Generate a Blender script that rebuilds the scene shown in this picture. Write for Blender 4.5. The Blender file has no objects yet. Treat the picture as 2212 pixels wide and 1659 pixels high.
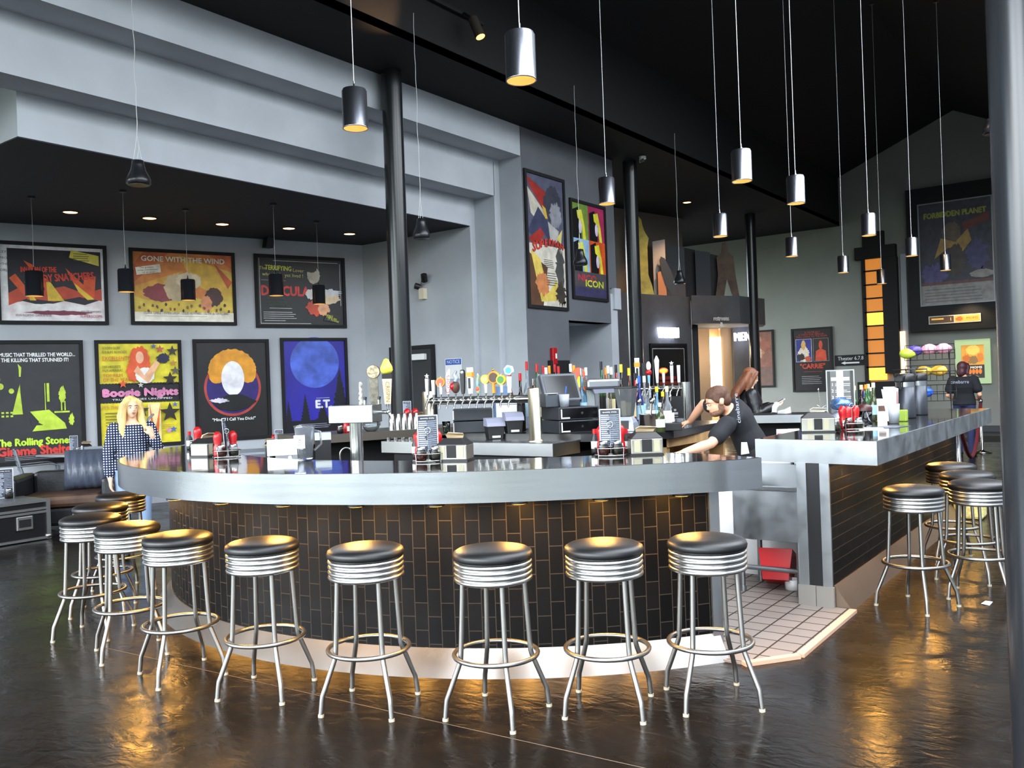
import bpy, bmesh, math, random
from mathutils import Vector, Matrix
random.seed(7)
V = Vector
SC = bpy.context.scene
COL = SC.collection
PI = math.pi
# ------------------------------------------------------------------ camera (2212 x 1659 photograph)
F, PCX, PCY, ROLL, EYE, HEAD = 1880.0, 1106.0, 829.5, math.radians(2.06), 1.58, math.radians(36.4)
FWD = V((math.cos(HEAD), math.sin(HEAD), 0)); RGT = V((math.sin(HEAD), -math.cos(HEAD), 0)); UPV = V((0, 0, 1))
CAMP = V((0, 0, EYE))
def ray(px, py):
    u, v = px - PCX, py - PCY
    a = u*math.cos(ROLL) - v*math.sin(ROLL); b = u*math.sin(ROLL) + v*math.cos(ROLL)
    return FWD*F + RGT*a - UPV*b
def at(px, py, z):
    d = ray(px, py); return CAMP + d*((z - EYE)/d.z)
def dp(px, py, dep): return CAMP + ray(px, py)*(dep/F)
def onx(px, py, x):
    d = ray(px, py); return CAMP + d*(x/d.x)
def ony(px, py, y):
    d = ray(px, py); return CAMP + d*(y/d.y)
def onp(px, py, p0, n):
    d = ray(px, py); return CAMP + d*((V(p0) - CAMP).dot(n)/d.dot(n))
cd = bpy.data.cameras.new('camera'); cam = bpy.data.objects.new('camera', cd); COL.objects.link(cam)
cd.sensor_width = 36; cd.lens = F/2212*36; cd.clip_start = .05; cd.clip_end = 200
cr, sr = math.cos(ROLL), math.sin(ROLL)
cx_, cy_, cz_ = RGT*cr - UPV*sr, RGT*sr + UPV*cr, -FWD
cam.matrix_world = Matrix(((cx_.x, cy_.x, cz_.x, 0), (cx_.y, cy_.y, cz_.y, 0), (cx_.z, cy_.z, cz_.z, EYE), (0, 0, 0, 1)))
SC.camera = cam
# ------------------------------------------------------------------ materials
def lin(c):
    if isinstance(c, str):
        c = [int(c[i:i+2], 16)/255 for i in (0, 2, 4)]
    return tuple((x/12.92 if x <= .04045 else ((x+.055)/1.055)**2.4) for x in c[:3]) + (1,)
MATS = {}
def M(name, col, rough=.5, metal=0, em=0, emc=None, trans=0, coat=0, spec=.5, alpha=1, ior=1.45, noise=None, bump=None, rnoise=None):
    """noise=(scale, amount, stretch) mottles the colour, bump=(scale, strength, stretch), rnoise=(scale, lo, hi)"""
    if name in MATS: return MATS[name]
    m = bpy.data.materials.new(name); MATS[name] = m; m.use_nodes = True
    nt = m.node_tree; b = nt.nodes['Principled BSDF']; L = nt.links
    c = lin(col); b.inputs['Base Color'].default_value = c
    b.inputs['Roughness'].default_value = rough; b.inputs['Metallic'].default_value = metal
    b.inputs['IOR'].default_value = ior; b.inputs['Alpha'].default_value = alpha
    b.inputs['Transmission Weight'].default_value = trans; b.inputs['Coat Weight'].default_value = coat
    b.inputs['Coat Roughness'].default_value = .08
    b.inputs['Specular IOR Level'].default_value = spec
    if em:
        b.inputs['Emission Color'].default_value = lin(emc or col); b.inputs['Emission Strength'].default_value = em
    if noise or bump or rnoise:
        tc = nt.nodes.new('ShaderNodeTexCoord')
    def tex(scale, st, detail=4):
        mp = nt.nodes.new('ShaderNodeMapping'); L.new(tc.outputs['Object'], mp.inputs[0]); mp.inputs['Scale'].default_value = st
        n = nt.nodes.new('ShaderNodeTexNoise'); n.inputs['Scale'].default_value = scale; n.inputs['Detail'].default_value = detail
        L.new(mp.outputs[0], n.inputs['Vector']); return n
    if noise:
        n = tex(noise[0], noise[2] if len(noise) > 2 else (1, 1, 1))
        mx = nt.nodes.new('ShaderNodeMix'); mx.data_type = 'RGBA'
        a = noise[1]
        mx.inputs['A'].default_value = tuple(max(0, x*(1-a)) for x in c[:3]) + (1,)
        mx.inputs['B'].default_value = tuple(min(1, x*(1+a)) for x in c[:3]) + (1,)
        r = nt.nodes.new('ShaderNodeMapRange'); r.inputs['From Min'].default_value = .32; r.inputs['From Max'].default_value = .68
        L.new(n.outputs['Fac'], r.inputs['Value']); L.new(r.outputs[0], mx.inputs['Factor']); L.new(mx.outputs['Result'], b.inputs['Base Color'])
    if rnoise:
        n = tex(rnoise[0], rnoise[3] if len(rnoise) > 3 else (1, 1, 1))
        r = nt.nodes.new('ShaderNodeMapRange'); r.inputs['From Min'].default_value = .3; r.inputs['From Max'].default_value = .7
        r.inputs['To Min'].default_value = rnoise[1]; r.inputs['To Max'].default_value = rnoise[2]
        L.new(n.outputs['Fac'], r.inputs['Value']); L.new(r.outputs[0], b.inputs['Roughness'])
    if bump:
        n = tex(bump[0], bump[2] if len(bump) > 2 else (1, 1, 1))
        bp = nt.nodes.new('ShaderNodeBump'); bp.inputs['Strength'].default_value = bump[1]; bp.inputs['Distance'].default_value = .02
        L.new(n.outputs['Fac'], bp.inputs['Height']); L.new(bp.outputs[0], b.inputs['Normal'])
    return m
def brick_mat(name, c1, c2, grout, bw, bh, mortar, rough, turn=False, off=.5):
    m = M(name, c1, rough, spec=.16); nt = m.node_tree; L = nt.links; b = nt.nodes['Principled BSDF']
    tc = nt.nodes.new('ShaderNodeTexCoord'); mp = nt.nodes.new('ShaderNodeMapping')
    if turn: mp.inputs['Rotation'].default_value = (0, 0, PI/2)
    L.new(tc.outputs['UV'], mp.inputs[0])
    t = nt.nodes.new('ShaderNodeTexBrick'); L.new(mp.outputs[0], t.inputs['Vector'])
    t.offset = off; t.inputs['Scale'].default_value = 1
    t.inputs['Color1'].default_value = lin(c1); t.inputs['Color2'].default_value = lin(c2); t.inputs['Mortar'].default_value = lin(grout)
    t.inputs['Mortar Size'].default_value = mortar; t.inputs['Brick Width'].default_value = bw; t.inputs['Row Height'].default_value = bh
    t.inputs['Bias'].default_value = -.1
    L.new(t.outputs['Color'], b.inputs['Base Color'])
    bp = nt.nodes.new('ShaderNodeBump'); bp.inputs['Strength'].default_value = .5; bp.inputs['Distance'].default_value = .003; bp.invert = True
    L.new(t.outputs['Fac'], bp.inputs['Height']); L.new(bp.outputs[0], b.inputs['Normal'])
    r = nt.nodes.new('ShaderNodeMapRange'); r.inputs['To Min'].default_value = rough; r.inputs['To Max'].default_value = .8
    L.new(t.outputs['Fac'], r.inputs['Value']); L.new(r.outputs[0], b.inputs['Roughness'])
    return m
STEEL = M('brushed_steel', '979a9c', .27, 1, noise=(5, .05, (.3, .3, 8)))
_n = STEEL.node_tree.nodes.new('ShaderNodeTangent'); _n.direction_type = 'RADIAL'; _n.axis = 'Z'; _b = STEEL.node_tree.nodes['Principled BSDF']
STEEL.node_tree.links.new(_n.outputs[0], _b.inputs['Tangent']); _b.inputs['Anisotropic'].default_value = .45; _b.inputs['Anisotropic Rotation'].default_value = .25
BAND = M('satin_chrome_band', 'b0b0ae', .3, 1)
CHROME = M('chrome', 'b4b4b2', .18, 1)
TUBE = M('worn_chrome_tube', '8d8b87', .36, 1)
DULL = M('dull_steel', '9ca0a3', .42, 1, rnoise=(7, .32, .5))
VINYL = M('black_vinyl', '0c0c0d', .42, bump=(180, .04))
BLACK = M('black_plastic', '151517', .45)
MATTE = M('matte_black', '0d0d0f', .7)
GLOSSB = M('black_gloss', '0b0b0d', .12)
WHITE = M('white_plastic', 'e6e6e4', .4)
PAPER = M('white_paper', 'efefed', .75)
TISSUE = M('tan_napkin_paper', 'cdb28c', .85)
GLASS = M('clear_glass', 'f4f8f8', .03, trans=1, ior=1.3)
RED = M('ketchup_red', 'a31318', .28)
GREY = M('grey_plastic', '4a4e55', .42)
DGREY = M('dark_grey_plastic', '2c2e33', .45)
CABLE = M('cable_white', 'c8c8c8', .5)
ORANGE = M('amber_plastic', 'e08a1c', .35)
YELLOW = M('yellow_plastic', 'e7c928', .35)
BLUE = M('blue_plastic', '2557b5', .35)
GREEN = M('green_plastic', '3f7a34', .4)
BROWN = M('brown_wood', '4a3021', .45, noise=(14, .35, (1, 1, .1)))
WOOD = M('plywood', '9b7a50', .6, noise=(9, .25, (1, 1, .15)))
# ------------------------------------------------------------------ geometry helpers
class MB:
    def __init__(s): s.v, s.f, s.m, s.s, s.T = [], [], [], [], Matrix.Identity(4)
    def add(s, vs, fs, mi=0, sm=False):
        o = len(s.v); T = s.T
        s.v += [T @ V(p) for p in vs]
        for f in fs: s.f.append([i+o for i in f]); s.m.append(mi); s.s.append(sm)
        return s
    def box(s, a, b, mi=0):
        x0, y0, z0 = a; x1, y1, z1 = b
        return s.add([(x0,y0,z0),(x1,y0,z0),(x1,y1,z0),(x0,y1,z0),(x0,y0,z1),(x1,y0,z1),(x1,y1,z1),(x0,y1,z1)],
                     [(0,3,2,1),(4,5,6,7),(0,1,5,4),(1,2,6,5),(2,3,7,6),(3,0,4,7)], mi)
    def cbox(s, c, d, mi=0):
        return s.box([c[i]-d[i]/2 for i in range(3)], [c[i]+d[i]/2 for i in range(3)], mi)
    def prism(s, poly, z0, z1, mi=0, mtop=None, sm=False):
        n = len(poly)
        ar = sum(poly[i][0]*poly[(i+1)%n][1]-poly[(i+1)%n][0]*poly[i][1] for i in range(n))
        if ar < 0: poly = poly[::-1]
        vs = [(p[0],p[1],z0) for p in poly] + [(p[0],p[1],z1) for p in poly]
        s.add(vs, [tuple(range(n))[::-1]], mi)
        s.add([(p[0],p[1],z1) for p in poly], [tuple(range(n))], mi if mtop is None else mtop)
        return s.add(vs, [(i,(i+1)%n,(i+1)%n+n,i+n) for i in range(n)], mi, sm)
    def cyl(s, p0, p1, r0, r1=None, n=16, mi=0, caps=True, sm=True):
        p0, p1 = V(p0), V(p1); r1 = r0 if r1 is None else r1
        d = (p1-p0).normalized(); a = d.orthogonal().normalized(); b = d.cross(a)
        vs = []
        for p, r in ((p0,r0),(p1,r1)):
            vs += [p + (a*math.cos(2*PI*i/n)+b*math.sin(2*PI*i/n))*r for i in range(n)]
        s.add(vs, [(i,(i+1)%n,(i+1)%n+n,i+n) for i in range(n)], mi, sm)
        if caps:
            s.add(vs[:n], [tuple(range(n))[::-1]], mi); s.add(vs[n:], [tuple(range(n))], mi)
        return s
    def tube(s, pts, r, n=8, mi=0, closed=False, caps=True):
        pts = [V(p) for p in pts]; k = len(pts); rs = r if isinstance(r, (list, tuple)) else [r]*k
        tang = []
        for i in range(k):
            if closed: t = pts[(i+1)%k]-pts[i-1]
            else: t = (pts[min(i+1,k-1)]-pts[max(i-1,0)])
            tang.append(t.normalized() if t.length > 1e-9 else V((0,0,1)))
        a = tang[0].orthogonal().normalized(); vs = []
        for i in range(k):
            a = (a - tang[i]*a.dot(tang[i])); a = a.normalized() if a.length > 1e-6 else tang[i].orthogonal().normalized()
            b = tang[i].cross(a)
            vs += [pts[i] + (a*math.cos(2*PI*j/n)+b*math.sin(2*PI*j/n))*rs[i] for j in range(n)]
        fs = [(i*n+j, i*n+(j+1)%n, ((i+1)%k)*n+(j+1)%n, ((i+1)%k)*n+j) for i in range(k if closed else k-1) for j in range(n)]
        s.add(vs, fs, mi, True)
        if caps and not closed:
            s.add(vs[:n], [tuple(range(n))[::-1]], mi); s.add(vs[-n:], [tuple(range(n))], mi)
        return s
    def lathe(s, prof, c=(0,0,0), n=24, mi=0, sm=True, caps=True):
        k = len(prof); vs = [(c[0]+r*math.cos(2*PI*j/n), c[1]+r*math.sin(2*PI*j/n), c[2]+z) for r, z in prof for j in range(n)]
        fs = [(i*n+j, i*n+(j+1)%n, (i+1)*n+(j+1)%n, (i+1)*n+j) for i in range(k-1) for j in range(n)]
        s.add(vs, fs, mi, sm)
        if caps:
            if prof[0][0] > 1e-4: s.add(vs[:n], [tuple(range(n))[::-1]], mi)
            if prof[-1][0] > 1e-4: s.add(vs[-n:], [tuple(range(n))], mi)
        return s
    def ell(s, c, r, n=14, m=9, mi=0, rot=None):
        vs = []; R = rot or Matrix.Identity(3)
        for i in range(m+1):
            t = PI*i/m
            for j in range(n):
                p = 2*PI*j/n
                vs.append(V(c)+R @ V((r[0]*math.sin(t)*math.cos(p), r[1]*math.sin(t)*math.sin(p), -r[2]*math.cos(t))))
        return s.add(vs, [(i*n+j, i*n+(j+1)%n, (i+1)*n+(j+1)%n, (i+1)*n+j) for i in range(m) for j in range(n)], mi, True)
    def loft(s, rings, mi=0, caps=True, sm=True):
        n = len(rings[0]); vs = [p for r in rings for p in r]
        s.add(vs, [(i*n+j, i*n+(j+1)%n, (i+1)*n+(j+1)%n, (i+1)*n+j) for i in range(len(rings)-1) for j in range(n)], mi, sm)
        if caps: s.add(rings[0], [tuple(range(n))[::-1]], mi); s.add(rings[-1], [tuple(range(n))], mi)
        return s
    def quad(s, a, b, c, d, mi=0): return s.add([a,b,c,d], [(0,1,2,3)], mi)
    def text(s, body, size, T, mi=0, ext=0, w=None):
        """flat lettering in the xy plane of T, centred; w squeezes it to a width"""
        vs, fs = glyphs(body, size, ext)
        if not vs: return s
        if w:
            x0, x1 = min(p[0] for p in vs), max(p[0] for p in vs); k = w/(x1-x0); vs = [(p[0]*k, p[1], p[2]) for p in vs]
        old = s.T; s.T = old @ T; s.add(vs, fs, mi); s.T = old; return s
    def build(s, name, mats, parent=None, loc=None, bevel=0, solid=0, subd=0, weld=False):
        me = bpy.data.meshes.new(name); me.from_pydata([tuple(p) for p in s.v], [], s.f)
        mats = mats if isinstance(mats, (list, tuple)) else [mats]
        for m in mats: me.materials.append(m)
        me.polygons.foreach_set('material_index', s.m); me.polygons.foreach_set('use_smooth', s.s)
        if weld or bevel or subd:
            bm = bmesh.new(); bm.from_mesh(me); bmesh.ops.remove_doubles(bm, verts=bm.verts, dist=1e-5)
            bmesh.ops.recalc_face_normals(bm, faces=bm.faces); bm.to_mesh(me); bm.free()
        me.update()
        o = bpy.data.objects.new(name, me); COL.objects.link(o)
        if parent: o.parent = parent
        if loc is not None: o.location = loc
        if solid: q = o.modifiers.new('solid', 'SOLIDIFY'); q.thickness = solid
        if bevel:
            q = o.modifiers.new('bevel', 'BEVEL'); q.width = bevel; q.segments = 2; q.limit_method = 'ANGLE'; q.angle_limit = .6
        if subd: q = o.modifiers.new('sub', 'SUBSURF'); q.levels = q.render_levels = subd
        return o
_gl = {}
def glyphs(body, size, ext):
    k = (body, ext/size)
    if k not in _gl:
        cu = bpy.data.curves.new('g', 'FONT'); cu.body = body; cu.size = 1; cu.align_x = 'CENTER'; cu.align_y = 'CENTER'; cu.extrude = ext/size; cu.resolution_u = 2
        o = bpy.data.objects.new('g', cu); me = o.to_mesh()
        _gl[k] = ([tuple(v.co) for v in me.vertices], [tuple(p.vertices) for p in me.polygons])
        o.to_mesh_clear(); bpy.data.objects.remove(o); bpy.data.curves.remove(cu)
    vs, fs = _gl[k]
    return [(x*size, y*size, z*size) for x, y, z in vs], fs
def frame3(o, x, y):
    """matrix whose x and y axes are the given directions"""
    x, y = V(x).normalized(), V(y).normalized(); z = x.cross(y)
    return Matrix(((x.x,y.x,z.x,o[0]),(x.y,y.y,z.y,o[1]),(x.z,y.z,z.z,o[2]),(0,0,0,1)))
def rotz(a, loc=(0,0,0)): return Matrix.Translation(V(loc)) @ Matrix.Rotation(a, 4, 'Z')
def tag(o, label, cat, group=None, kind=None):
    o['label'] = label; o['category'] = cat
    if group: o['group'] = group
    if kind: o['kind'] = kind
    return o
def thing(name, label, cat, loc=(0,0,0), rz=0, group=None):
    o = bpy.data.objects.new(name, None); COL.objects.link(o); o.location = loc; o.rotation_euler = (0,0,rz); o.empty_display_size = .1
    return tag(o, label, cat, group)
def struct(o, label=None):
    o['kind'] = 'structure'
    if label: o['label'] = label
    return o
def dup(root, loc, rz=None, label=None):
    def cp(o, par):
        c = o.copy(); COL.objects.link(c); c.parent = par
        for ch in kids[o.name]: cp(ch, c)
        return c
    kids = {}
    def walk(o):
        kids[o.name] = list(o.children)
        for ch in o.children: walk(ch)
    walk(root); r = cp(root, root.parent); r.location = loc
    if rz is not None: r.rotation_euler = (0,0,rz)
    if label: r['label'] = label
    return r
def face_cam(p): return math.atan2(-p[1], -p[0]) + PI/2   # rz so that local -y looks at the camera
WORLD, EXPO = 3.6, -0.2
# ------------------------------------------------------------------ room shell
WALL = M('grey_wall_paint', 'b0b4ba', .8, noise=(1.6, .07), bump=(70, .06))
WALLD = M('shaded_wall_paint', '5d5f64', .8, noise=(1.6, .1), bump=(60, .1))  # grey wall paint darkened to stand for the bay's weaker light
STUCCO = M('charcoal_stucco', '55565a', .85, noise=(2.2, .16), bump=(35, .25))
FARW = M('olive_grey_wall_paint', '8d8e88', .8, noise=(1.2, .06))
CEILM = M('black_ceiling_paint', '111113', .85)
CEILA = M('alcove_ceiling_paint', '26272c', .8)
BEIGE = M('beige_wall_paint', 'b99d7d', .75)
POSTM = M('black_column_paint', '1e2023', .24)
fl = M('polished_dark_concrete', '130f0c', .25, noise=(1.4, .5), rnoise=(3, .14, .32), spec=.2)
_t = fl.node_tree; _b = _t.nodes['Principled BSDF']; _c = [n for n in _t.nodes if n.type == 'TEX_COORD'][0]
_m = _t.nodes.new('ShaderNodeMapping'); _m.inputs['Rotation'].default_value = (0, 0, HEAD); _m.inputs['Scale'].default_value = (1, .55, 1); _t.links.new(_c.outputs['Object'], _m.inputs[0])
_1 = _t.nodes.new('ShaderNodeTexNoise'); _1.inputs['Scale'].default_value = 16; _1.inputs['Detail'].default_value = 5; _1.inputs['Distortion'].default_value = .6; _t.links.new(_m.outputs[0], _1.inputs['Vector'])
_p = _t.nodes.new('ShaderNodeBump'); _p.inputs['Strength'].default_value = .3; _p.inputs['Distance'].default_value = .012; _t.links.new(_1.outputs['Fac'], _p.inputs['Height']); _t.links.new(_p.outputs[0], _b.inputs['Normal'])
struct(MB().box((-4.2, -3.0, -.2), (24.3, 17, 0)).build('floor', fl))
j0, j1 = at(355, 1428, 0), at(1180, 1612, 0); jd = (j1-j0).normalized(); jn = V((-jd.y, jd.x, 0))*.003
struct(MB().quad(tuple(j0-jd*.6-jn+V((0, 0, .0006))), tuple(j1+jd*2-jn+V((0, 0, .0006))), tuple(j1+jd*2+jn+V((0, 0, .0006))), tuple(j0-jd*.6+jn+V((0, 0, .0006)))).build('floor_joint', M('filled_joint', '5a4d40', .5)))
def setuv(o, fn):
    me = o.data; uv = me.uv_layers.new(name='uv')
    for p in me.polygons:
        for li in p.loop_indices: uv.data[li].uv = fn(me.vertices[me.loops[li].vertex_index].co, p.normal)
XF, Y1, Y2, Y3, ZA, ZB_, ZCC, ZFL, YS = 24.0, 7.62, 8.04, 8.44, 5.03, 4.47, 4.05, 5.48, 6.64
RID, SLP = (3.82, 7.97), .425
def zroof(y): return ZFL if y >= YS else (RID[1]-SLP*(y-RID[0]) if y >= RID[0] else RID[1]-.5*(RID[0]-y))
# far gable wall
def wall_x(name, x0, x1, yz, m):
    n = len(yz); vs = [(x0, y, z) for y, z in yz] + [(x1, y, z) for y, z in yz]
    return struct(MB().add(vs, [tuple(range(n))[::-1], tuple(range(n, 2*n))]+[(i, (i+1) % n, (i+1) % n+n, i+n) for i in range(n)]).build(name, m))
wall_x('wall_far', XF, XF+.2, [(-3.0, 0), (17, 0), (17, 5.5), (YS, 5.5), (YS, zroof(YS-1e-3)), RID, (-3.0, zroof(-3.0))], FARW)
struct(MB().box((XF-.03, -2.7, 0), (XF, 9.2, .15)).build('baseboard_far', M('dark_baseboard', '303135', .5)))
# roof: two slopes, the drop and the flat soffit
def slab(name, pts, m, t=.1):
    n = len(pts); vs = [V(p) for p in pts]+[V(p)+V((0, 0, t)) for p in pts]
    return struct(MB().add(vs, [tuple(range(n)), tuple(range(n, 2*n))[::-1]]+[(i, i+n, (i+1) % n+n, (i+1) % n) for i in range(n)]).build(name, m))
X0, X1 = -4.2, 24.2
slab('ceiling_slope_left', [(X0, YS, zroof(YS-1e-4)), (X1, YS, zroof(YS-1e-4)), (X1,)+RID, (X0,)+RID], CEILM)
# right slope with unseen skylights behind the camera, added to brighten the walls
SKX = [(-3.2+3.6*k, .0+3.6*k) for k in range(5)]; SKY = (-2.4, 1.9)
def rs(x0, x1, y0, y1, nm): slab(nm, [(x0, y1, zroof(y1-1e-6)), (x1, y1, zroof(y1-1e-6)), (x1, y0, zroof(y0)), (x0, y0, zroof(y0))], CEILM)
rs(X0, X1, SKY[1], RID[0]-1e-5, 'ceiling_slope_right_upper'); rs(X0, X1, -3.0, SKY[0], 'ceiling_slope_right_lower')
xs = [X0]+[v for p in SKX for v in p]+[X1]
for k in range(0, len(xs), 2): rs(xs[k], xs[k+1], SKY[0], SKY[1], 'ceiling_slope_right_rib')
for k, (x0, x1) in enumerate(SKX):
    ya, yb = SKY; za, zb = zroof(ya), zroof(yb); L_ = math.hypot(yb-ya, zb-za)
    ld = bpy.data.lights.new('added_skylight', 'AREA'); ld.shape = 'RECTANGLE'; ld.size = x1-x0; ld.size_y = L_; ld.cycles.is_portal = True
    lo = bpy.data.objects.new('added_skylight', ld); COL.objects.link(lo); lo.location = ((x0+x1)/2, (ya+yb)/2, (za+zb)/2+.09)
    n_ = V((0, zb-za, -(yb-ya))).normalized(); lo.rotation_euler = n_.to_track_quat('-Z', 'X').to_euler()
    mm = Matrix(((1, 0, 0), (0, (yb-ya)/L_, (zb-za)/L_), (0, 0, 0)))
    y_ = V((0, (yb-ya)/L_, (zb-za)/L_)); z_ = -n_; x_ = y_.cross(z_)
    lo.rotation_euler = Matrix(((x_.x, y_.x, z_.x), (x_.y, y_.y, z_.y), (x_.z, y_.z, z_.z))).to_euler()
    mb = MB()
    for y in (ya, (ya+yb)/2, yb): mb.box((x0, y-.04, zroof(y)-.02), (x1, y+.04, zroof(y)+.06))
    struct(mb.build('window_%d' % (20+k), M('dark_window_frame', '1c1d20', .4)))  # frame bars of the added skylights
slab('ceiling_flat', [(X0, YS, ZFL), (X0, 17, ZFL), (X1, 17, ZFL), (X1, YS, ZFL)], CEILM)
struct(MB().box((X0, YS, ZFL+.001), (X1, YS+.1, zroof(YS-1e-4)+.1)).build('ceiling_drop', CEILM))
# stepped soffit over the alcove opening
struct(MB().box((X0, Y1, ZA), (10.77, Y2, ZFL)).build('wall_soffit_front', WALL))
struct(MB().box((X0, Y2, ZB_), (10.63, Y3, ZFL)).build('wall_soffit_middle', WALL))
struct(MB().box((3.84, Y3, ZCC), (10.5, 13.2, ZFL)).build('wall_soffit_back', WALL))
struct(MB().box((3.845, Y3+.005, ZCC-.01), (10.5, 13.2, ZCC)).build('ceiling_alcove', CEILA))
# walls right of the alcove
struct(MB().box((10.5, Y3, 0), (11.0, 11.2, ZFL)).build('wall_alcove_right', WALL))
struct(MB().box((10.62, Y2, 0), (11.9, Y3, ZFL)).build('wall_jamb_inner', WALL))
struct(MB().box((10.76, Y1, 0), (11.94, Y2, ZFL)).build('wall_jamb_outer', WALL))
struct(MB().box((10.765, Y1-.006, 0), (11.94, Y1, ZFL-.001)).box((11.94, Y1-.006, 2.58), (13.32, Y1+.3, ZFL-.001)).build('wall_poster_bay', WALLD))
struct(MB().box((13.32, Y1-.004, 0), (13.56, 9.0, 3.1)).box((13.40, Y1-.05, 2.83), (13.62, 9.0, 3.2)).build('wall_bay_end', WALL))
struct(MB().box((13.32, Y1, 3.2), (13.56, 9.0, ZFL-.001)).build('wall_bay_end_upper', WALLD))
struct(MB().box((11.94, 8.75, 0), (13.4, 9.0, 2.6)).box((11.94, Y1, 2.58), (13.4, 9.0, 2.6)).build('wall_passage', WALL))
struct(MB().box((10.9, 11.1, 0), (13.6, 11.3, ZFL)).build('wall_service', WALLD))
# poster wall, at an angle to everything else
PC = V((10.41, 10.85, 0)); PU = V((math.cos(math.radians(-20.1)), math.sin(math.radians(-20.1)), 0)); PN = V((PU.y, -PU.x, 0))
q = PC - PU*15.6; e = PC + PU*.3
struct(MB().prism([(q.x, q.y), (e.x, e.y), (e.x-PN.x*.2, e.y-PN.y*.2), (q.x-PN.x*.2, q.y-PN.y*.2)], 0, ZFL).build('wall_poster', WALL))
# back and side walls with daylight windows (behind the camera)
def window_wall(name, axis, c, t, lo, hi, top, wins, m):
    mb = MB(); xs = lo
    def bx(a, b, z0, z1):
        if axis == 'x': mb.box((c, a, z0), (c+t, b, z1))
        else: mb.box((a, c, z0), (b, c+t, z1))
    for a, b, z0, z1 in wins:
        bx(xs, a, 0, top); bx(a, b, 0, z0); bx(a, b, z1, top); xs = b
    bx(xs, hi, 0, top); struct(mb.build(name, m))
WINX = [(-2.6, .2, .4, 4.9), (.4, 3.2, .4, 6.0), (3.4, 6.4, .4, 6.3), (6.6, 9.6, .4, 5.3), (9.8, 12.6, .4, 5.3), (12.8, 15.6, .4, 5.3)]
WINY = [(-4+3.1*k, -1.1+3.1*k, .35, 4.2) for k in range(2)]
window_wall('wall_window_side', 'x', X0, .2, -3.0, 17, 8.2, WINX, WALL)
window_wall('wall_window_back', 'y', -3.0, .2, X0, 24.3, 4.6, WINY, WALL)
FRM = M('dark_window_frame', '1c1d20', .4)
for k, (a, b, z0, z1) in enumerate(WINX + WINY):
    mb = MB(); side = k < len(WINX)
    def bar(u0, u1, w0, w1):
        if side: mb.box((-4.14, u0, w0), (-4.08, u1, w1))
        else: mb.box((u0, -2.94, w0), (u1, -2.88, w1))
    bar(a, a+.06, z0, z1); bar(b-.06, b, z0, z1); bar(a+.06, b-.06, z0, z0+.06); bar(a+.06, b-.06, z1-.06, z1)
    bar((a+b)/2-.03, (a+b)/2+.03, z0+.06, z1-.06); bar(a+.06, (a+b)/2-.03, 2.2, 2.26); bar((a+b)/2+.03, b-.06, 2.2, 2.26)
    o = struct(mb.build('window_%d' % (k+1), FRM))
    ld = bpy.data.lights.new('daylight', 'AREA'); ld.shape = 'RECTANGLE'; ld.size = b-a; ld.size_y = z1-z0
    ld.cycles.is_portal = True
    lo = bpy.data.objects.new('daylight', ld); COL.objects.link(lo)
    if side: lo.location = (-4.19, (a+b)/2, (z0+z1)/2); lo.rotation_euler = (PI/2, 0, -PI/2)
    else: lo.location = ((a+b)/2, -2.99, (z0+z1)/2); lo.rotation_euler = (PI/2, 0, PI)
# columns
for k, (x, y, h) in enumerate([(7.82, 7.44, ZFL), (13.87, 7.44, ZFL), (20.45, 7.75, ZFL)]):
    o = MB().cyl((x, y, 0), (x, y, h), .125, n=32).build('column', POSTM)
    tag(o, ['black round column in front of the alcove opening', 'black round column between the pop art poster and the standees', 'black round column rising through the restrooms fascia'][k], 'column')
p = dp(2241, 830, 3.2)
tag(MB().cyl((p.x, p.y, 0), (p.x, p.y, zroof(p.y)+.02), .125, n=40).build('column', POSTM), 'large glossy round column nearest the viewer, right edge of the photo', 'column')
# women's wall, ledge and loft wall
def pt(px, dep): q = dp(px, 830, dep); return (q.x, q.y)
def off(p, d): return (p[0]+FWD.x*d, p[1]+FWD.y*d)
a, b = pt(1335, 18.45), pt(1498, 20.2)
struct(MB().prism([a, b, off(b, 1.0), off(a, 1.0)], 0, 3.45).build('wall_women', STUCCO))
a2, b2 = off(pt(1335, 18.5), 1.0), off(pt(1504, 20.3), 1.0)
struct(MB().prism([a2, b2, off(b2, .3), off(a2, .3)], 3.45, ZFL).build('wall_loft', M('brown_loft_paint', '6a625a', .85)))
A, B, C_, D_, E_ = pt(1500, 20.0), pt(1604, 20.6), pt(1658, 21.6), pt(1652, 22.4), pt(1498, 22.4)
struct(MB().prism([A, B, C_, D_, E_], 2.82, 3.47).build('wall_restroom_fascia', STUCCO))
struct(MB().prism([pt(1499, 20.6), pt(1512, 20.6), pt(1512, 22.6), pt(1499, 22.6)], 0, 2.82).build('wall_restroom_jamb', M('dark_jamb_paint', '252527', .7)))
w0, w1, w2, w3 = pt(1508, 22.2), pt(1536, 22.3), pt(1560, 22.4), pt(1583, 22.5)
struct(MB().prism([w0, w1, off(w1, .3), off(w0, .3)], 0, 2.82).build('wall_restroom_left', BEIGE))
struct(MB().prism([w2, w3, off(w3, .3), off(w2, .3)], 0, 2.82).build('wall_restroom_right', BEIGE))
struct(MB().prism([off(w1, .25), off(w2, .25), off(w2, .4), off(w1, .4)], 0, 2.82).build('wall_restroom_back', BEIGE))
w4 = pt(1622, 22.2)
struct(MB().prism([off(w3, -.2), w4, off(w4, .3), off(w3, .1)], 0, 2.82).build('wall_men', STUCCO))
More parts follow.
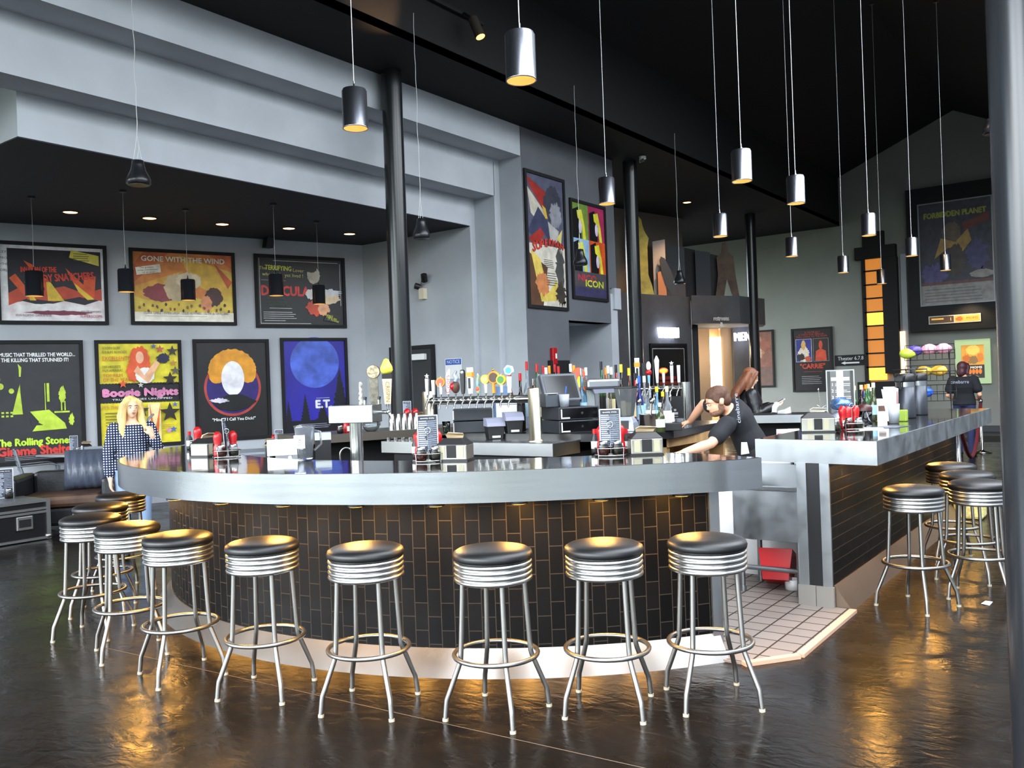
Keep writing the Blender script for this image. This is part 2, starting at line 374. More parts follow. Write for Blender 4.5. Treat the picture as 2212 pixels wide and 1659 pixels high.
# door in the alcove's right wall
d = thing('service_door', 'dark service door behind the nearest black column', 'door', (10.5, 9.73, 0)); d['kind'] = 'structure'; d.name = 'door_1'
MB().box((-.03, -.43, 0), (-.003, .43, 2.2)).build('door_panel', M('dark_door', '2a2b2c', .5), d)
MB().box((-.05, -.49, 0), (-.003, -.43, 2.26)).box((-.05, .43, 0), (-.003, .49, 2.26)).box((-.05, -.43, 2.2), (-.003, .43, 2.26)).build('door_frame', MATTE, d)
MB().box((-.11, -.33, 2.02), (-.03, .1, 2.12)).build('door_closer', WHITE, d, bevel=.01)
# kitchen tile floor and its edge strip
TILEF = brick_mat('kitchen_quarry_tile', '7d736c', '857a73', '352d28', .152, .152, .006, .4, off=0)
kp = [at(1602, 1436, 0), at(1720, 1419, 0), at(1836, 1322, 0)]
poly = [(p.x, p.y) for p in kp] + [(10.6, 1.8), (10.6, 4.9), (7, 6.2), (5.0, 5.6), (4.3, 4.2), (4.5, 2.9)]
o = struct(MB().prism(poly, .001, .014).build('floor_kitchen_tile', TILEF)); setuv(o, lambda p, n: (p.x, p.y))
mb = MB()
for p, q in zip(kp, kp[1:]):
    t = (q-p).normalized(); s = V((t.y, -t.x, 0))
    if s.dot(FWD) > 0: s = -s
    mb.prism([(p.x, p.y), (q.x, q.y), (q.x+s.x*.045, q.y+s.y*.045), (p.x+s.x*.045, p.y+s.y*.045)], .001, .022)
struct(mb.build('trim_tile_edge', M('pink_tile_edge', 'c39a80', .5)))
# ------------------------------------------------------------------ the curved bar
BC = V((6.35, 4.5, 0)); ZT, ZF = 1.13, .965
RT = [(122, 3.12), (135, 3.24), (147, 3.34), (160, 3.385), (172, 3.395), (184, 3.36), (196, 3.305), (208, 3.265), (220, 3.235), (230, 3.25), (235.3, 3.29)]
def rad(a):
    a = min(max(a, RT[0][0]), RT[-1][0])
    for i in range(len(RT)-1):
        if RT[i][0] <= a <= RT[i+1][0]:
            P = [RT[max(i-1, 0)][1], RT[i][1], RT[i+1][1], RT[min(i+2, len(RT)-1)][1]]; t = (a-RT[i][0])/(RT[i+1][0]-RT[i][0])
            return .5*(2*P[1]+(P[2]-P[0])*t+(2*P[0]-5*P[1]+4*P[2]-P[3])*t*t+(3*P[1]-P[0]-3*P[2]+P[3])*t**3)
def pol(r, a): a = math.radians(a); return (BC.x+r*math.cos(a), BC.y+r*math.sin(a))
TOPM = M('dark_lacquered_bar_top', '1a1614', .05, noise=(5, .3), bump=(7, .035, (1, 1, 1)), coat=.6)
TILEW = brick_mat('black_wall_tile', '09090a', '100f0f', '332e27', .1524, .0762, .0026, .33, turn=True)
TILEH = brick_mat('black_wall_tile_laid_flat', '09090a', '0e0e0e', '332e27', .305, .0775, .0026, .33)
SKIRT = M('polished_steel_skirt', '938f8a', .32, 1, rnoise=(3, .25, .34, (.4, .4, .4)))
bar = thing('curved_bar', 'curved bar with steel edge, dark lacquered top and black tiled front', 'bar counter', (BC.x, BC.y, 0))
L = V((-BC.x, -BC.y, 0))
NA = 72
def outline(ins=0):
    out = [pol(rad(122+113.3*i/NA)-ins, 122+113.3*i/NA) for i in range(NA+1)]
    out += [(4.62-ins*.3, 1.735+ins), (4.80-ins, 2.2)]
    out += [pol(2.54+ins, 232-98*i/NA) for i in range(NA+1)]
    return out
mb = MB(); mb.T = Matrix.Translation(L); mb.prism(outline(), ZF, ZT, sm=False); fas = mb.build('steel_fascia', STEEL, bar)
for p in fas.data.polygons: p.use_smooth = abs(p.normal.z) < .5
fas.data.set_sharp_from_angle(angle=.6)
mb = MB(); mb.T = Matrix.Translation(L); mb.prism(outline(.012), ZT-.01, ZT+.0015); mb.build('bar_top', TOPM, bar)
def arcwall(r0, r1, a0, a1, z0, z1, name, m, uv=True, n=96):
    """r0 at z0, r1 at z1: outer face plus a thick back"""
    mb = MB(); mb.T = Matrix.Translation(L)
    rings = []
    for i in range(n+1):
        a = a0+(a1-a0)*i/n
        rings.append([pol(r0, a)+(z0,), pol(r1, a)+(z1,), pol(r1-.08, a)+(z1,), pol(min(r0, r1)-.08, a)+(z0,)])
    mb.loft(rings); o = mb.build(name, m, bar)
    for p in o.data.polygons: p.use_smooth = abs(p.normal.z) < .8
    o.data.set_sharp_from_angle(angle=.5)
    if uv: setuv(o, lambda p, nn: (math.atan2(p.y, p.x) % (2*PI)*r0, p.z))
    return o
arcwall(3.02, 3.02, 128, 234.6, .12, ZF, 'tile_front', TILEW)
arcwall(3.125, 3.025, 127, 235.2, 0, .135, 'steel_skirt', SKIRT, False)
arcwall(2.74, 2.74, 130, 234, 0, ZF, 'inner_panel', M('white_back_panel', 'c9ccd2', .5), False)
mb = MB(); mb.T = Matrix.Translation(L)
mb.prism([pol(3.035, 234.4), pol(3.035, 235.6), pol(2.64, 236), pol(2.64, 234.2)], 0, ZF)
mb.build('end_trim', DULL, bar)
# warm puck lamps under the counter edge
LAMPG = M('warm_lamp_glow', 'ffb347', .5, em=20, emc='ff9a2e')
def puck(p, label, e=8):
    o = thing('under_counter_lamp', label, 'lamp', p, group='warm lamps under the counter edges')
    MB().cyl((0, 0, -.018), (0, 0, 0), .05, n=16).build('lamp_housing', BLACK, o)
    MB().cyl((0, 0, -.0195), (0, 0, -.0182), .043, n=16).build('lamp_lens', LAMPG, o)
    ld = bpy.data.lights.new('under_counter_glow', 'AREA'); ld.shape = 'DISK'; ld.size = .14; ld.energy = e; ld.color = (1, .5, .1)
    lo = bpy.data.objects.new('under_counter_glow', ld); COL.objects.link(lo); lo.location = V(p)-V((0, 0, .022))
UL = 'warm puck lamp under the steel edge of the curved bar'
for a in range(134, 233, 8):
    q = pol(rad(a)-.075, a); puck((q[0], q[1], ZF), UL)
# ------------------------------------------------------------------ the straight right-hand counter
rc = thing('straight_counter', 'straight counter with steel edge and black tiled side, right of the opening', 'bar counter', (5.9, 1.76, 0))
L2 = V((-5.9, -1.76, 0))
def P2(ins=0): return [(5.842+ins, 1.435+ins), (10.67-ins, 1.43+ins), (10.67-ins, 2.3-ins), (5.96+ins, 2.28-ins)]
mb = MB(); mb.T = Matrix.Translation(L2); mb.prism(P2(), .975, ZT); mb.build('steel_fascia', DULL, rc)
mb = MB(); mb.T = Matrix.Translation(L2); mb.prism(P2(.012), ZT-.01, ZT+.0015); mb.build('counter_top', TOPM, rc)
mb = MB(); mb.T = Matrix.Translation(L2); mb.box((5.915, 1.76, .1), (10.5, 1.97, .975)); o = mb.build('tile_side', TILEH, rc)
setuv(o, lambda p, n: (p.x, p.z))
mb = MB(); mb.T = Matrix.Translation(L2)
mb.box((5.895, 1.757, .15), (5.915, 1.82, .975)).box((5.895, 1.91, .15), (5.915, 1.975, .975)); mb.build('end_trim', DULL, rc)
mb = MB(); mb.T = Matrix.Translation(L2); mb.box((5.905, 1.82, .15), (5.915, 1.91, .975)); mb.build('end_panel', BLACK, rc)
mb = MB(); mb.T = Matrix.Translation(L2); mb.box((5.885, 1.75, .014), (5.915, 1.864, .15)).box((5.885, 1.868, .014), (5.915, 1.985, .15)); mb.build('base_tile', M('grey_base_tile', '7c7770', .5), rc)
mb = MB(); mb.T = Matrix.Translation(L2)
mb.loft([[(x, 1.645, 0), (x, 1.755, .155), (x, 1.76, .155), (x, 1.76, 0)] for x in (5.93, 10.5)], sm=False); mb.build('steel_skirt', M('satin_steel_skirt', '857465', .45, 1), rc)
for k in range(5): puck((6.25+k*.95, 1.6, .975), 'warm puck lamp under the edge of the straight counter')
# ------------------------------------------------------------------ far arm of the bar and the service island
fa = thing('far_counter', 'dark bar counter on the far side, holding the steel shakers', 'bar counter', (6.07, 6.76, 0))
u = V((.925, -.38, 0)); n_ = V((.38, .925, 0))
def fp(a, b): q = u*a+n_*b; return (q.x, q.y)
MB().prism([fp(-.35, 0), fp(4.4, 0), fp(4.4, .8), fp(-.35, .8)], 1.045, ZT).build('counter_top', M('worn_dark_counter', '4b453e', .35), fa)
MB().prism([fp(-.2, .3), fp(4.3, .3), fp(4.3, .5), fp(-.2, .5)], 0, 1.045).build('counter_wall', MATTE, fa)
isl = thing('service_island', 'service island behind the bar with steel drainboard front and dark top', 'back bar', (6.3, 4.23, 0))
L3 = V((-6.3, -4.23, 0))
mb = MB(); mb.T = Matrix.Translation(L3); mb.box((6.3, 4.23, .93), (6.75, 6.32, 1.05)); mb.build('drainboard', STEEL, isl, bevel=.004)
mb = MB(); mb.T = Matrix.Translation(L3); mb.box((6.36, 4.3, .1), (7.2, 6.2, .93)); mb.build('island_cabinet', MATTE, isl)
ptop = [(6.751, 4.22), (6.82, 3.92), (7.0, 3.7), (7.3, 3.56), (9.0, 3.72), (9.1, 4.9), (8.2, 5.25), (6.95, 5.8), (6.751, 5.8)]
mb = MB(); mb.T = Matrix.Translation(L3); mb.prism(ptop, 1.03, 1.10); mb.build('island_top', M('dark_island_top', '232325', .25), isl)
mb = MB(); mb.T = Matrix.Translation(L3)
mb.box((7.35, 3.66, .0), (7.41, 3.9, 1.03)).box((8.2, 3.70, 0), (8.26, 3.9, 1.03)).box((8.85, 3.74, 0), (8.9, 3.9, 1.03))
mb.box((7.35, 3.64, .94), (8.9, 3.7, 1.03)).box((7.41, 3.7, .6), (8.85, 4.2, .63)).box((7.35, 4.2, 0), (8.9, 4.23, 1.03)); mb.build('wood_shelving', WOOD, isl)
mb = MB(); mb.T = Matrix.Translation(L3); mb.box((7.42, 4.23, .05), (8.9, 4.9, 1.03)); mb.build('island_core', MATTE, isl)
# drip caps (small studs) on the drainboard's left half
mb = MB(); mb.T = Matrix.Translation(L3)
for k in range(6): mb = MB(); mb.T = Matrix.Translation(L3); mb.cyl((6.34, 5.75+k*.1, 1.05), (6.34, 5.75+k*.1, 1.085), .022, n=12); mb.build('drain_stud', CHROME, isl)

# ------------------------------------------------------------------ sink unit at the opening
sk = thing('bar_sink', 'stainless steel bar sink on tube legs under the straight counter', 'sink', (6.05, 2.0, 0))
MB().box((0, 0, .4), (.02, .5, .76)).box((.02, 0, .4), (.5, .02, .76)).box((.02, .48, .4), (.5, .5, .76)).box((.48, .02, .4), (.5, .48, .9)).box((.02, .02, .4), (.48, .48, .42)).build('basin', DULL, sk)
MB().box((-.02, -.01, .76), (.04, .52, .785)).box((.04, -.01, .76), (.48, .03, .785)).box((.04, .48, .76), (.48, .52, .785)).build('rim', STEEL, sk)
for x, y in ((.04, .46), (.4, .46), (.04, .04), (.4, .04)):
    MB().cyl((x, y, .014), (x, y, .4), .02).cyl((x, y, .014), (x, y, .05), .026).build('leg', DULL, sk)
MB().cyl((.04, .46, .19), (.04, .04, .19), .018).build('stretcher', DULL, sk); MB().cyl((.4, .46, .22), (.4, .04, .22), .018).build('stretcher', DULL, sk)
MB().tube([(.44, .2, .9), (.44, .2, 1.0), (.36, .2, 1.03), (.3, .2, .98)], .012).build('tap', CHROME, sk)
o = MB().box((6.62, 2.0, .014), (6.65, 3.1, .92)).build('splash_panel', WHITE); tag(o, 'white splash panel standing behind the bar sink', 'panel')
o = MB().loft([[(-.12, -.09, 0), (.12, -.09, 0), (.12, .09, 0), (-.12, .09, 0)], [(-.16, -.12, .22), (.16, -.12, .22), (.16, .12, .22), (-.16, .12, .22)]], sm=False, caps=False).add([(-.12, -.09, 0), (.12, -.09, 0), (.12, .09, 0), (-.12, .09, 0)], [(3, 2, 1, 0)]).build('bucket', M('red_plastic_bin', 'c0151c', .35), solid=.006)
o.location = (6.26, 2.26, .06); o.rotation_euler = (0, .35, .2); tag(o, 'red plastic dish bin tipped under the bar sink', 'bin')
o = MB().lathe([(.04, 0), (.055, .002), (.058, .075), (.05, .075), (.047, .01), (0, .01)], n=24).build('ramekin', M('white_ceramic', 'dedcd8', .3)); o.location = at(1713, 1273, .014); tag(o, 'small white dish on the kitchen tiles beside the sink leg', 'bowl')
# service counter behind the straight counter (receipts, boxes)
sv = thing('service_counter', 'steel edged service counter behind the leaning barman', 'counter', (9.6, 2.9, 0))
c0, c1 = dp(1595, 890, 9.6), dp(1745, 890, 9.6)
def svp(px, dep): q = dp(px, 890, dep); return (q.x-9.6, q.y-2.9)
MB().prism([svp(1560, 9.68), svp(1760, 9.3), svp(1775, 9.9), svp(1560, 10.28)], 1.13, 1.14).build('counter_top', BLACK, sv)
MB().prism([svp(1602, 9.58), svp(1760, 9.28), svp(1762, 9.32), svp(1602, 9.62)], 1.055, 1.14).build('steel_fascia', STEEL, sv)
MB().prism([svp(1625, 9.3), svp(1760, 9.0), svp(1770, 9.5), svp(1625, 9.8)], .86, .89).build('shelf', STEEL, sv)
MB().prism([svp(1605, 9.9), svp(1765, 9.6), svp(1770, 9.8), svp(1605, 10.1)], 0, 1.055).build('cabinet', MATTE, sv)
# ------------------------------------------------------------------ bar stools
def make_stool():
    t = thing('bar_stool', '', 'stool', group='chrome bar stools with black seats')
    MB().lathe([(0, .745), (.184, .745), (.19, .752), (.193, .768), (.188, .783), (.168, .795), (.13, .803), (.07, .808), (0, .81)], n=40, caps=False).build('seat', VINYL, t)
    pr = [(0, .643), (.17, .643)]
    for k in range(4):
        z = .643+k*.0255; pr += [(.176, z), (.187, z+.005), (.1895, z+.0125), (.187, z+.020), (.178, z+.0245)]
    pr += [(.17, .746), (0, .746)]
    MB().lathe(pr, n=40, caps=False).build('seat_band', BAND, t)
    for k in range(4):
        a = PI/2*k; c, s = math.cos(a), math.sin(a)
        prof = [(.153, .65), (.158, .55), (.17, .34), (.174, .285), (.18, .262), (.236, .125), (.247, .1), (.251, .075), (.258, .012)]
        lg = MB().tube([(r*c, r*s, z) for r, z in prof], .0125, n=10).build('leg', TUBE, t)
        MB().cyl((.2585*c, .2585*s, 0), (.2575*c, .2575*s, .014), .0145, n=10).build('foot_cap', M('foot_cap_plastic', 'a59b86', .6), lg)
    MB().tube([(.201*math.cos(2*PI*i/40), .201*math.sin(2*PI*i/40), .292) for i in range(40)], .0115, n=8, closed=True).build('foot_ring', TUBE, t)
    return t
ST = [(1527, 1176, (1511, 1530), 'bar stool at the open right end of the curved bar'),
      (1304, 1188, (1247, 1547), 'second bar stool from the open right end of the curved bar'),
      (1064, 1199, (1002, 1552), 'third bar stool from the open right end of the curved bar'),
      (789.6, 1194.6, (699, 1548), 'fourth bar stool from the open right end of the curved bar'),
      (566.5, 1182, (466.6, 1516), 'fifth bar stool from the open right end of the curved bar'),
      (384, 1167, (287, 1456), 'sixth bar stool from the open right end of the curved bar'),
      (275, 1144.5, (197.5, 1405), 'seventh bar stool from the open right end of the curved bar'),
      (195.6, 1125, (133, 1384.5), 'eighth bar stool along the curved bar, standing farthest out, near the flight case'),
      (217, 1099, None, 'ninth bar stool along the curved bar, last but one before the blonde woman'),
      (261, 1075, None, 'last bar stool of the curved bar, just in front of the blonde woman'),
      (1972.5, 1063, (1902, 1308), 'bar stool nearest the tiled end post of the straight counter'),
      (2113.5, 1050, (2073, 1293), 'bar stool of the straight counter partly hidden by the large round column'),
      (2089, 1030, None, 'third bar stool along the straight counter, seat overlapped by the one in front'),
      (2053.7, 1011, None, 'farthest bar stool of the straight counter, beside the red rope stanchion')]
STOOL = make_stool()
for i, (px, py, ft, lab) in enumerate(ST):
    p = at(px, py, .762); p.z = 0
    a = random.uniform(0, 1.5)
    if ft: q = at(ft[0], ft[1], 0); a = math.atan2(q.y-p.y, q.x-p.x)
    lab = lab.replace('bar stool', 'chrome bar stool', 1)
    if i == 0: STOOL.location = p; STOOL.rotation_euler = (0, 0, a); STOOL['label'] = lab
    else: dup(STOOL, p, a, lab)
# ------------------------------------------------------------------ pendant lamps
PST = M('satin_steel_shade', '8e9199', .27, 1)
PBK = M('black_enamel_shade', '17181c', .3)
PIN = M('cream_shade_lining', 'e9d9a8', .6)
BULB = M('warm_bulb', 'ffd9a0', .5, em=16, emc='ffcf8a')
def pendant(x, y, zb, ztop, label, group, black=False, r=.08, h=.25):
    t = thing('pendant_lamp', label, 'pendant lamp', (x, y, zb), group=group)
    n = 32
    MB().lathe([(r-.004, .0), (r+.001, 0), (r+.001, .006), (r, .007), (r, h-.012), (r-.006, h-.01), (r-.006, h), (.012, h), (.012, h-.004), (r-.01, h-.004), (r-.004, h-.02), (r-.004, 0)], n=n, caps=False).build('shade', PBK if black else PST, t)
    MB().lathe([(r-.0045, .002), (r-.0045, .1), (.045, .1)], n=n, caps=False).build('shade_lining', PIN, t)
    MB().cyl((0, 0, .098), (0, 0, .104), .0445, n=20).build('bulb', BULB, t)
    MB().lathe([(.011, h), (.011, h+.022), (.006, h+.026), (.006, h+.05), (.003, h+.055)], n=12).build('stem', CHROME, t)
    H = ztop-zb; dx = .004*random.choice((-1, 1))
    pts = [(dx*math.sin(PI*k/10)*(1 if k % 2 else .8), 0, h+.05+(H-h-.05)*k/10) for k in range(11)]
    MB().tube(pts, .0026, n=6).build('cord', CABLE if not black else M('grey_cord', '8c8c8c', .5), t)
    MB().cyl((0, 0, H-.02), (0, 0, H), .04, n=16).build('canopy', BLACK, t)
G1 = 'steel pendant lamps over the bar'
PL = [(1126, 175, 66, 'largest steel pendant lamp, nearest the viewer'),
      (768, 278, 54, 'steel pendant lamp left of the nearest one, beside the first black column'),
      (1603, 392, 43, 'steel pendant lamp hanging above the leaning barman, in the near row'),
      (1720, 440, 38, 'steel pendant lamp right of and just behind the one above the barman'),
      (1311, 441, 36, 'steel pendant lamp hanging before the pop art poster and second column'),
      (1556, 511, 31, 'steel pendant lamp hanging before the dark standee on the ledge'),
      (1877, 509, 30, 'steel pendant lamp hanging just over the top of the amber wall light'),
      (1711, 554, 26, 'small steel pendant lamp directly below the one right of the barman'),
      (1970, 553, 25, 'small steel pendant lamp crossing the left edge of the large black framed poster'),
      (1822, 589, 23, 'small steel pendant lamp against the bare far wall above the theater sign'),
      (2043, 584, 22, 'small steel pendant lamp in front of the large framed poster on the far wall'),
      (1905, 613, 20, 'smallest steel pendant lamp, in front of the amber wall light panels')]
for px, py, w, lab in PL:
    p = dp(px, py, F*.16/w); pendant(p.x, p.y, p.z, zroof(p.y), lab, G1)
G2 = 'black pendant lamps of the lounge alcove'
for px, py, w, cx, cy, lab in [(75, 640, 36, 67, 425, 'black pendant lamp in front of the red lettered poster, leftmost'),
                               (271, 631, 33, 265, 412, 'black pendant lamp between the two left posters of the upper row'),
                               (406, 649, 30, 400, 452, 'black pendant lamp in front of the orange poster'),
                               (597, 639, 31, 590, 440, 'black pendant lamp crossing the red lettering of the black poster'),
                               (688, 657, 27, 683, 478, 'black pendant lamp in front of the right half of the black poster')]:
    c = at(cx, cy, ZCC-.012); dep = (c-CAMP).dot(FWD); p = onp(px, py, (c.x, c.y, 0), FWD)
    pendant(c.x, c.y, p.z, ZCC-.012, lab, G2, True, r=w*dep/F/2, h=w*dep/F*1.5)
# ------------------------------------------------------------------ hanging speakers
def speaker(x, y, z, ztop, r, label):
    t = thing('hanging_speaker', label, 'speaker', (x, y, z), group='hanging cone speakers')
    MB().lathe([(0, .02), (r*.9, .0), (r*1.04, .015), (r*1.02, .05), (r*.86, .09), (r*.66, .13), (r*.54, .18), (r*.48, .225), (0, .235)], n=28, caps=False).build('speaker_body', PBK, t)
    k = r*.42
    mb = MB()
    for s in (-1, 1): mb.tube([(s*k, 0, .215), (s*k*.5, 0, .33), (0, 0, .46)], .0025, n=5)
    mb.tube([(.0, .01, .235), (.02, .01, .34), (0, 0, .46)], .003, n=5); mb.build('bridle', CABLE, t)
    H = ztop-z
    MB().tube([(.007*math.sin(k*k*1.7), 0, .46+(H-.46)*k/14) for k in range(15)], .0035, n=5).build('cable', CABLE, t)
p = at(283, -60, ZFL); q = onp(301, 400, p, FWD); speaker(p.x, p.y, q.z, ZFL, .105, 'black cone speaker hanging in front of the grey soffit, left of all pendants')
for a, b, r, lab in [((893, 28), (917, 516), .095, 'black cone speaker hanging right of the first black column'),
                     ((1240, 185), (1257, 573), .1, 'black cone speaker hanging in front of the pop art poster'),
                     ((1457, 288), (1472, 613), .1, 'black cone speaker hanging before the standees on the ledge')]:
    p = ony(a[0], a[1], YS-.13); q = onp(b[0], b[1], p, FWD); speaker(p.x, p.y, q.z, p.z, r, lab)
p = dp(2143, 290, 12.5); speaker(p.x, p.y, p.z, zroof(p.y), .12, 'black cone speaker half hidden behind the large round column')
# ------------------------------------------------------------------ recessed ceiling lights, track light, small fittings
GLOW = M('downlight_glow', 'ffb877', .5, em=14, emc='ffa866')
for px, py, z, lab in [(152, 458, ZCC-.01, 'recessed downlight over the red lettered poster, first from the left'), (323, 471, ZCC-.01, 'recessed downlight over the orange poster, left half'),
                       (480, 484, ZCC-.01, 'recessed downlight over the right end of the orange poster'), (624, 493, ZCC-.01, 'recessed downlight over the black poster, left half'),
                       (755, 505, ZCC-.01, 'recessed downlight nearest the alcove corner'), (1484, 437, ZFL, 'recessed downlight over the loft ledge')]:
    p = at(px, py, z); t = thing('recessed_downlight', lab, 'ceiling light', p, group='recessed downlights')
    MB().lathe([(.085, -.002), (.1, -.012), (.11, -.006), (.11, 0)], n=28, caps=False).build('trim_ring', MATTE, t)
    MB().cyl((0, 0, -.004), (0, 0, -.001), .085, n=28).build('lamp', GLOW, t)
def spot(p, tgt, e, col, ang=70, size=.05, blend=.6):
    ld = bpy.data.lights.new('lamp_light', 'SPOT'); ld.energy = e; ld.color = col; ld.spot_size = math.radians(ang); ld.spot_blend = blend; ld.shadow_soft_size = size
    lo = bpy.data.objects.new('lamp_light', ld); COL.objects.link(lo); lo.location = p
    lo.rotation_euler = (V(tgt)-V(p)).to_track_quat('-Z', 'Y').to_euler()
p = ony(1021, 40, YS-.2); q = p+V((.02, -.12, -.3))
t = thing('track_spotlight', 'black cylinder spotlight glowing orange high on the dark ceiling', 'spotlight', p)
d = (q-p).normalized()
MB().cyl((0, 0, 0), d*.26, .06, n=20).build('spot_housing', M('bronze_housing', '3a332c', .5), t)
MB().cyl(d*.2605, d*.262, .054, n=20).build('spot_lens', M('orange_lens', 'ff9a3c', .4, em=20, emc='ff8a30'), t)
MB().cyl((0, 0, 0), (0, .13, .1), .015).build('spot_arm', BLACK, t)
tl = thing('light_track', 'thin black light track running along the dark ceiling drop', 'light track', (p.x, YS-.03, p.z+.1))
MB().box((-2.6, -.03, -.02), (.4, .03, .02)).build('rail', MATTE, tl)
g = ony(835, 70, YS); spot(g+V((.15, -.55, -.35)), g+V((-.25, 0, .5)), 130, (1, .55, .25), 62)
p = at(1388, 338, ZFL); t = thing('security_camera', 'small white dome camera under the dark ceiling', 'camera', p)
MB().cyl((0, 0, -.05), (0, 0, 0), .06).build('base', WHITE, t); MB().ell((0, 0, -.08), (.06, .06, .06)).build('dome', GLASS, t)
p = onp(578, 522, PC+PN*.12, PN); t = thing('wall_speaker', 'small black speaker on the wall above the black poster', 'speaker', p)
MB().loft([[(-.07, -.05, -.1), (.07, -.05, -.1), (.07, .05, -.1), (-.07, .05, -.1)], [(-.05, -.08, .1), (.09, -.08, .1), (.09, .03, .1), (-.05, .03, .1)]], sm=False).build('speaker_body', BLACK, t)
MB().cyl((0, 0, 0), tuple(-PN*.12), .015).build('bracket', BLACK, t)
p = onx(911, 603, 10.44); t = thing('emergency_light', 'twin headed emergency light on the alcove wall right of the column', 'light', p)
MB().box((-.03, -.05, -.32), (.0595, .05, -.15)).build('battery_box', M('ivory_plastic', 'd8cdb2', .5), t)
for s in (-1, 1): MB().cyl((0, s*.06, -.12+.08*(s < 0)), (-.06, s*.1, -.1+.16*(s < 0)), .05, n=16).build('lamp_head', BLACK, t)
MB().tube([(0, .02*math.cos(k*.7), -.1+.14*math.sin(k*.35)) for k in range(10)], .006, n=5).build('cable', BLACK, t)
# ------------------------------------------------------------------ posters and signs
INK = {}
def ink(c, rough=.42, em=0):
    k = (c, rough, em)
    if k not in INK: INK[k] = M('print_'+c+('_lit' if em else '')+('_%d' % (rough*100)), c, rough, em=em, noise=None if em else (7, .2))
    return INK[k]
class Art:
    def __init__(s, w, h, T, em=0):
        s.w, s.h, s.mb, s.mats, s.z, s.em = w, h, MB(), [], 0, em; s.mb.T = T
    def mi(s, c):
        m = ink(c, .42, s.em) if isinstance(c, str) else c
        if m not in s.mats: s.mats.append(m)
        return s.mats.index(m)
    def poly(s, pts, c):
        s.z += .0006; s.mb.add([(x*s.w, y*s.h, s.z) for x, y in pts], [tuple(range(len(pts)))], s.mi(c)); return s
    def rect(s, x0, y0, x1, y1, c): return s.poly([(x0,y0),(x1,y0),(x1,y1),(x0,y1)], c)
    def ell(s, cx, cy, rx, ry, c, n=40, j=0, seed=1):
        rn = random.Random(seed)
        return s.poly([(cx+rx*(1+rn.uniform(-j, j))*math.cos(2*PI*i/n), cy+ry*(1+rn.uniform(-j, j))*math.sin(2*PI*i/n)) for i in range(n)], c)
    def star(s, cx, cy, r, c, rot=0):
        k = s.w/s.h
        return s.poly([(cx+r*(1 if i % 2 == 0 else .42)*math.sin(rot+PI*i/5), cy+r*k*(1 if i % 2 == 0 else .42)*math.cos(rot+PI*i/5)) for i in range(10)], c)
    def txt(s, body, cx, cy, size, c, w=None, rot=0, bold=0):
        """size relative to the height; bold thickens by overprinting"""
        s.z += .0006
        T = Matrix.Translation((cx*s.w, cy*s.h, s.z)) @ Matrix.Rotation(rot, 4, 'Z')
        offs = [(0, 0)] if not bold else [(0, 0), (bold, 0), (-bold, 0), (0, bold), (0, -bold)]
        for k, (a, b) in enumerate(offs):
            s.mb.text(body, size*s.h, T @ Matrix.Translation((a*s.h, b*s.h, .00005*k)), s.mi(c), w=w*s.w if w else None)
        return s
    def lines(s, x0, y0, x1, n, dy, c, seed=3, t=.3):
        rn = random.Random(seed)
        for k in range(n):
            e = x0+(x1-x0)*rn.uniform(.7, 1); s.rect(x0, y0-k*dy-dy*t, e, y0-k*dy, c)
        return s
def poster(label, TL, w, h, u, art, fw=.05, cat='framed poster', group=None, frame=MATTE, depth=.035, bg='101012', em=0, fname='frame'):
    """TL = world top-left corner of the frame, u = direction to the right"""
    u = V(u).normalized(); n = u.cross(UPV)
    t = thing('framed_poster', label, cat, V(TL)-UPV*h, group=group)
    T = frame3((0, 0, 0), u, UPV)
    mb = MB(); mb.T = T
    mb.box((0, 0, 0), (fw, h, depth)).box((w-fw, 0, 0), (w, h, depth)).box((fw, 0, 0), (w-fw, fw, depth)).box((fw, h-fw, 0), (w-fw, h, depth)); mb.build(fname, frame, t)
    a = Art(w-2*fw, h-2*fw, T @ Matrix.Translation((fw, fw, .012)), em)
    mb = a.mb; mb.box((0, 0, -.011), (a.w, a.h, 0), a.mi(bg)); art(a)
    mb.build('print', a.mats, t)
    return t
def on_wall(px, py): return onp(px, py, PC, PN)
PL_ = -.002
def wallposter(label, TL, BR, art, **k):
    a, b = on_wall(*TL), on_wall(*BR); w = (b-a).dot(PU)
    return poster(label, a+PN*.002, w, a.z-b.z, PU, art, group='framed posters on the lounge wall', **k)
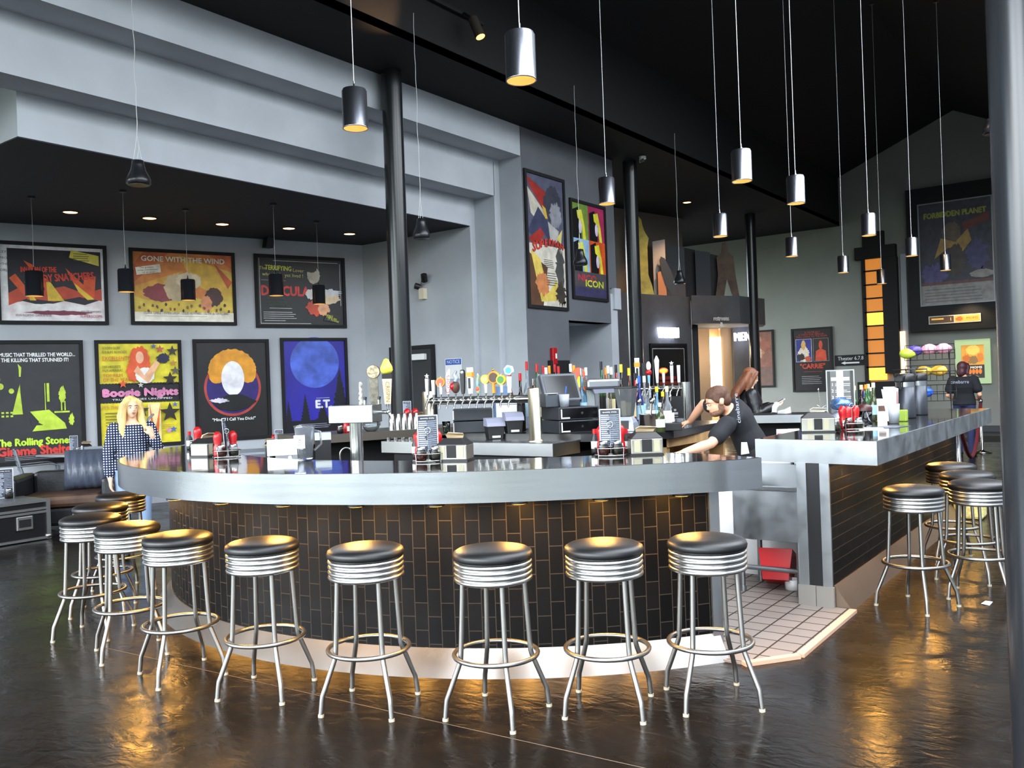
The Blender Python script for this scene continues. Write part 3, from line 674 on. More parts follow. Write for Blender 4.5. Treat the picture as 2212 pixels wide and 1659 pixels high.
def art_red_beams(a):
    a.rect(0, 0, 1, 1, 'e9e6e8').rect(.07, .04, .975, .955, '15131f')
    a.poly([(.07, .04), (.975, .04), (.975, .3), (.8, .22), (.6, .27), (.4, .2), (.2, .26), (.07, .22)], 'efe3e4')
    a.poly([(.07, .2), (.25, .3), (.5, .26), (.75, .33), (.975, .28), (.975, .45), (.8, .38), (.6, .47), (.35, .4), (.2, .46), (.07, .36)], 'c8482b')
    for p in ([(.25, .28), (.33, .28), (.14, .62), (.08, .56)], [(.45, .3), (.56, .3), (.45, .55), (.36, .62)], [(.5, .3), (.57, .3), (.3, .75), (.22, .8)], [(.78, .32), (.9, .32), (.92, .62), (.8, .6)], [(.72, .45), (.85, .3), (.9, .36), (.62, .72)]): a.poly(p, 'e2571f')
    for p in ([(.27, .27), (.33, .27), (.22, .52)], [(.44, .27), (.6, .27), (.47, .52), (.43, .52)], [(.74, .4), (.83, .29), (.9, .3), (.7, .52)]): a.poly(p, 'f0c83a')
    a.ell(.5, .16, .38, .07, 'f5eeee', j=.08, seed=4).ell(.55, .11, .3, .03, '7a2b45', j=.2, seed=5)
    a.rect(.0, .45, .065, .97, 'efeff0').txt('KEY', .03, .9, .05, '151515').txt('FROM', .05, .82, .045, '151515').txt('OTHER', .04, .74, .045, '151515').txt('WORLD!', .035, .66, .045, '151515')
    a.txt('INVASION OF THE', .36, .68, .1, 'd33a22', w=.34, rot=.03, bold=.003).txt('BODY SNATCHERS', .6, .585, .14, 'd33a22', w=.6, rot=.1, bold=.004)
    a.poly([(.66, .86), (.955, .76), (.955, .9), (.68, .965)], 'd9cf56').lines(.7, .92, .88, 4, .03, '5a5a28')
    a.txt("WALTER WANGER'S", .86, .13, .035, '30303a', w=.2).txt('SUPERSCOPE', .86, .065, .05, 'b03a4a', w=.22).txt('KEVIN McCARTHY - DANA WYNTER', .3, .07, .045, '4a4a58', w=.34)
def art_orange(a):
    a.rect(0, 0, 1, 1, 'd8853a')
    for p, c in (([(.1, 1), (.35, 1), (.0, .55), (0, .8)], 'c8642f'), ([(.45, .98), (1, .75), (1, .3), (.6, .55)], 'dcb03c'), ([(.75, 1), (1, 1), (1, .8)], 'cf6a34'), ([(0, .5), (.5, .75), (.3, .3), (0, .25)], 'dba23c'), ([(0, .13), (1, .13), (1, .38), (.7, .33), (.4, .4), (.15, .3), (0, .36)], 'd9bd46'), ([(.8, .9), (.95, .5), (1, .6)], 'c65a30')): a.poly(p, c)
    a.ell(.3, .42, .2, .13, '8e3a3f', j=.12, seed=2).ell(.42, .5, .12, .2, 'c9b48e', j=.1, seed=3).ell(.55, .6, .13, .12, 'd8caa8', j=.1, seed=8).ell(.8, .37, .09, .14, '4a2622', j=.1, seed=6).ell(.72, .27, .06, .12, 'd98e5e', j=.1, seed=7)
    for k in range(22): a.ell(.05+k*.043, .2+.05*math.sin(k*2.3), .012, .025, random.Random(k).choice(['6b4a2c', '8d6a30', '3d3024']), n=9, j=.3, seed=k)
    a.rect(0, 0, 1, .135, 'ece6d6')
    a.txt('GONE WITH THE WIND', .5, .9, .105, 'f2e9d2', w=.84, bold=.003)
    a.poly([(.03, .66), (.27, .71), (.26, .83), (.02, .77)], 'e8e2d0').txt('The greatest', .13, .775, .035, '3a2a20', rot=.1, w=.14).txt('screen entertainment', .14, .74, .035, '3a2a20', rot=.1, w=.2).txt('of all time!', .15, .705, .035, '3a2a20', rot=.1, w=.12)
    a.txt('CLARK GABLE - VIVIEN LEIGH - LESLIE HOWARD - OLIVIA de HAVILLAND', .52, .12, .05, '3a3026', w=.86).lines(.1, .08, .9, 1, .02, 'a89f8c')
def art_black_red(a):
    a.rect(0, 0, 1, 1, '0c0c0d').rect(.02, .015, .025, .985, 'c8c8c8').rect(.97, .3, .975, .95, 'c8c8c8').rect(.18, .955, .95, .962, 'c8c8c8').rect(.02, .015, .6, .022, 'c8c8c8')
    a.txt('The', .06, .84, .07, 'c9c56a').txt('TERRIFYING', .24, .845, .1, 'd6dd3c', w=.3, rot=-.03, bold=.002).txt('Lover', .47, .82, .075, 'c9c56a', rot=-.03).txt('who died - yet lived !', .29, .745, .075, 'c9c56a', w=.47, rot=-.02)
    a.rect(.04, .66, .32, .665, 'b0a08a').txt('DRACULA', .31, .5, .2, 'd1322c', w=.55, bold=.008)
    a.ell(.65, .76, .075, .13, 'b5ae9a', j=.08, seed=2).ell(.62, .86, .07, .06, '0c0c0d', j=.1).ell(.63, .47, .08, .08, 'd9d6d2', j=.15, seed=3).ell(.82, .42, .14, .1, 'dfc6a2', j=.12, seed=4).ell(.85, .5, .13, .05, 'cfd0d6', j=.3, seed=9).ell(.66, .26, .11, .12, 'c3411f', j=.2, seed=5).ell(.76, .24, .07, .1, 'e0a378', j=.1, seed=6)
    for k, s in enumerate(('PETER CUSHING', 'MELISSA STRIBLING', 'CHRISTOPHER LEE')): a.txt(s, .2+.01*k, .385-.05*k, .045, '2e4a34', w=.2+.03*k)
    a.lines(.05, .19, .48, 4, .03, 'b8b8b8').rect(.12, .24, .38, .248, 'b8b8b8').rect(.06, .055, .3, .064, 'b8b8b8')
    a.poly([(.75, .07), (.93, .03), (.97, .13), (.8, .2)], '1a1a12').txt("DON'T", .82, .14, .04, 'd6dd3c', rot=-.3).txt('DARE SEE', .85, .105, .04, 'd6dd3c', rot=-.3).txt('IT ALONE!', .87, .07, .04, 'd6dd3c', rot=-.3)
def art_lime(a):
    a.rect(0, 0, 1, 1, '26262a')
    a.txt('THE MUSIC THAT THRILLED THE WORLD...', .46, .905, .045, 'f0f0f0', w=.98, bold=.0012).txt('AND THE KILLING THAT STUNNED IT!', .42, .86, .045, 'f0f0f0', w=.9, bold=.0012)
    c = 'b9d23e'
    a.ell(.08, .64, .035, .027, c).ell(.2, .6, .03, .022, c).ell(-.02+.06, .7, .04, .02, c, j=.2)
    for k in range(5): a.poly([(.2+.02*k, .4), (.24+.02*k, .4), (.3, .66-.02*k), (.28, .62)], c)
    a.poly([(.29, .72), (.31, .72), (.32, .8), (.28, .83), (.29, .78)], c)
    for k in range(9): a.rect(.03+.05*(k % 4), .38+.03*(k//4), .06+.05*(k % 4), .395+.03*(k//4), c)
    a.poly([(.4, .42), (.62, .43), (.8, .31), (.82, .26), (.42, .25), (.5, .33)], c).poly([(.4, .36), (.55, .3), (.42, .3)], '26262a')
    a.rect(.6, .5, .63, .66, c).rect(.575, .43, .585, .66, c).ell(.78, .56, .04, .07, c, j=.2).rect(.76, .42, .775, .5, c).rect(.8, .42, .815, .5, c).rect(.68, .4, .86, .415, c).ell(.88, .34, .03, .05, c, j=.3)
    a.txt('The Rolling Stones', .44, .16, .085, 'b9dc3a', w=.88, bold=.004).txt('Gimme Shelter', .47, .085, .1, 'cf3a34', w=.9, bold=.005)
    a.lines(.1, .045, .9, 3, .014, '8c8c92')
def art_yellow(a):
    a.rect(0, 0, 1, 1, 'e3d42f').rect(0, .42, 1, .6, '15141a')
    for k in range(26): a.ell(k/25, .6, .022, .008, '15141a', n=10); a.ell(k/25, .42, .022, .008, '15141a', n=10)
    for s, y, z, c, w in (('GOLDEN GLOBE', .955, .035, '4b4a22', .22), (u'FÜR BURT REYNOLDS', .915, .035, '4b4a22', .3), ('EXCELLENT!', .85, .06, 'dd5a28', .32), ('DER HEISSESTE', .77, .035, '4b4a22', .22), ('FILM AMERIKAS', .735, .035, '4b4a22', .24), ('TOP FILM', .685, .045, 'dd5a28', .24), ('OF THE YEAR', .64, .05, 'dd5a28', .34)): a.txt(s, .04+w/2, y, z, c, w=w)
    a.ell(.5, .82, .13, .15, 'df5a2c', j=.1, seed=3).ell(.42, .72, .09, .1, 'df5a2c', j=.15, seed=5).ell(.5, .86, .05, .06, 'f0b594').ell(.56, .68, .12, .08, 'f3efe6', j=.05).poly([(.42, .72), (.6, .6), (.75, .8), (.7, .83), (.55, .68), (.47, .78)], 'efb58e').ell(.8, .85, .08, .05, '1d1c3c', j=.2)
    for x, y, r, c in ((.68, .97, .04, '5a67a8'), (.76, .94, .06, 'b05a44'), (.92, .92, .08, '3a3430'), (.93, .8, .05, 'b7833c'), (.95, .72, .07, '5a5648'), (.88, .64, .1, '2d2416'), (.28, .6, .06, 'd5562f'), (.5, .585, .04, 'cfcac0')): a.star(x, y, r, c)
    a.txt('Boogie Nights', .5, .51, .1, 'd886ae', w=.94, bold=.008).txt('TRUE STORIES UNZIPPED', .52, .445, .025, 'e8e8e8', w=.76)
    a.txt("IT'S THE BOMB", .2, .37, .045, 'dd7a28', w=.36).lines(.05, .32, .32, 5, .03, '6a652a').lines(.05, .16, .3, 5, .028, 'd08a2a')
    a.rect(.58, .03, .74, .4, 'ecdba0').poly([(.6, .4), (.62, .03), (.7, .03), (.74, .4), (.66, .12)], 'df6a2c')
    for x, y, r, c in ((.5, .33, .1, '3a3028'), (.86, .3, .14, '2c2418'), (.93, .38, .04, '4a67a8'), (.84, .12, .05, 'c98aa8'), (.9, .13, .05, '4a67a8')): a.star(x, y, r, c)
    a.ell(.5, .31, .03, .03, 'd5562f').lines(.76, .18, .95, 2, .02, 'c5a43a')
def art_ring(a):
    a.rect(0, 0, 1, 1, '1a1919')
    k = a.w/a.h
    a.ell(.5, .52, .41, .41*k, 'b34238', n=64).ell(.5, .52, .375, .375*k, '2c1f6b', n=64)
    for i in range(14):
        t = PI*(-.12+1.24*i/13); a.ell(.5+.25*math.cos(t), .7+.22*k*math.sin(t), .1, .1*k, 'e39a26', n=22, j=.06, seed=i)
    a.ell(.5, .72, .25, .25*k, 'e39a26', j=.03)
    a.ell(.5, .62, .165, .25*k, 'eceaf2').poly([(.2, .37), (.42, .45), (.62, .45), (.84, .37), (.7, .3), (.5, .27), (.3, .3)], '121214').ell(.3, .39, .12, .025, 'd8d4e4', j=.3, seed=4)
    a.txt('"Mind If I Call You Dick?"', .5, .19, .042, 'eeeeee', w=.62, bold=.0012)
MOON = M('print_moon', '4a63c8', .42, noise=(5, .35))
NIGHT = M('print_night_blue', '2a249a', .42, noise=(1.6, .3))
def art_moon(a):
    k = a.w/a.h
    a.rect(0, 0, 1, 1, NIGHT).ell(.5, .76, .4, .4*k, MOON, n=64)
    def pine(cx, top, wd, s):
        rn = random.Random(s); pts = [(cx-wd, 0)]
        for i in range(12): t = i/12; pts += [(cx-wd*(1-t)*rn.uniform(.75, 1.15), top*t), (cx-wd*(1-t)*.7, top*t+.01)]
        pts.append((cx, top))
        for i in range(11, -1, -1): t = i/12; pts += [(cx+wd*(1-t)*.7, top*t+.01), (cx+wd*(1-t)*rn.uniform(.75, 1.15), top*t)]
        a.poly([(min(1, max(0, x)), y) for x, y in pts], '11101c')
    pine(.9, .7, .22, 1); pine(.32, .42, .12, 2); pine(.05, .35, .08, 4); pine(.6, .3, .2, 5)
    a.rect(0, 0, 1, .12, '100f18').txt('E.T.', .62, .29, .12, 'e8e8f0', w=.26, bold=.006).rect(.5, .36, .72, .365, 'c0c0d0').lines(.2, .08, .8, 3, .02, '9a9ab0')
wallposter('wide framed poster of red beams on black with red lettering, leftmost of the upper row', (-12, 519, ), (235, 702), art_red_beams)
wallposter('wide framed orange poster with pale title lettering along its top, middle of the upper row', (277, 535), (511, 703), art_orange)
wallposter('wide framed black poster with big red lettering, right end of the upper row', (547, 548), (748, 709), art_black_red)
a_, b_ = on_wall(178, 735), on_wall(188, 1000)
poster('tall framed dark poster with lime shapes and lime and red titles', a_-PU*1.17+PN*.002, 1.17, 1.72, PU, art_lime, group='framed posters on the lounge wall')
for lab, tl, br, art in (('tall framed yellow poster with pink lettering behind the woman', (203, 735), (399, 960), art_yellow),
                         ('tall framed black poster with a red ring around orange and white shapes', (415, 733), (590, 950), art_ring),
                         ('tall framed blue poster of a big pale moon over dark pines', (604, 730), (757, 945), art_moon)):
    a_, b_ = on_wall(*tl), on_wall(*br); ww = (b_-a_).dot(PU)
    tr = on_wall(dict(art_yellow=390, art_ring=579, art_moon=748)[art.__name__], tl[1]-1); ww = (tr-a_).dot(PU)
    poster(lab, a_+PN*.002, ww, 1.58, PU, art, group='framed posters on the lounge wall')
# two tall posters in the dark bay
def art_red_title(a):
    a.rect(0, 0, 1, 1, '55566a').poly([(0, .98), (.55, .88), (.5, .72), (.1, .9)], '9c2f28').poly([(.02, .9), (.5, .72), (.45, .6), (.1, .7)], 'bdb6a6').ell(.7, .8, .24, .15, '3c3d48', j=.1).ell(.78, .72, .16, .1, '8a8a92', j=.2, seed=3)
    a.poly([(0, .56), (.3, .76), (.55, .66), (.75, .52), (.6, .5), (.4, .58), (.2, .5)], '3b3d56').poly([(.0, .5), (.35, .6), (.45, .55), (.2, .46)], '9c2f28').poly([(.4, .78), (.5, .76), (.55, .68), (.48, .68)], 'c9a43c')
    a.poly([(.55, .66), (.85, .6), (.8, .5), (.6, .52)], 'a9a6a2').poly([(.78, .54), (.95, .62), (.9, .5)], 'c8bd6a')
    a.rect(0, 0, 1, .47, 'c9c3b4').poly([(0, .4), (.5, .3), (.35, 0), (0, 0)], '5a3f2e').poly([(.05, .42), (.3, .36), (.5, .1), (.75, .22), (.8, .05), (.3, .03)], 'd3ba58').ell(.35, .17, .18, .09, 'c07a4c', j=.2, seed=5).ell(.85, .3, .12, .16, '4a4a48', j=.3, seed=8).ell(.85, .1, .14, .09, '3c3630', j=.3, seed=9).lines(.4, .36, .7, 5, .014, '5a5a58').lines(.45, .26, .78, 6, .018, '6b6b68')
    T = 'SUPERMAN'
    for i, ch in enumerate(T): a.txt(ch, .14+i*.108, .44+.055*math.sin(i/7*PI*.75), .1-.006*i*(i < 5)-.03*(i >= 5), 'b83a2c', bold=.004)
def art_quarters(a):
    for x, y, c in ((0, .62, '6f8a3c'), (.5, .62, 'a32f58'), (0, .27, '8fb4cf'), (.5, .27, 'cc5228')):
        a.rect(x, y, x+.5, y+(.38 if y > .5 else .35), c)
        a.poly([(x+.03, y), (x+.03, y+.3), (x+.2, y+.34), (x+.28, y+.12), (x+.28, y)], '121212').poly([(x+.16, y+.3), (x+.3, y+.32), (x+.38, y+.16), (x+.42, y), (x+.33, y), (x+.3, y+.18), (x+.18, y+.22)], 'd6cf3a').ell(x+.25, y+.13, .05, .07, 'c9bcd2', n=16)
    a.rect(0, 0, 1, .27, '4b474b').rect(0, 0, 1, .1, '3b3858').txt('NICO', .4, .2, .1, 'b8323a', w=.55, bold=.003).txt('ICON', .62, .145, .1, 'c9cf3c', w=.55, bold=.003)
def bayposter(label, TL, BR, art):
    a, b = ony(*TL, Y1-.008), ony(*BR, Y1-.008); poster(label, a, b.x-a.x, a.z-b.z, (1, 0, 0), art, group='tall posters in the dark bay')
bayposter('tall framed poster with curved red title on blue and cream, in the dark bay', (1129, 363), (1226, 672), art_red_title)
bayposter('tall framed pop art poster of four coloured quarters, right of the red titled one', (1228, 427), (1312, 653), art_quarters)
# far wall posters
def farposter(label, TL, BR, art, **k):
    a, b = onx(*TL, XF-.01), onx(*BR, XF-.01); return poster(label, a, a.y-b.y, a.z-b.z, (0, -1, 0), art, **k)
def art_two_panels(a):
    a.rect(0, 0, 1, 1, '141214').rect(.06, .47, .49, .85, 'cfcfd6').rect(.07, .475, .48, .845, '2a337e').ell(.27, .6, .15, .13, 'd8ccb8', j=.15).ell(.27, .75, .06, .08, 'd2a25e', j=.1).ell(.2, .55, .1, .06, '2a1f1c', j=.3, seed=3).ell(.38, .52, .08, .05, 'c2553f', j=.3, seed=5)
    a.rect(.53, .47, .94, .85, '8a8a90').rect(.54, .475, .93, .845, '241f20').ell(.73, .74, .05, .07, 'c5492f').poly([(.58, .48), (.6, .64), (.73, .68), (.86, .64), (.88, .48)], 'c5492f')
    a.txt("IF YOU'VE GOT", .52, .955, .04, 'b0443a', w=.4).txt('A TASTE FOR TERROR...', .51, .92, .04, 'b0443a', w=.72).txt('TAKE CARRIE TO THE PROM.', .5, .885, .04, 'b0443a', w=.84)
    a.txt('"CARRIE"', .5, .39, .11, 'b5402f', w=.66, bold=.004).rect(.25, .3, .75, .306, '8a3a30').lines(.2, .23, .8, 5, .03, '8a8a8c')
farposter('tall framed black poster with two pictures and red title on the far wall', (1709, 711), (1803, 845), art_two_panels)
def art_rust(a): a.rect(0, 0, 1, 1, '7a4632').ell(.3, .7, .3, .2, 'a06a4a', j=.2).ell(.25, .62, .2, .12, 'b59a7c', j=.2, seed=2).rect(.0, 0, 1, .35, '5d4034').ell(.6, .75, .25, .12, '8c4a30', j=.3, seed=4)
farposter('dim rust coloured framed poster partly behind the restrooms column', (1622, 715), (1675, 836), art_rust)
# big black framed poster box
tl, br = onx(1955, 412, XF-.3), onx(2172, 706, XF-.3)
t = thing('poster_display', 'huge black display box on the far wall holding a dim yellow titled poster', 'poster display', (XF-.3, tl.y, br.z))
w, h = tl.y-br.y, tl.z-br.z; T = frame3((0, 0, 0), (0, -1, 0), UPV)
mb = MB(); mb.T = T; mb.box((0, 0, -.3), (w, h, 0)); mb.build('display_box', MATTE, t)
p1, p2 = onx(1984, 445, XF-.31), onx(2148, 648, XF-.31)
mb = MB(); mb.T = T @ Matrix.Translation((tl.y-p1.y, p2.z-br.z, .0)); pw, ph = p1.y-p2.y, p1.z-p2.z
mb.box((-.03, -.03, 0), (0, ph+.03, .03)).box((pw, -.03, 0), (pw+.03, ph+.03, .03)).box((0, ph, 0), (pw, ph+.03, .03)).box((0, -.03, 0), (pw, 0, .03)); mb.build('inner_frame', M('grey_metal_frame', '8a8c90', .4, .6), t)
a = Art(pw, ph, T @ Matrix.Translation((tl.y-p1.y, p2.z-br.z, .004)))
a.rect(0, 0, 1, 1, '43424c').rect(0, 0, 1, .19, '8f8b88').ell(.45, .7, .13, .1, '6b5a50', j=.1).poly([(.2, .45), (.3, .65), (.5, .6), (.68, .72), (.72, .6), (.6, .5), (.4, .55), (.3, .5)], 'a5834e').ell(.5, .42, .12, .16, '4a4440', j=.1).ell(.2, .3, .18, .1, '55507a', j=.3, seed=3).ell(.8, .45, .14, .16, '4c4a6e', j=.3, seed=4).ell(.85, .27, .16, .04, '9a9490', j=.1).rect(.0, .19, 1, .22, '6a4a48')
a.poly([(.6, .78), (.97, .86), (.97, .78), (.62, .7)], '6f3a3a').lines(.05, .15, .95, 5, .03, '6f6c6c').txt('FORBIDDEN PLANET', .5, .88, .075, '9a9a48', w=.86, bold=.004)
a.mb.build('print', a.mats, t)
p1, p2 = onx(2006, 690, XF-.33), onx(2119, 694, XF-.33)
s_ = thing('lit_sign', 'small lit orange and black sign strip on the lower edge of the huge display box', 'sign', (XF-.3, p1.y, p2.z))
ww, hh = p1.y-p2.y, .2; T2 = frame3((0, 0, 0), (0, -1, 0), UPV)
mb = MB(); mb.T = T2; mb.box((0, 0, 0), (ww, hh, .03)); mb.build('sign_frame', M('sign_frame_white', 'd8d4c8', .5), s_)
a = Art(ww-.04, hh-.04, T2 @ Matrix.Translation((.02, .02, .031)), .9); a.rect(0, 0, .49, 1, '4a3320').lines(.04, .75, .36, 1, .8, 'd9a54a').txt('1', .43, .5, .7, 'f0d59a').rect(.51, 0, 1, 1, 'e0963c').ell(.6, .5, .07, .35, 'b8572c', j=.3).txt('MOMS', .85, .5, .5, '5a3a1c', w=.22)
a.mb.build('sign_print', a.mats, s_)
def art_amber(a):
    a.rect(0, 0, 1, 1, '3a3028').rect(0, .38, 1, 1, 'd9973c').ell(.5, .85, .3, .15, 'ecc25c', j=.1).ell(.5, .55, .25, .12, '8a6a40', j=.2).ell(.2, .6, .16, .12, 'c06a2c', j=.3, seed=2).ell(.82, .62, .14, .14, 'c87830', j=.3, seed=3).rect(0, 0, 1, .4, '2c2824').txt('MOMS', .62, .32, .09, 'e8e0d0', w=.5, bold=.004)
    for k in range(5): a.ell(.2+.15*k, .2, .07, .08, 'd8772c', n=14)
    a.lines(.3, .08, .8, 2, .03, 'a09a90')
farposter('lit amber poster in a pale green glowing frame on the far wall', (2063, 735), (2143, 828), art_amber, fw=.14, frame=M('green_lit_frame', 'c3dca6', .3, em=.15, emc='c8e8a0'), depth=.08, em=.8, fname='lit_frame')
def art_women_door(a): a.rect(0, 0, 1, 1, '17171a').rect(.03, .03, .97, .97, 'b8b8ba').rect(.045, .04, .955, .96, '151517').lines(.2, .62, .85, 3, .06, '8c2a22', t=.7).ell(.35, .3, .2, .12, '4a4644', j=.4)
wa, wb = V(pt(1335, 18.45)+(0,)), V(pt(1498, 20.2)+(0,)); WU = (wb-wa).normalized(); WN = WU.cross(UPV)
p1, p2 = onp(1402, 742, wa+WN*.01, WN), onp(1482, 760, wa+WN*.01, WN)
poster('black framed poster with dark red script below the glowing women sign', p1, (p2-p1).dot(WU), 1.9, WU, art_women_door)
# ---------------- signs
NEON = M('white_neon', 'ffffff', .4, em=8, emc='dfe8ff')
WHT = M('white_lettering', 'e4e4e4', .5)
def sign_letters(name, label, body, p, u, size, m, w, depth=.05, cat='sign', extra=None):
    t = thing(name, label, cat, p); mb = MB(); mb.T = frame3((0, 0, 0), u, UPV); mb.text(body, size, Matrix.Identity(4), 0, ext=depth, w=w)
    if extra: extra(mb)
    mb.build('lettering', m, t); return t
sign_letters('neon_sign', 'glowing white sign reading women on the charcoal wall', 'WOMEN', onp(1444, 720, wa+WN*.09, WN), WU, .33, NEON, .66)
p = V(pt(1604, 22.0)+(0,)); mu = (V(w4+(0,))-V(w3+(0,))).normalized(); q = onp(1604, 728, p, mu.cross(UPV))
sign_letters('neon_sign', 'glowing white sign reading men, half hidden by the restrooms column', 'MEN', q, mu, .3, NEON, .42)
fu = (V(B+(0,))-V(A+(0,))).normalized(); fnn = fu.cross(UPV)
def arrow(mb): mb.add([(-.03, -.09, 0), (.03, -.09, 0), (.03, -.14, 0), (.08, -.14, 0), (0, -.2, 0), (-.08, -.14, 0), (-.03, -.14, 0)], [(0, 6, 2, 1), (5, 4, 3)])
sign_letters('restrooms_sign', 'white sign reading restrooms with a down arrow on the dark fascia', 'restrooms', onp(1558, 688, V(A+(0,))+fnn*.03, fnn), fu, .16, WHT, .44, .01, extra=arrow)
p1, p2 = onx(1803, 768, XF-.03), onx(1873, 788, XF-.03)
t = thing('theater_sign', 'small black sign reading Theater 6.7.8 with a left arrow', 'sign', (XF-.01, p1.y, p2.z)); ww, hh = p1.y-p2.y, p1.z-p2.z
mb = MB(); mb.T = T2; mb.box((0, 0, 0), (ww, hh, .02)); mb.build('sign_board', MATTE, t)
mb = MB(); mb.T = T2 @ Matrix.Translation((ww/2, hh*.66, .022)); mb.text('Theater 6.7.8', .14, Matrix.Identity(4), w=ww*.8); mb.build('lettering', WHT, t)
mb = MB(); mb.T = T2 @ Matrix.Translation((ww/2, hh*.25, .022)); mb.add([(-.25, 0, 0), (-.14, .045, 0), (-.14, .02, 0), (.22, .02, 0), (.22, -.02, 0), (-.14, -.02, 0), (-.14, -.045, 0)], [(0, 6, 1), (2, 5, 4, 3)]); mb.build('arrow', WHT, t)
p = onx(980, 788, 10.49); t = thing('notice_sign', 'white notice sign with a blue heading behind the beer taps', 'sign', (p.x, p.y, p.z))
mb = MB(); mb.T = T2; mb.box((-.17, -.22, 0), (.17, .1, .008)); mb.build('sign_board', WHITE, t)
mb = MB(); mb.T = T2; mb.box((-.16, .0, .008), (.16, .09, .009)); mb.build('blue_band', BLUE, t)
mb = MB(); mb.T = T2 @ Matrix.Translation((0, .045, .0095)); mb.text('NOTICE', .075, Matrix.Identity(4), w=.26); mb.build('lettering', WHT, t)
# ---------------- amber wall light tower
AMB = M('amber_glass_panel', 'b8743a', .4, em=1.0, emc='c87a30'); AMBL = M('amber_glass_panel_bright', 'f0a640', .4, em=4.5, emc='ff9c30')
t1, t2 = onx(1868, 557, XF-.12), onx(1912, 822, XF-.12)
tw = thing('wall_light_tower', 'tall black wall light with stacked amber glass panels', 'wall light', (XF, t1.y, 0))
def TB(y0, y1, z0, z1, d, nm, m): MB().box((-d, y1-t1.y, z0), (-.002, y0-t1.y, z1)).build(nm, m, tw)
zz = [t1.z-(t1.z-t2.z)*k/9 for k in range(10)]; yl, yr = t1.y, onx(1910, 700, XF-.12).y
for k in range(9):
    TB(yl, yr, zz[k+1]+.02, zz[k]-.02, .1, 'glass_panel', AMBL if k in (4, 8) else AMB)
    TB(yl+.05, yr, zz[k]-.02, zz[k]+.02, .13, 'glazing_bar', MATTE)
TB(yl+.1, yl, t2.z-.05, t1.z, .13, 'side_bar', MATTE); TB(yr, onx(1945, 700, XF).y, 1.5, t1.z-.05, .2, 'post', MATTE)
TB(onx(1850, 545, XF).y, onx(1938, 545, XF).y, 4.5, 4.82, .22, 'cap', MATTE); TB(onx(1865, 515, XF).y, onx(1911, 515, XF).y, 4.82, 5.2, .15, 'finial', MATTE)
TB(yl+.25, onx(1948, 830, XF).y, 0, zz[9]-.02, .3, 'base', MATTE)
w1_, w2_ = onx(1945, 545, XF), onx(1962, 800, XF)
struct(MB().box((XF-.06, w2_.y-.05, 0), (XF, w1_.y, 4.55)).build('trim_pilaster', WALL))
o = MB().box((XF-.09, onx(1958, 760, XF).y, 1.0), (XF-.061, onx(1944, 760, XF).y, onx(1950, 716, XF).z)).build('niche_light', M('warm_niche_glow', 'f4d2a8', .5, em=3, emc='ffc890')); tag(o, 'narrow warm lit niche beside the black wall light tower', 'wall light')
o = MB().box((-.04, -.16, .6), (.04, .16, 2.6)).build('wall_lamp', M('warm_white_tube', 'fff2d8', .5, em=14, emc='ffe6bc')); q = off(pt(1548, 22.3), .1); o.location = (q[0], q[1], 0); o.rotation_euler = (0, 0, HEAD); tag(o, 'tall glowing white wall lamp in the restroom passage', 'wall light')
# ---------------- standees and boards stored on the ledge
def dl(px): return 18.45+(px-1335)/163*1.75+.35
def board(name, label, cat, px0, px1, ztop, outl, m, back=0, z0=3.451, tilt=0, mats=None, dep=None):
    d = (dep or dl((px0+px1)/2))+back; a = V(pt(px0, d)+(z0,)); b = V(pt(px1, d)+(z0,)); u = (b-a).normalized(); w = (b-a).length; h = ztop-z0
    mb = MB(); n = len(outl); vs = [(x*w-w/2, y*h, k) for k in (0, .02) for x, y in outl]
    mb.T = frame3((0, 0, 0), u, UPV)
    mb.add(vs, [tuple(range(n))[::-1], tuple(range(n, 2*n))]+[(i, (i+1) % n, (i+1) % n+n, i+n) for i in range(n)])
    o = mb.build(name, m); o.location = (a+b)/2; return tag(o, label, cat)
PIN_ = [(0, 0), (1, 0), (.93, .12), (.8, .26), (.8, .6), (.86, .72), (.72, .8), (.64, .88), (.6, .96), (.5, 1), (.4, .98), (.34, .9), (.3, .8), (.14, .72), (.2, .6), (.22, .26), (.08, .12)]
board('cardboard_standee', 'plain gold cardboard standee on the ledge right of the second column', 'standee', 1364, 1420, dp(1390, 458, 18.9).z, PIN_, M('gold_card', 'c9ac3c', .5, noise=(5, .3)))
o = board('white_board', 'tall white board leaning on the ledge beside the gold standee', 'board', 1420, 1447, dp(1434, 512, 19.7).z, [(0, 0), (1, 0), (1, 1), (0, .97)], M('grey_white_board', 'b3aca6', .7), .2)
board('orange_board', 'small orange board in front of the tall white board', 'board', 1429, 1447, dp(1434, 580, 19.5).z, [(0, 0), (1, 0), (1, .9), (.4, 1), (0, .95)], M('orange_card', 'd98d5c', .6), .05)
board('oval_board', 'dark oval pointed board leaning on the ledge', 'board', 1434, 1466, dp(1440, 548, 19.5).z, [(.75, 0), (1, 0), (.98, .35), (.75, .65), (.35, .95), (.1, 1), (0, .9), (.1, .65), (.35, .3)], M('dark_slate_board', '33343a', .5), -.1)
for k, (p0, p1, zt, c) in enumerate([(1448, 1488, 522, '505158'), (1488, 1511, 524, '2b2b30'), (1511, 1543, 532, '45464e'), (1543, 1562, 540, '2b2b30')]):
    board('storage_panel', ['grey panel stored upright on the ledge behind the dark oval board', 'near black panel stored upright, second in the row on the ledge', 'blue grey panel stored upright, third in the row on the ledge', 'near black panel at the right end of the row on the ledge'][k], 'panel', p0, p1, dp((p0+p1)/2, zt, 20.4).z, [(0, 0), (1, 0), (1, .95), (0, 1)], M('panel_'+c, c, .7), .6 if k < 2 else 0, dep=None if k < 2 else 21.0, z0=3.451 if k < 2 else 3.471)
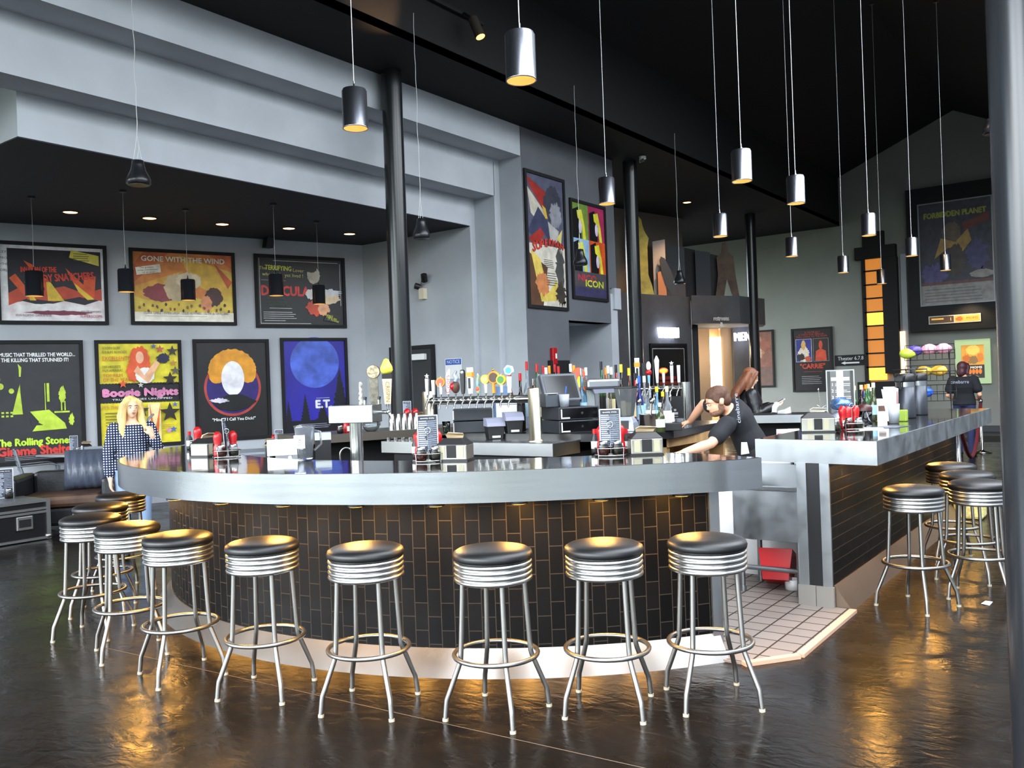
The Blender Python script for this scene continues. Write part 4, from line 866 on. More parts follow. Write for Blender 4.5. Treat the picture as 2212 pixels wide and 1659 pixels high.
board('cardboard_standee', 'dark brown cardboard standee on the restrooms fascia beside the column', 'standee', 1552, 1604, dp(1578, 522, 20.9).z, [(0, 0), (.35, 0), (.5, .33), (.72, 0), (1, 0), (.86, .4), (.8, .72), (.6, .8), (.5, 1), (.36, .98), (.3, .8), (.1, .72), (.14, .4)], M('brown_card', '5a4436', .6, noise=(4, .4)), dep=20.85, z0=3.471)
# ------------------------------------------------------------------ things on the bar
def menu_card(p, rz, w, h, z0, label, lean=.06):
    t = thing('drink_menu', label, 'menu', (p[0], p[1], p[2]+z0), rz, 'drink menu cards')
    T = Matrix.Rotation(-lean, 4, 'X') @ frame3((0, 0, 0), (1, 0, 0), UPV)
    mb = MB(); mb.T = T; mb.box((-w/2, 0, -.003), (w/2, h, 0)); mb.build('card', M('menu_card_white', 'c9ced8', .4), t)
    a = Art(w*.9, h*.95, T @ Matrix.Translation((-w*.45, h*.025, .0006))); a.rect(0, 0, 1, 1, '2a2f3c').rect(.08, .9, .92, .97, '1a1c24').txt('specialty drinks', .5, .935, .05, 'f0f0f4', w=.74)
    rn = random.Random(5)
    for k in range(15): a.rect(.03, .84-k*.056, .03+rn.uniform(.3, .5), .862-k*.056, 'b8bfd0'); a.rect(.5, .846-k*.056, .97, .856-k*.056, 'a8b0c4'); a.rect(.03, .822-k*.056, .03+rn.uniform(.6, .85), .828-k*.056, '7a8298')
    a.mb.build('card_print', a.mats, t); return t
def ketchup(p, label, s=1.0, m=RED, rz=0):
    t = thing('ketchup_bottle', label, 'sauce bottle', p, rz, 'ketchup bottles')
    MB().lathe([(0, 0), (.03*s, 0), (.033*s, .01), (.034*s, .07*s), (.026*s, .09*s), (.031*s, .115*s), (.034*s, .15*s), (.03*s, .17*s), (.014*s, .19*s), (0, .19*s)], n=20, caps=False).build('bottle', m, t)
    MB().box((-.02*s, -.0355*s, .02*s), (.02*s, -.034*s, .07*s)).build('bottle_label', PAPER, t)
def shaker(p, label, fill, r=.033, h=.085):
    t = thing('shaker_jar', label, 'shaker', p, group='glass shaker jars')
    MB().lathe([(0, .002), (r*.85, .002), (r, .012), (r, h*.55), (r*.75, h*.78), (r*.75, h*.8), (0, h*.8)], n=20, caps=False).build('jar', GLASS, t)
    MB().lathe([(0, .005), (r*.8, .005), (r*.93, .014), (r*.93, h*.5), (0, h*.52)], n=18, caps=False).build('filling', fill, t)
    MB().lathe([(r*.78, h*.76), (r*.8, h*.78), (r*.8, h*.97), (r*.6, h), (0, h)], n=18, caps=False).build('jar_lid', CHROME, t)
def sauce(p, label, m=BLACK, cap=None, h=.15):
    t = thing('sauce_bottle', label, 'sauce bottle', p, group='small dark sauce bottles')
    MB().lathe([(0, 0), (.022, 0), (.024, .01), (.024, h*.6), (.012, h*.78), (.012, h*.84), (0, h*.84)], n=16, caps=False).build('bottle', m, t)
    MB().cyl((0, 0, h*.8), (0, 0, h), .014, n=14).build('bottle_cap', cap or RED, t)
    MB().lathe([(.0245, h*.2), (.0245, h*.5)], n=16, caps=False).build('bottle_label', PAPER, t)
FLK = M('red_pepper_flakes', '7a2a1e', .8, noise=(90, .5)); CHS = M('grated_cheese', 'e5dcb4', .9, bump=(120, .4))
def caddy(p, rz, lab, where, menu=True):
    t = thing('condiment_caddy', lab, 'caddy', p, rz, 'wire condiment caddies')
    w, d = .095, .075
    def lp(z, n=28, k=1): return [(w*k*math.cos(2*PI*i/n), d*k*math.sin(2*PI*i/n), z) for i in range(n)]
    MB().cyl((0, 0, .004), (0, 0, .007), .001).tube(lp(.008), .003, closed=True).tube(lp(.05, k=1.03), .0022, closed=True).prism([(q[0]*.97, q[1]*.97) for q in lp(0)], .006, .009).build('wire_basket', CHROME, t)
    for a in (40, 140, 220, 320): a = math.radians(a); MB().tube([(w*math.cos(a), d*math.sin(a), .0), (w*1.03*math.cos(a), d*1.03*math.sin(a), .05)], .0022, n=6).build('basket_upright', CHROME, t)
    MB().tube([(0, -.012, .008), (0, -.012, .17)], .0028, n=6).tube([(.017*math.sin(2*PI*i/20), -.012, .187-.017*math.cos(2*PI*i/20)) for i in range(20)], .0026, n=6, closed=True).build('carry_loop', CHROME, t)
    R = Matrix.Rotation(rz, 3, 'Z')
    def q(x, y, z=.0095): return V(p)+R @ V((x, y, z))
    shaker(q(-.042, -.034), 'glass shaker of red pepper flakes '+where, FLK)
    shaker(q(.04, -.034), 'glass shaker of grated cheese '+where, CHS)
    ketchup(q(-.05, .038), 'left red ketchup bottle '+where, .92, rz=rz); ketchup(q(.055, .036), 'right red ketchup bottle '+where, .92, rz=rz)
    if menu: menu_card(q(0, .0, 0), rz, .125, .225, .055, 'tall dark drink menu card standing '+where)
    return q
TISM = TISSUE
def napkins(p, rz, lab, tissue=TISSUE, w=.19, d=.15, h=.135):
    t = thing('napkin_dispenser', lab, 'napkin dispenser', p, rz, 'napkin dispensers')
    MB().loft([[(-w/2, -d/2, .006), (w/2, -d/2, .006), (w/2, d/2, .006), (-w/2, d/2, .006)], [(-w/2, -d/2, h*.72), (w/2, -d/2, h*.72), (w/2, d/2, h*.72), (-w/2, d/2, h*.72)]], sm=False).build('dispenser_body', M('smoky_steel', '8a8880', .3, .8), t, bevel=.006)
    MB().loft([[(-w/2-.002, -d/2-.002, h*.72), (w/2+.002, -d/2-.002, h*.72), (w/2+.002, d/2+.002, h*.72), (-w/2-.002, d/2+.002, h*.72)], [(-w*.3, -d*.3, h), (w*.3, -d*.3, h), (w*.3, d*.3, h), (-w*.3, d*.3, h)]], sm=False).build('dispenser_lid', BLACK, t, bevel=.004)
    MB().box((-.03, -d/2-.004, .02), (.03, -d/2, h*.7)).build('face_plate', MATTE, t, bevel=.002)
    for s in (-1, 1): MB().box((s*.058-.018, -d/2-.003, .02), (s*.058+.018, -d/2, h*.66)).build('side_window', M('pale_napkin_window', '98927a', .3), t)
    MB().loft([[(-.05, .012*math.sin(1), h-.004), (.05, .0, h-.004), (.05, .01, h-.004), (-.05, .02, h-.004)], [(-.055, -.01, h+.02), (.06, -.012, h+.015), (.06, -.006, h+.017), (-.055, 0, h+.022)], [(-.03, -.035, h+.035), (.065, -.04, h+.028), (.065, -.036, h+.03), (-.03, -.03, h+.037)]], sm=False).build('napkin', tissue, t)
    MB().box((-w/2-.004, -d/2-.004, 0), (w/2+.004, d/2+.004, .007)).build('foot_plate', BLACK, t)
def onbar(px, py): p = at(px, py, ZT+.002); return p
p = onbar(490, 988); rz = face_cam(p)+.25; q = caddy(p, rz, 'wire condiment caddy at the far left of the curved bar', 'in the leftmost caddy', False)
menu_card(q(.0, .005, 0), rz+1.15, .11, .225, .055, 'drink menu card seen nearly edge on, standing in the leftmost caddy')
napkins(onbar(449, 985), face_cam(p)+.9, 'napkin dispenser beside the leftmost caddy, seen from its side')
p2_ = onbar(428, 972); ketchup(p2_, 'red ketchup bottle behind the leftmost napkin dispenser'); shaker(onbar(418, 976), 'salt shaker jar at the far left, beside the leftmost napkin dispenser', M('salt', 'eeeeee', .9)); sauce(onbar(410, 971), 'small dark bottle at the far left behind the napkin dispenser')
p = onbar(926, 997); caddy(p, face_cam(p), 'wire condiment caddy in the middle of the curved bar', 'in the middle caddy')
sauce(onbar(899, 990), 'dark bottle with red cap left of the middle caddy')
napkins(onbar(984, 994), face_cam(p)-.35, 'napkin dispenser right of the middle caddy')
p = onbar(1320, 985); caddy(p, face_cam(p), 'wire condiment caddy near the right end of the curved bar', 'in the right caddy')
sauce(onbar(1286, 979), 'dark bottle tilted behind the left side of the right caddy'); sauce(onbar(1353, 979), 'dark bottle with red band behind the right side of the right caddy')
napkins(onbar(1394, 981), face_cam(p)+.12, 'napkin dispenser right of the right caddy')
# pitcher
p = onbar(660, 993); t = thing('pitcher', 'clear plastic pitcher with a taped note on the curved bar', 'pitcher', p, face_cam(p))
PLAST = M('clear_plastic', 'dfe4ea', .12, trans=.92, ior=1.15)
MB().lathe([(0, .004), (.045, .004), (.05, .01), (.055, .1), (.066, .21), (.072, .225), (.069, .225), (.062, .21), (.051, .1), (.046, .014), (0, .012)], n=28, caps=False).build('pitcher_body', PLAST, t)
MB().tube([(.06, 0, .19), (.1, 0, .18), (.105, 0, .1), (.058, 0, .06)], .008, n=8).build('handle', PLAST, t)
mb = MB(); mb.T = rotz(0, (-.035, -.07, .08)); mb.box((-.035, -.002, 0), (.035, 0, .085)); mb.build('taped_note', PAPER, t)
mb = MB(); mb.T = Matrix.Translation((-.035, -.073, .12)) @ frame3((0, 0, 0), (0, 0, -1), (1, 0, 0)); mb.text('RES', .03, Matrix.Identity(4)); mb.build('lettering', BLACK, t)
# ------------------------------------------------------------------ tap towers
def faucet(mb_t, x, y, z, d):
    """chrome faucet pointing along d from a rail point"""
    o = MB(); q = V((x, y, z)); d = V(d)
    o.cyl(q, q+d*.06, .013, n=12).ell(q+d*.062, (.017, .017, .017), 10, 7).tube([q+d*.06, q+d*.085+V((0, 0, -.03)), q+d*.095+V((0, 0, -.075))], [.011, .009, .008], n=8).cyl(q+d*.062, q+d*.062+V((0, 0, .035)), .007, n=8)
    return o.build('faucet', CHROME, mb_t)
HAND = 'beer tap handles'
def handle(p, kind, lab, rz, h=.25, tower=None):
    """tap handle: a part of its tower, its badge and lettering are sub-parts"""
    tower = tower or tt
    t = MB().cyl((0, 0, 0), (0, 0, .03), .009, .012, n=12).build('tap_handle', CHROME, tower)
    t.location = Matrix.Rotation(-tower.rotation_euler.z, 3, 'Z') @ (V(p)-tower.location); t.rotation_euler = (0, 0, rz-tower.rotation_euler.z); t['label'] = lab
    def st(m, z1=h, r0=.011, r1=.016): MB().cyl((0, 0, .028), (0, 0, z1), r0, r1, n=14).build('shaft', m, t)
    def disc(m, z, r, m2=None, th=.022):
        MB().cyl((0, -th/2, z), (0, th/2, z), r, n=24).build('badge', m, t)
        if m2: MB().cyl((0, -th/2-.002, z), (0, -th/2, z), r*.75, n=20).build('badge_face', m2, t)
    def letters(s, z, size, m, vert=True, y=-.02, w=None, rot=PI/2*-1):
        mb = MB(); T = frame3((0, y, z), (1, 0, 0), UPV)
        mb.T = T @ Matrix.Rotation(rot, 4, 'Z') if vert else T
        mb.text(s, size, Matrix.Identity(4), w=w); mb.build('lettering', m, t)
    def stack(s, z0, z1, size, m, y):
        mb = MB()
        for i, c in enumerate(s): mb.T = frame3((0, y, z1-(z1-z0)*i/(len(s)-1)), (1, 0, 0), UPV); mb.text(c, size, Matrix.Identity(4))
        mb.build('lettering', m, t)
    if kind in ('pillar', 'star'):
        MB().loft([[(s*.017, -.014, z), (-s*.017, -.014, z), (-s*.017, .014, z), (s*.017, .014, z)] for s, z in ((.8, .028), (1, h-.03))], sm=False).build('shaft', M('silver_paint', 'b9bbc0', .3, .7), t)
        stack('cinebarre', .05, h-.05, .022, BLACK, -.0155)
        if kind == 'star':
            mb = MB(); n = 10; vs = [((.026 if i % 2 == 0 else .011)*math.sin(PI*i/5), k, h-.005+(.026 if i % 2 == 0 else .011)*math.cos(PI*i/5)) for k in (-.005, .005) for i in range(10)]
            mb.add(vs, [tuple(range(10)), tuple(range(10, 20))[::-1]]+[(i, i+10, (i+1) % 10+10, (i+1) % 10) for i in range(10)]); mb.build('star_top', M('silver_paint', 'b9bbc0', .3, .7), t)
    elif kind == 'orange_disc': st(WHITE, h*.75); disc(ORANGE, h*.8, .048, M('coral_badge', 'd9563a', .4)); MB().cyl((0, 0, h*.8+.045), (0, 0, h+.02), .006, .002, n=8).build('spike', CHROME, t)
    elif kind == 'oval_disc': st(WHITE, h*.7); MB().ell((0, 0, h*.78), (.05, .012, .035), 20, 8).build('badge', M('orange_red_badge', 'd8522a', .4), t); MB().ell((0, -.004, h*.78), (.042, .0095, .026), 20, 8).build('badge_face', YELLOW, t)
    elif kind == 'red_script':
        MB().loft([[(-.012, -.006, .03), (.012, -.006, .03), (.012, .006, .03), (-.012, .006, .03)], [(-.022, -.006, h*.85), (.022, -.006, h*.85), (.022, .006, h*.85), (-.022, .006, h*.85)], [(.012, -.004, h*1.12), (.02, -.004, h*1.12), (.02, .004, h*1.12), (.012, .004, h*1.12)]], sm=False).build('shaft', WHITE, t)
        letters('Coors', h*.52, .075, RED, y=-.0075, rot=PI/2, w=h*.72)
    elif kind == 'ball': MB().ell((0, 0, h*.38), (.042, .042, .062), 20, 12).build('football', M('football_brown', '50382a', .5), t); MB().ell((-.02, -.02, h*.4), (.03, .028, .04), 14, 9).build('helmet_patch', RED, t); MB().tube([(0, 0, h*.6), (.01, 0, h*.75), (-.01, 0, h*.85), (.014, 0, h)], [.03, .022, .018, .01], n=10).build('figure_top', M('silver_blue', '8a93a8', .3, .5), t)
    elif kind == 'paddle': MB().loft([[(-a, -.016, z), (a, -.016, z), (a, .016, z), (-a, .016, z)] for a, z in ((.012, .028), (.019, .07), (.024, h*.86), (.02, h*.97), (.008, h))], sm=False).build('shaft', BLACK, t, bevel=.004); MB().ell((0, -.012, h*.9), (.02, .008, .02), 14, 8).build('badge', M('silver_paint', 'b9bbc0', .3, .7), t)
    elif kind == 'white_box':
        MB().loft([[(-a, -.02, z), (a, -.02, z), (a, .02, z), (-a, .02, z)] for a, z in ((.014, .028), (.022, .1), (.026, h))], sm=False).build('shaft', WHITE, t); MB().box((-.031, -.025, h*.68), (.031, .025, h*.84)).build('orange_block', ORANGE, t); MB().box((-.012, -.0245, h*.28), (.012, -.021, h*.64)).build('label_strip', BLACK, t)
    elif kind == 'slim': MB().tube([(0, 0, .03), (.006, 0, .08), (-.004, 0, .14), (.008, 0, .18), (0, 0, h)], [.02, .016, .014, .02, .006], n=10).build('shaft', M('mixed_paint', '8d9c7c', .4, noise=(40, .5)), t); MB().ell((0, -.01, .07), (.018, .012, .025), 12, 8).build('badge', M('coral_badge', 'd9563a', .4), t); MB().ell((0, -.008, .12), (.014, .01, .03), 12, 8).build('blue_patch', M('sky_badge', '7cb6cf', .4), t)
    elif kind == 'yellow_disc': st(M('cream_shaft', 'e4dcc0', .4), h*.65); disc(YELLOW, h*.76, .042, M('pale_yellow_badge', 'efdc6a', .4), .04)
    elif kind == 'ring': st(ORANGE, h*.55, .018, .014); MB().tube([(.05*math.cos(2*PI*i/24), .01, h*.76+.05*math.sin(2*PI*i/24)) for i in range(24)], .013, n=8, closed=True).build('ring', ORANGE, t); MB().cyl((0, -.004, h*.76), (0, .02, h*.76), .045, n=24).build('ring_face', BROWN, t); MB().ell((0, 0, h+.02), (.01, .01, .012), 10, 7).build('finial', M('brass', 'c9a24a', .25, 1), t)
    elif kind == 'green_disc': st(M('cream_shaft', 'e4dcc0', .4), h*.65); disc(YELLOW, h*.74, .045, GREEN, .04); MB().ell((0, 0, h*.95), (.008, .008, .02), 10, 7).build('finial', CHROME, t)
    elif kind == 'blue_moon': MB().loft([[(-a, -.014, z), (a, -.014, z), (a, .014, z), (-a, .014, z)] for a, z in ((.016, .028), (.013, .05), (.019, h*.6))], sm=False).build('shaft', WHITE, t); MB().cyl((0, -.014, h*.8), (0, .014, h*.8), .048, n=6).build('badge', WHITE, t); MB().cyl((0, -.017, h*.79), (0, -.0145, h*.79), .03, n=18).build('badge_face', M('moon_blue', '4a9ad0', .4), t)
    elif kind == 'round_top': MB().loft([[(-a, -.018, z), (a, -.018, z), (a, .018, z), (-a, .018, z)] for a, z in ((.022, .02), (.022, .035), (.03, .06), (.03, h*.72))], sm=False).build('shaft', M('pewter', '6a655a', .4, .6, noise=(30, .4)), t); MB().cyl((0, -.02, h*.84), (0, .025, h*.84), .047, n=28).build('badge', BROWN, t); MB().cyl((0, -.025, h*.84), (0, -.02, h*.84), .044, n=28).build('badge_face', M('pewter_face', 'a3957a', .4, .5, noise=(60, .5)), t)
    elif kind == 'pear':
        MB().loft([[(-a, -.02, z), (a, -.02, z), (a, .016, z), (-a, .016, z)] for a, z in ((.02, .02), (.032, h*.58))], sm=False).build('shaft', M('tan_card', 'd9bd92', .5), t); MB().box((-.032, -.0215, h*.58), (.032, .017, h*.68)).build('band', BLACK, t)
        MB().lathe([(0, h*.68), (.03, h*.69), (.043, h*.76), (.04, h*.83), (.025, h*.92), (.016, h*.98), (0, h)], n=20, caps=False).build('pear_top', M('pear_green', 'd6d84a', .35), t); letters('CRISPIN', h*.31, .04, M('tan_ink', '7a5a38', .6), y=-.0262, w=h*.42)
    elif kind == 'twig': MB().tube([(.004*math.sin(k*2.1), .004*math.cos(k*1.7), .02+k*(h-.02)/14) for k in range(15)], [.014-.0002*k+.004*math.sin(k*2.6) for k in range(15)], n=9).build('shaft', M('birch_bark', 'b3b0a4', .6, noise=(45, .6)), t)
    elif kind == 'lever': MB().cyl((0, 0, .02), (0, .008, h), .008, .013, n=12).build('shaft', BLACK, t)
    elif kind == 'facet': MB().loft([[(-a, -.016, z), (a, -.016, z), (a, .016, z), (-a, .016, z)] for a, z in ((.012, .028), (.026, h*.85), (.006, h))], sm=False).build('shaft', M('silver_paint', 'b9bbc0', .3, .7), t)
    elif kind == 'letters': MB().loft([[(-a, -.012, z), (a, -.012, z), (a, .012, z), (-a, .012, z)] for a, z in ((.01, .028), (.018, h))], sm=False).build('shaft', BLACK, t)
    elif kind == 'figure': st(M('sky_badge', '7cb6cf', .4), h*.45); MB().ell((0, 0, h*.55), (.034, .025, .035), 14, 9).build('badge', RED, t); MB().ell((0, 0, h*.82), (.026, .02, .05), 14, 9).build('white_top', WHITE, t)
    return t
XR, ZR = 6.5, 1.44
tt = thing('tap_tower', 'long chrome beer tap tower on two columns with twelve taps', 'beer tap tower', (XR, 5.2, 1.05))
for y in (4.55, 5.84):
    MB().lathe([(.075, 0), (.075, .012), (.056, .02), (.056, .48), (.05, .49), (0, .49)], (0, y-5.2, 0), n=28, caps=False).build('column', M('gold_tinted_chrome', 'd9cfb4', .3, 1), tt)
MB().cyl((0, 4.55-5.2, ZR-1.05), (0, 5.84-5.2, ZR-1.05), .038, n=20).build('rail', CHROME, tt)
KS = [('star', 933, 'silver pillar tap handle with a star, leftmost on the long tap tower', .26), ('pillar', 946.6, 'silver pillar tap handle, second from the left on the long tap tower', .24), ('orange_disc', 962, 'tap handle with round orange and coral badge on white stem', .22), ('red_script', 978, 'white tap handle with tall red script lettering', .29), ('ball', 994, 'tap handle shaped as a brown football with red patch', .3), ('paddle', 1010, 'black paddle tap handle with silver badge near the middle of the long tower', .31), ('white_box', 1026, 'white tap handle with orange block on the long tap tower', .33), ('slim', 1042, 'slim multicoloured tap handle right of the white and orange one', .26), ('yellow_disc', 1059, 'tap handle with thick yellow disc on cream stem', .25), ('ring', 1076, 'orange tap handle with brown faced ring', .27), ('green_disc', 1093, 'tap handle with yellow and green disc', .24), ('blue_moon', 1110, 'tall white tap handle with blue badge, rightmost on the long tower', .35)]
for kd, px, lab, h in KS:
    q = onx(px, 862, XR); faucet(tt, 0, q.y-5.2, ZR-1.05, (-1, 0, 0)); handle((XR-.062, q.y, ZR+.034), kd, lab, -PI/2+.25, h*.84)
# tower with the pear handle, inside the curved bar
p = dp(768, 900, 5.95); rz = face_cam(p)-.42
tt = thing('tap_tower', 'box topped steel tap tower on a thick column behind the curved bar', 'beer tap tower', (p.x, p.y, .8), rz)
MB().cyl((0, 0, 0), (0, 0, .56), .044, n=28).build('column', CHROME, tt)
MB().box((-.16, -.085, .555), (.16, .085, .675)).build('box_head', STEEL, tt, bevel=.004)
MB().box((-.148, -.088, .567), (.148, -.085, .663)).build('face_panel', M('pale_steel_panel', 'd4d5d2', .3, .6), tt)
R = Matrix.Rotation(rz, 3, 'Z')
def tq(x, y, z): return V((p.x, p.y, .8))+R @ V((x, y, z))
for x in (-.03, .1): faucet(tt, x, .085, .6, (0, 1, 0))
faucet(tt, .16, .04, .62, (1, 0, 0))
handle(tq(-.02, .148, .63), 'twig', 'white bark twig tap handle, leftmost on the box topped tower', rz+.0, .2); handle(tq(.08, .148, .64), 'round_top', 'pewter tap handle with round brown badge on the box topped tower', rz+.3, .31)
handle(tq(.222, .04, .655), 'pear', 'tan tap handle topped by a green pear', rz+.45, .33)
for x, l in ((.035, 'left'), (.14, 'right')): handle(tq(x, .085, .675), 'lever', 'short black tap lever %s of the round badged handle' % l, rz, .05)
pb = dp(627, 985, 6.3); t = thing('menu_box', 'plain white box sign on a slim post behind the curved bar', 'sign box', (pb.x, pb.y, .95), face_cam(pb))
MB().cyl((0, 0, 0), (0, 0, .18), .016, n=16).build('post', WHITE, t); MB().box((-.16, -.03, .175), (.09, .03, .29)).build('box_head', WHITE, t, bevel=.004)
# items between the near bar and the far counter
pb = dp(698, 960, 6.6); t = thing('ice_bin', 'tall black ridged container with pale lid behind the curved bar', 'container', (pb.x, pb.y, .9), face_cam(pb))
mb = MB()
for k in range(7): mb.box((-.06+.0172*k, -.052, 0), (-.06+.0172*k+.011, .05, .31))
mb.box((-.058, -.05, 0), (.058, .048, .31)); mb.build('bin_body', BLACK, t); MB().box((-.06, -.055, .31), (.06, .055, .365)).build('bin_lid', M('pale_lid', 'a9b0b0', .2), t)
pb = dp(735, 990, 6.2); t = thing('gooseneck_tap', 'thin chrome gooseneck tap behind the curved bar', 'tap', (pb.x, pb.y, .9))
MB().tube([(0, 0, 0), (0, 0, .22)]+[(.03-.03*math.cos(PI*k/8), -.03+.03*math.cos(PI*k/8), .22+.05*math.sin(PI*k/8)) for k in range(1, 9)]+[(.06, -.06, .17)], .006, n=8).build('spout', CHROME, t)
t = thing('under_bar_bench', 'steel work bench hidden behind the curved bar', 'bench', (5.2, 4.6, 0))
q1 = [pol(2.5, a) for a in range(134, 232, 6)]+[pol(2.0, a) for a in range(231, 134, -6)]
mb = MB(); mb.T = Matrix.Translation((-5.2, -4.6, 0)); mb.prism(q1, .77, .8); mb.build('bench_top', DULL, t)
mb = MB(); mb.T = Matrix.Translation((-5.2, -4.6, 0)); mb.prism([pol(2.48, a) for a in range(134, 232, 6)]+[pol(2.05, a) for a in range(231, 134, -6)], .014, .77); mb.build('bench_cabinet', MATTE, t)
# far counter: shakers, bowl, sauces
def onfar(px, b=.12): # point above the far counter's inner edge
    d = ray(px, 900); n2 = V((.38, .925)); c = V((6.07, 6.76))+n2*b; s = c.dot(n2)/(d.x*n2.x+d.y*n2.y); return V((d.x*s, d.y*s, ZT))
for k, px in enumerate((845.6, 859, 872, 884.7, 898)):
    o = MB().lathe([(.036, .001), (.034, .02), (.028, .17), (.024, .175), (0, .175)], n=20).build('shaker_tin', CHROME); o.location = onfar(px)
    tag(o, ('first', 'second', 'third', 'fourth', 'fifth')[k]+' upturned steel shaker tin from the left on the far counter', 'shaker tin', 'upturned steel shaker tins')
t = thing('glass_bowl', 'round clear glass bowl on the far counter left of the steel shakers', 'bowl', onfar(801))
MB().lathe([(0, .002), (.05, .002), (.085, .04), (.09, .08), (.07, .125), (.066, .125), (.085, .08), (.08, .042), (.048, .008), (0, .008)], n=28, caps=False).build('bowl', GLASS, t)
ketchup(onfar(747, .15), 'red ketchup bottle under the box topped tap tower', 1.0); shaker(onfar(734, .1), 'salt shaker jar under the box topped tap tower', M('salt', 'eeeeee', .9))
ketchup(onfar(880, .35), 'red ketchup bottle behind the steel shakers, left', 1.15); ketchup(onfar(897, .35), 'red ketchup bottle behind the steel shakers, right', 1.15)
q = onfar(880, .45); menu_card(q, face_cam(q), .09, .2, .1, 'small drink menu card behind the steel shakers'); napkins(onfar(913, .4), face_cam(q), 'napkin dispenser on the far counter right of the steel shakers')
o = MB().lathe([(0, .003), (.032, .003), (.042, .13), (.038, .13), (.029, .01), (0, .01)], n=20, caps=False).build('mint_glass', GLASS); q = dp(964, 920, 8.7); o.location = (q.x, q.y, 1.1); tag(o, 'tall glass of green mint behind the tap tower', 'glass')
m_ = MB()
for k in range(24): m_.ell((random.uniform(-.022, .022), random.uniform(-.022, .022), .02+.0035*k), (.016, .011, .005), 7, 4, rot=Matrix.Rotation(random.uniform(-.8, .8), 3, 'X'))
m_.build('mint_leaf', GREEN, o)['kind'] = 'stuff'
# ------------------------------------------------------------------ machines on the island
def boxthing(name, lab, cat, px, py, dep, z0, w, d, h, m, rz=0, bevel=.006, part='case'):
    q = dp(px, py, dep); t = thing(name, lab, cat, (q.x, q.y, z0), face_cam(q)+rz); MB().box((-w/2, -d/2, 0), (w/2, d/2, h)).build(part, m, t, bevel=bevel); return t
for k, (z, l) in enumerate(((1.101, 'lower'), (1.226, 'upper'))):
    t = boxthing('cash_drawer', l+' dark cash drawer behind the long tap tower', 'cash drawer', 1022, 925, 9.0, z, .4, .38, .115, DGREY); MB().box((-.2, -.193, .012), (-.19, -.188, .105)).build('edge_tag', WHITE, t)
for k, (px, l) in enumerate(((1068, 'left'), (1109, 'right'))):
    q = dp(px, 920, 8.5); t = thing('card_printer', l+' one of two black ticket printers with a pale cover behind the long tap tower', 'printer', (q.x, q.y, 1.051 if q.x < 6.75 else 1.101), face_cam(q)+.2)
    MB().loft([[(-.07, -.08, 0), (.07, -.08, 0), (.07, .1, 0), (-.07, .1, 0)], [(-.085, -.085, .13), (.085, -.085, .13), (.085, .1, .13), (-.085, .1, .13)]], sm=False).build('case', BLACK, t, bevel=.006)
    MB().loft([[(x, -.1+.04*0, .125), (x, -.09, .16), (x, -.03, .2), (x, .1, .205), (x, .1, .125)] for x in (-.09, .09)], sm=False).build('cover', M('pale_lilac_cover', '8f90a3', .4), t)
    MB().box((-.04, -.085, .015), (.04, -.081, .035)).build('maker_plate', WHITE, t); MB().cyl((.086, .0, .1), (.09, .0, .1), .03, n=20).build('side_dial', DGREY, t)
q = dp(1104, 900, 8.9); t = thing('notice_board', 'white notice sheet standing behind the ticket printers', 'notice', (q.x, q.y, 1.1), face_cam(q))
MB().box((-.15, 0, .02), (.15, .01, .36)).build('sheet', PAPER, t); MB().box((-.12, -.002, .27), (.08, 0, .276)).build('print_line', GREY, t)
for k, (z, l) in enumerate(((1.101, 'lower'), (1.226, 'upper'))):
    t = boxthing('cash_drawer', l+' black cash drawer with white corner tags under the till screen', 'cash drawer', 1232, 925, 8.35, z, .42, .4, .118, DGREY, .45)
    MB().box((-.195, -.204, .012), (.195, -.2, .106)).build('drawer_front', GLOSSB, t); MB().box((-.19, -.207, .012), (-.178, -.2045, .1)).box((-.178, -.207, .012), (-.1, -.2045, .024)).build('corner_tag', WHITE, t); MB().cyl((.03, -.2, .06), (.03, -.206, .06), .012, n=14).build('lock', CHROME, t)
q = dp(1222, 830, 8.35); t = thing('till_screen', 'grey till with a tilted dark touch screen', 'till', (q.x, q.y, 1.345), face_cam(q)+.4)
MB().box((-.14, -.02, 0), (.14, .17, .07)).build('stand', DGREY, t, bevel=.01)
mb = MB(); mb.T = Matrix.Translation((-.03, -.02, .06)) @ Matrix.Rotation(-.5, 4, 'X'); mb.box((-.19, 0, 0), (.19, .06, .3)); mb.build('screen_case', GREY, t, bevel=.01)
mb = MB(); mb.T = Matrix.Translation((-.03, -.02, .06)) @ Matrix.Rotation(-.5, 4, 'X'); mb.box((-.165, -.003, .025), (.165, 0, .27)); mb.build('screen', GLOSSB, t)
mb = MB(); mb.T = Matrix.Translation((-.03, .0, .02)); mb.loft([[(x, .04, .0), (x, .2, .0), (x, .24, .26), (x, .18, .3)] for x in (-.18, .18)], sm=False); mb.build('screen_back', M('pale_grey_plastic', '80868c', .45), t)
t = boxthing('receipt_printer', 'dark grey receipt printer left of the till screen', 'printer', 1187, 868, 8.3, 1.345, .14, .17, .13, GREY, .35, .012); MB().box((-.04, -.1, .13), (.05, .02, .134)).build('receipt', PAPER, t)
q = dp(1219, 875, 8.22); t = thing('pen_cup', 'clear cup of pens in front of the till screen', 'cup', (q.x, q.y, 1.345))
MB().lathe([(0, .002), (.042, .002), (.05, .12), (.047, .12), (.04, .006), (0, .006)], n=20, caps=False).build('cup', M('frosted_cup', 'b4bac2', .4, trans=.3), t)
tag(MB().tube([(0, 0, .01), (.03, -.01, .19)], .005, n=8).cyl((.021, -.007, .135), (.03, -.01, .19), .007, n=8).build('pen', BLUE), 'blue pen standing in the clear cup', 'pen').location = (q.x, q.y, 1.35)
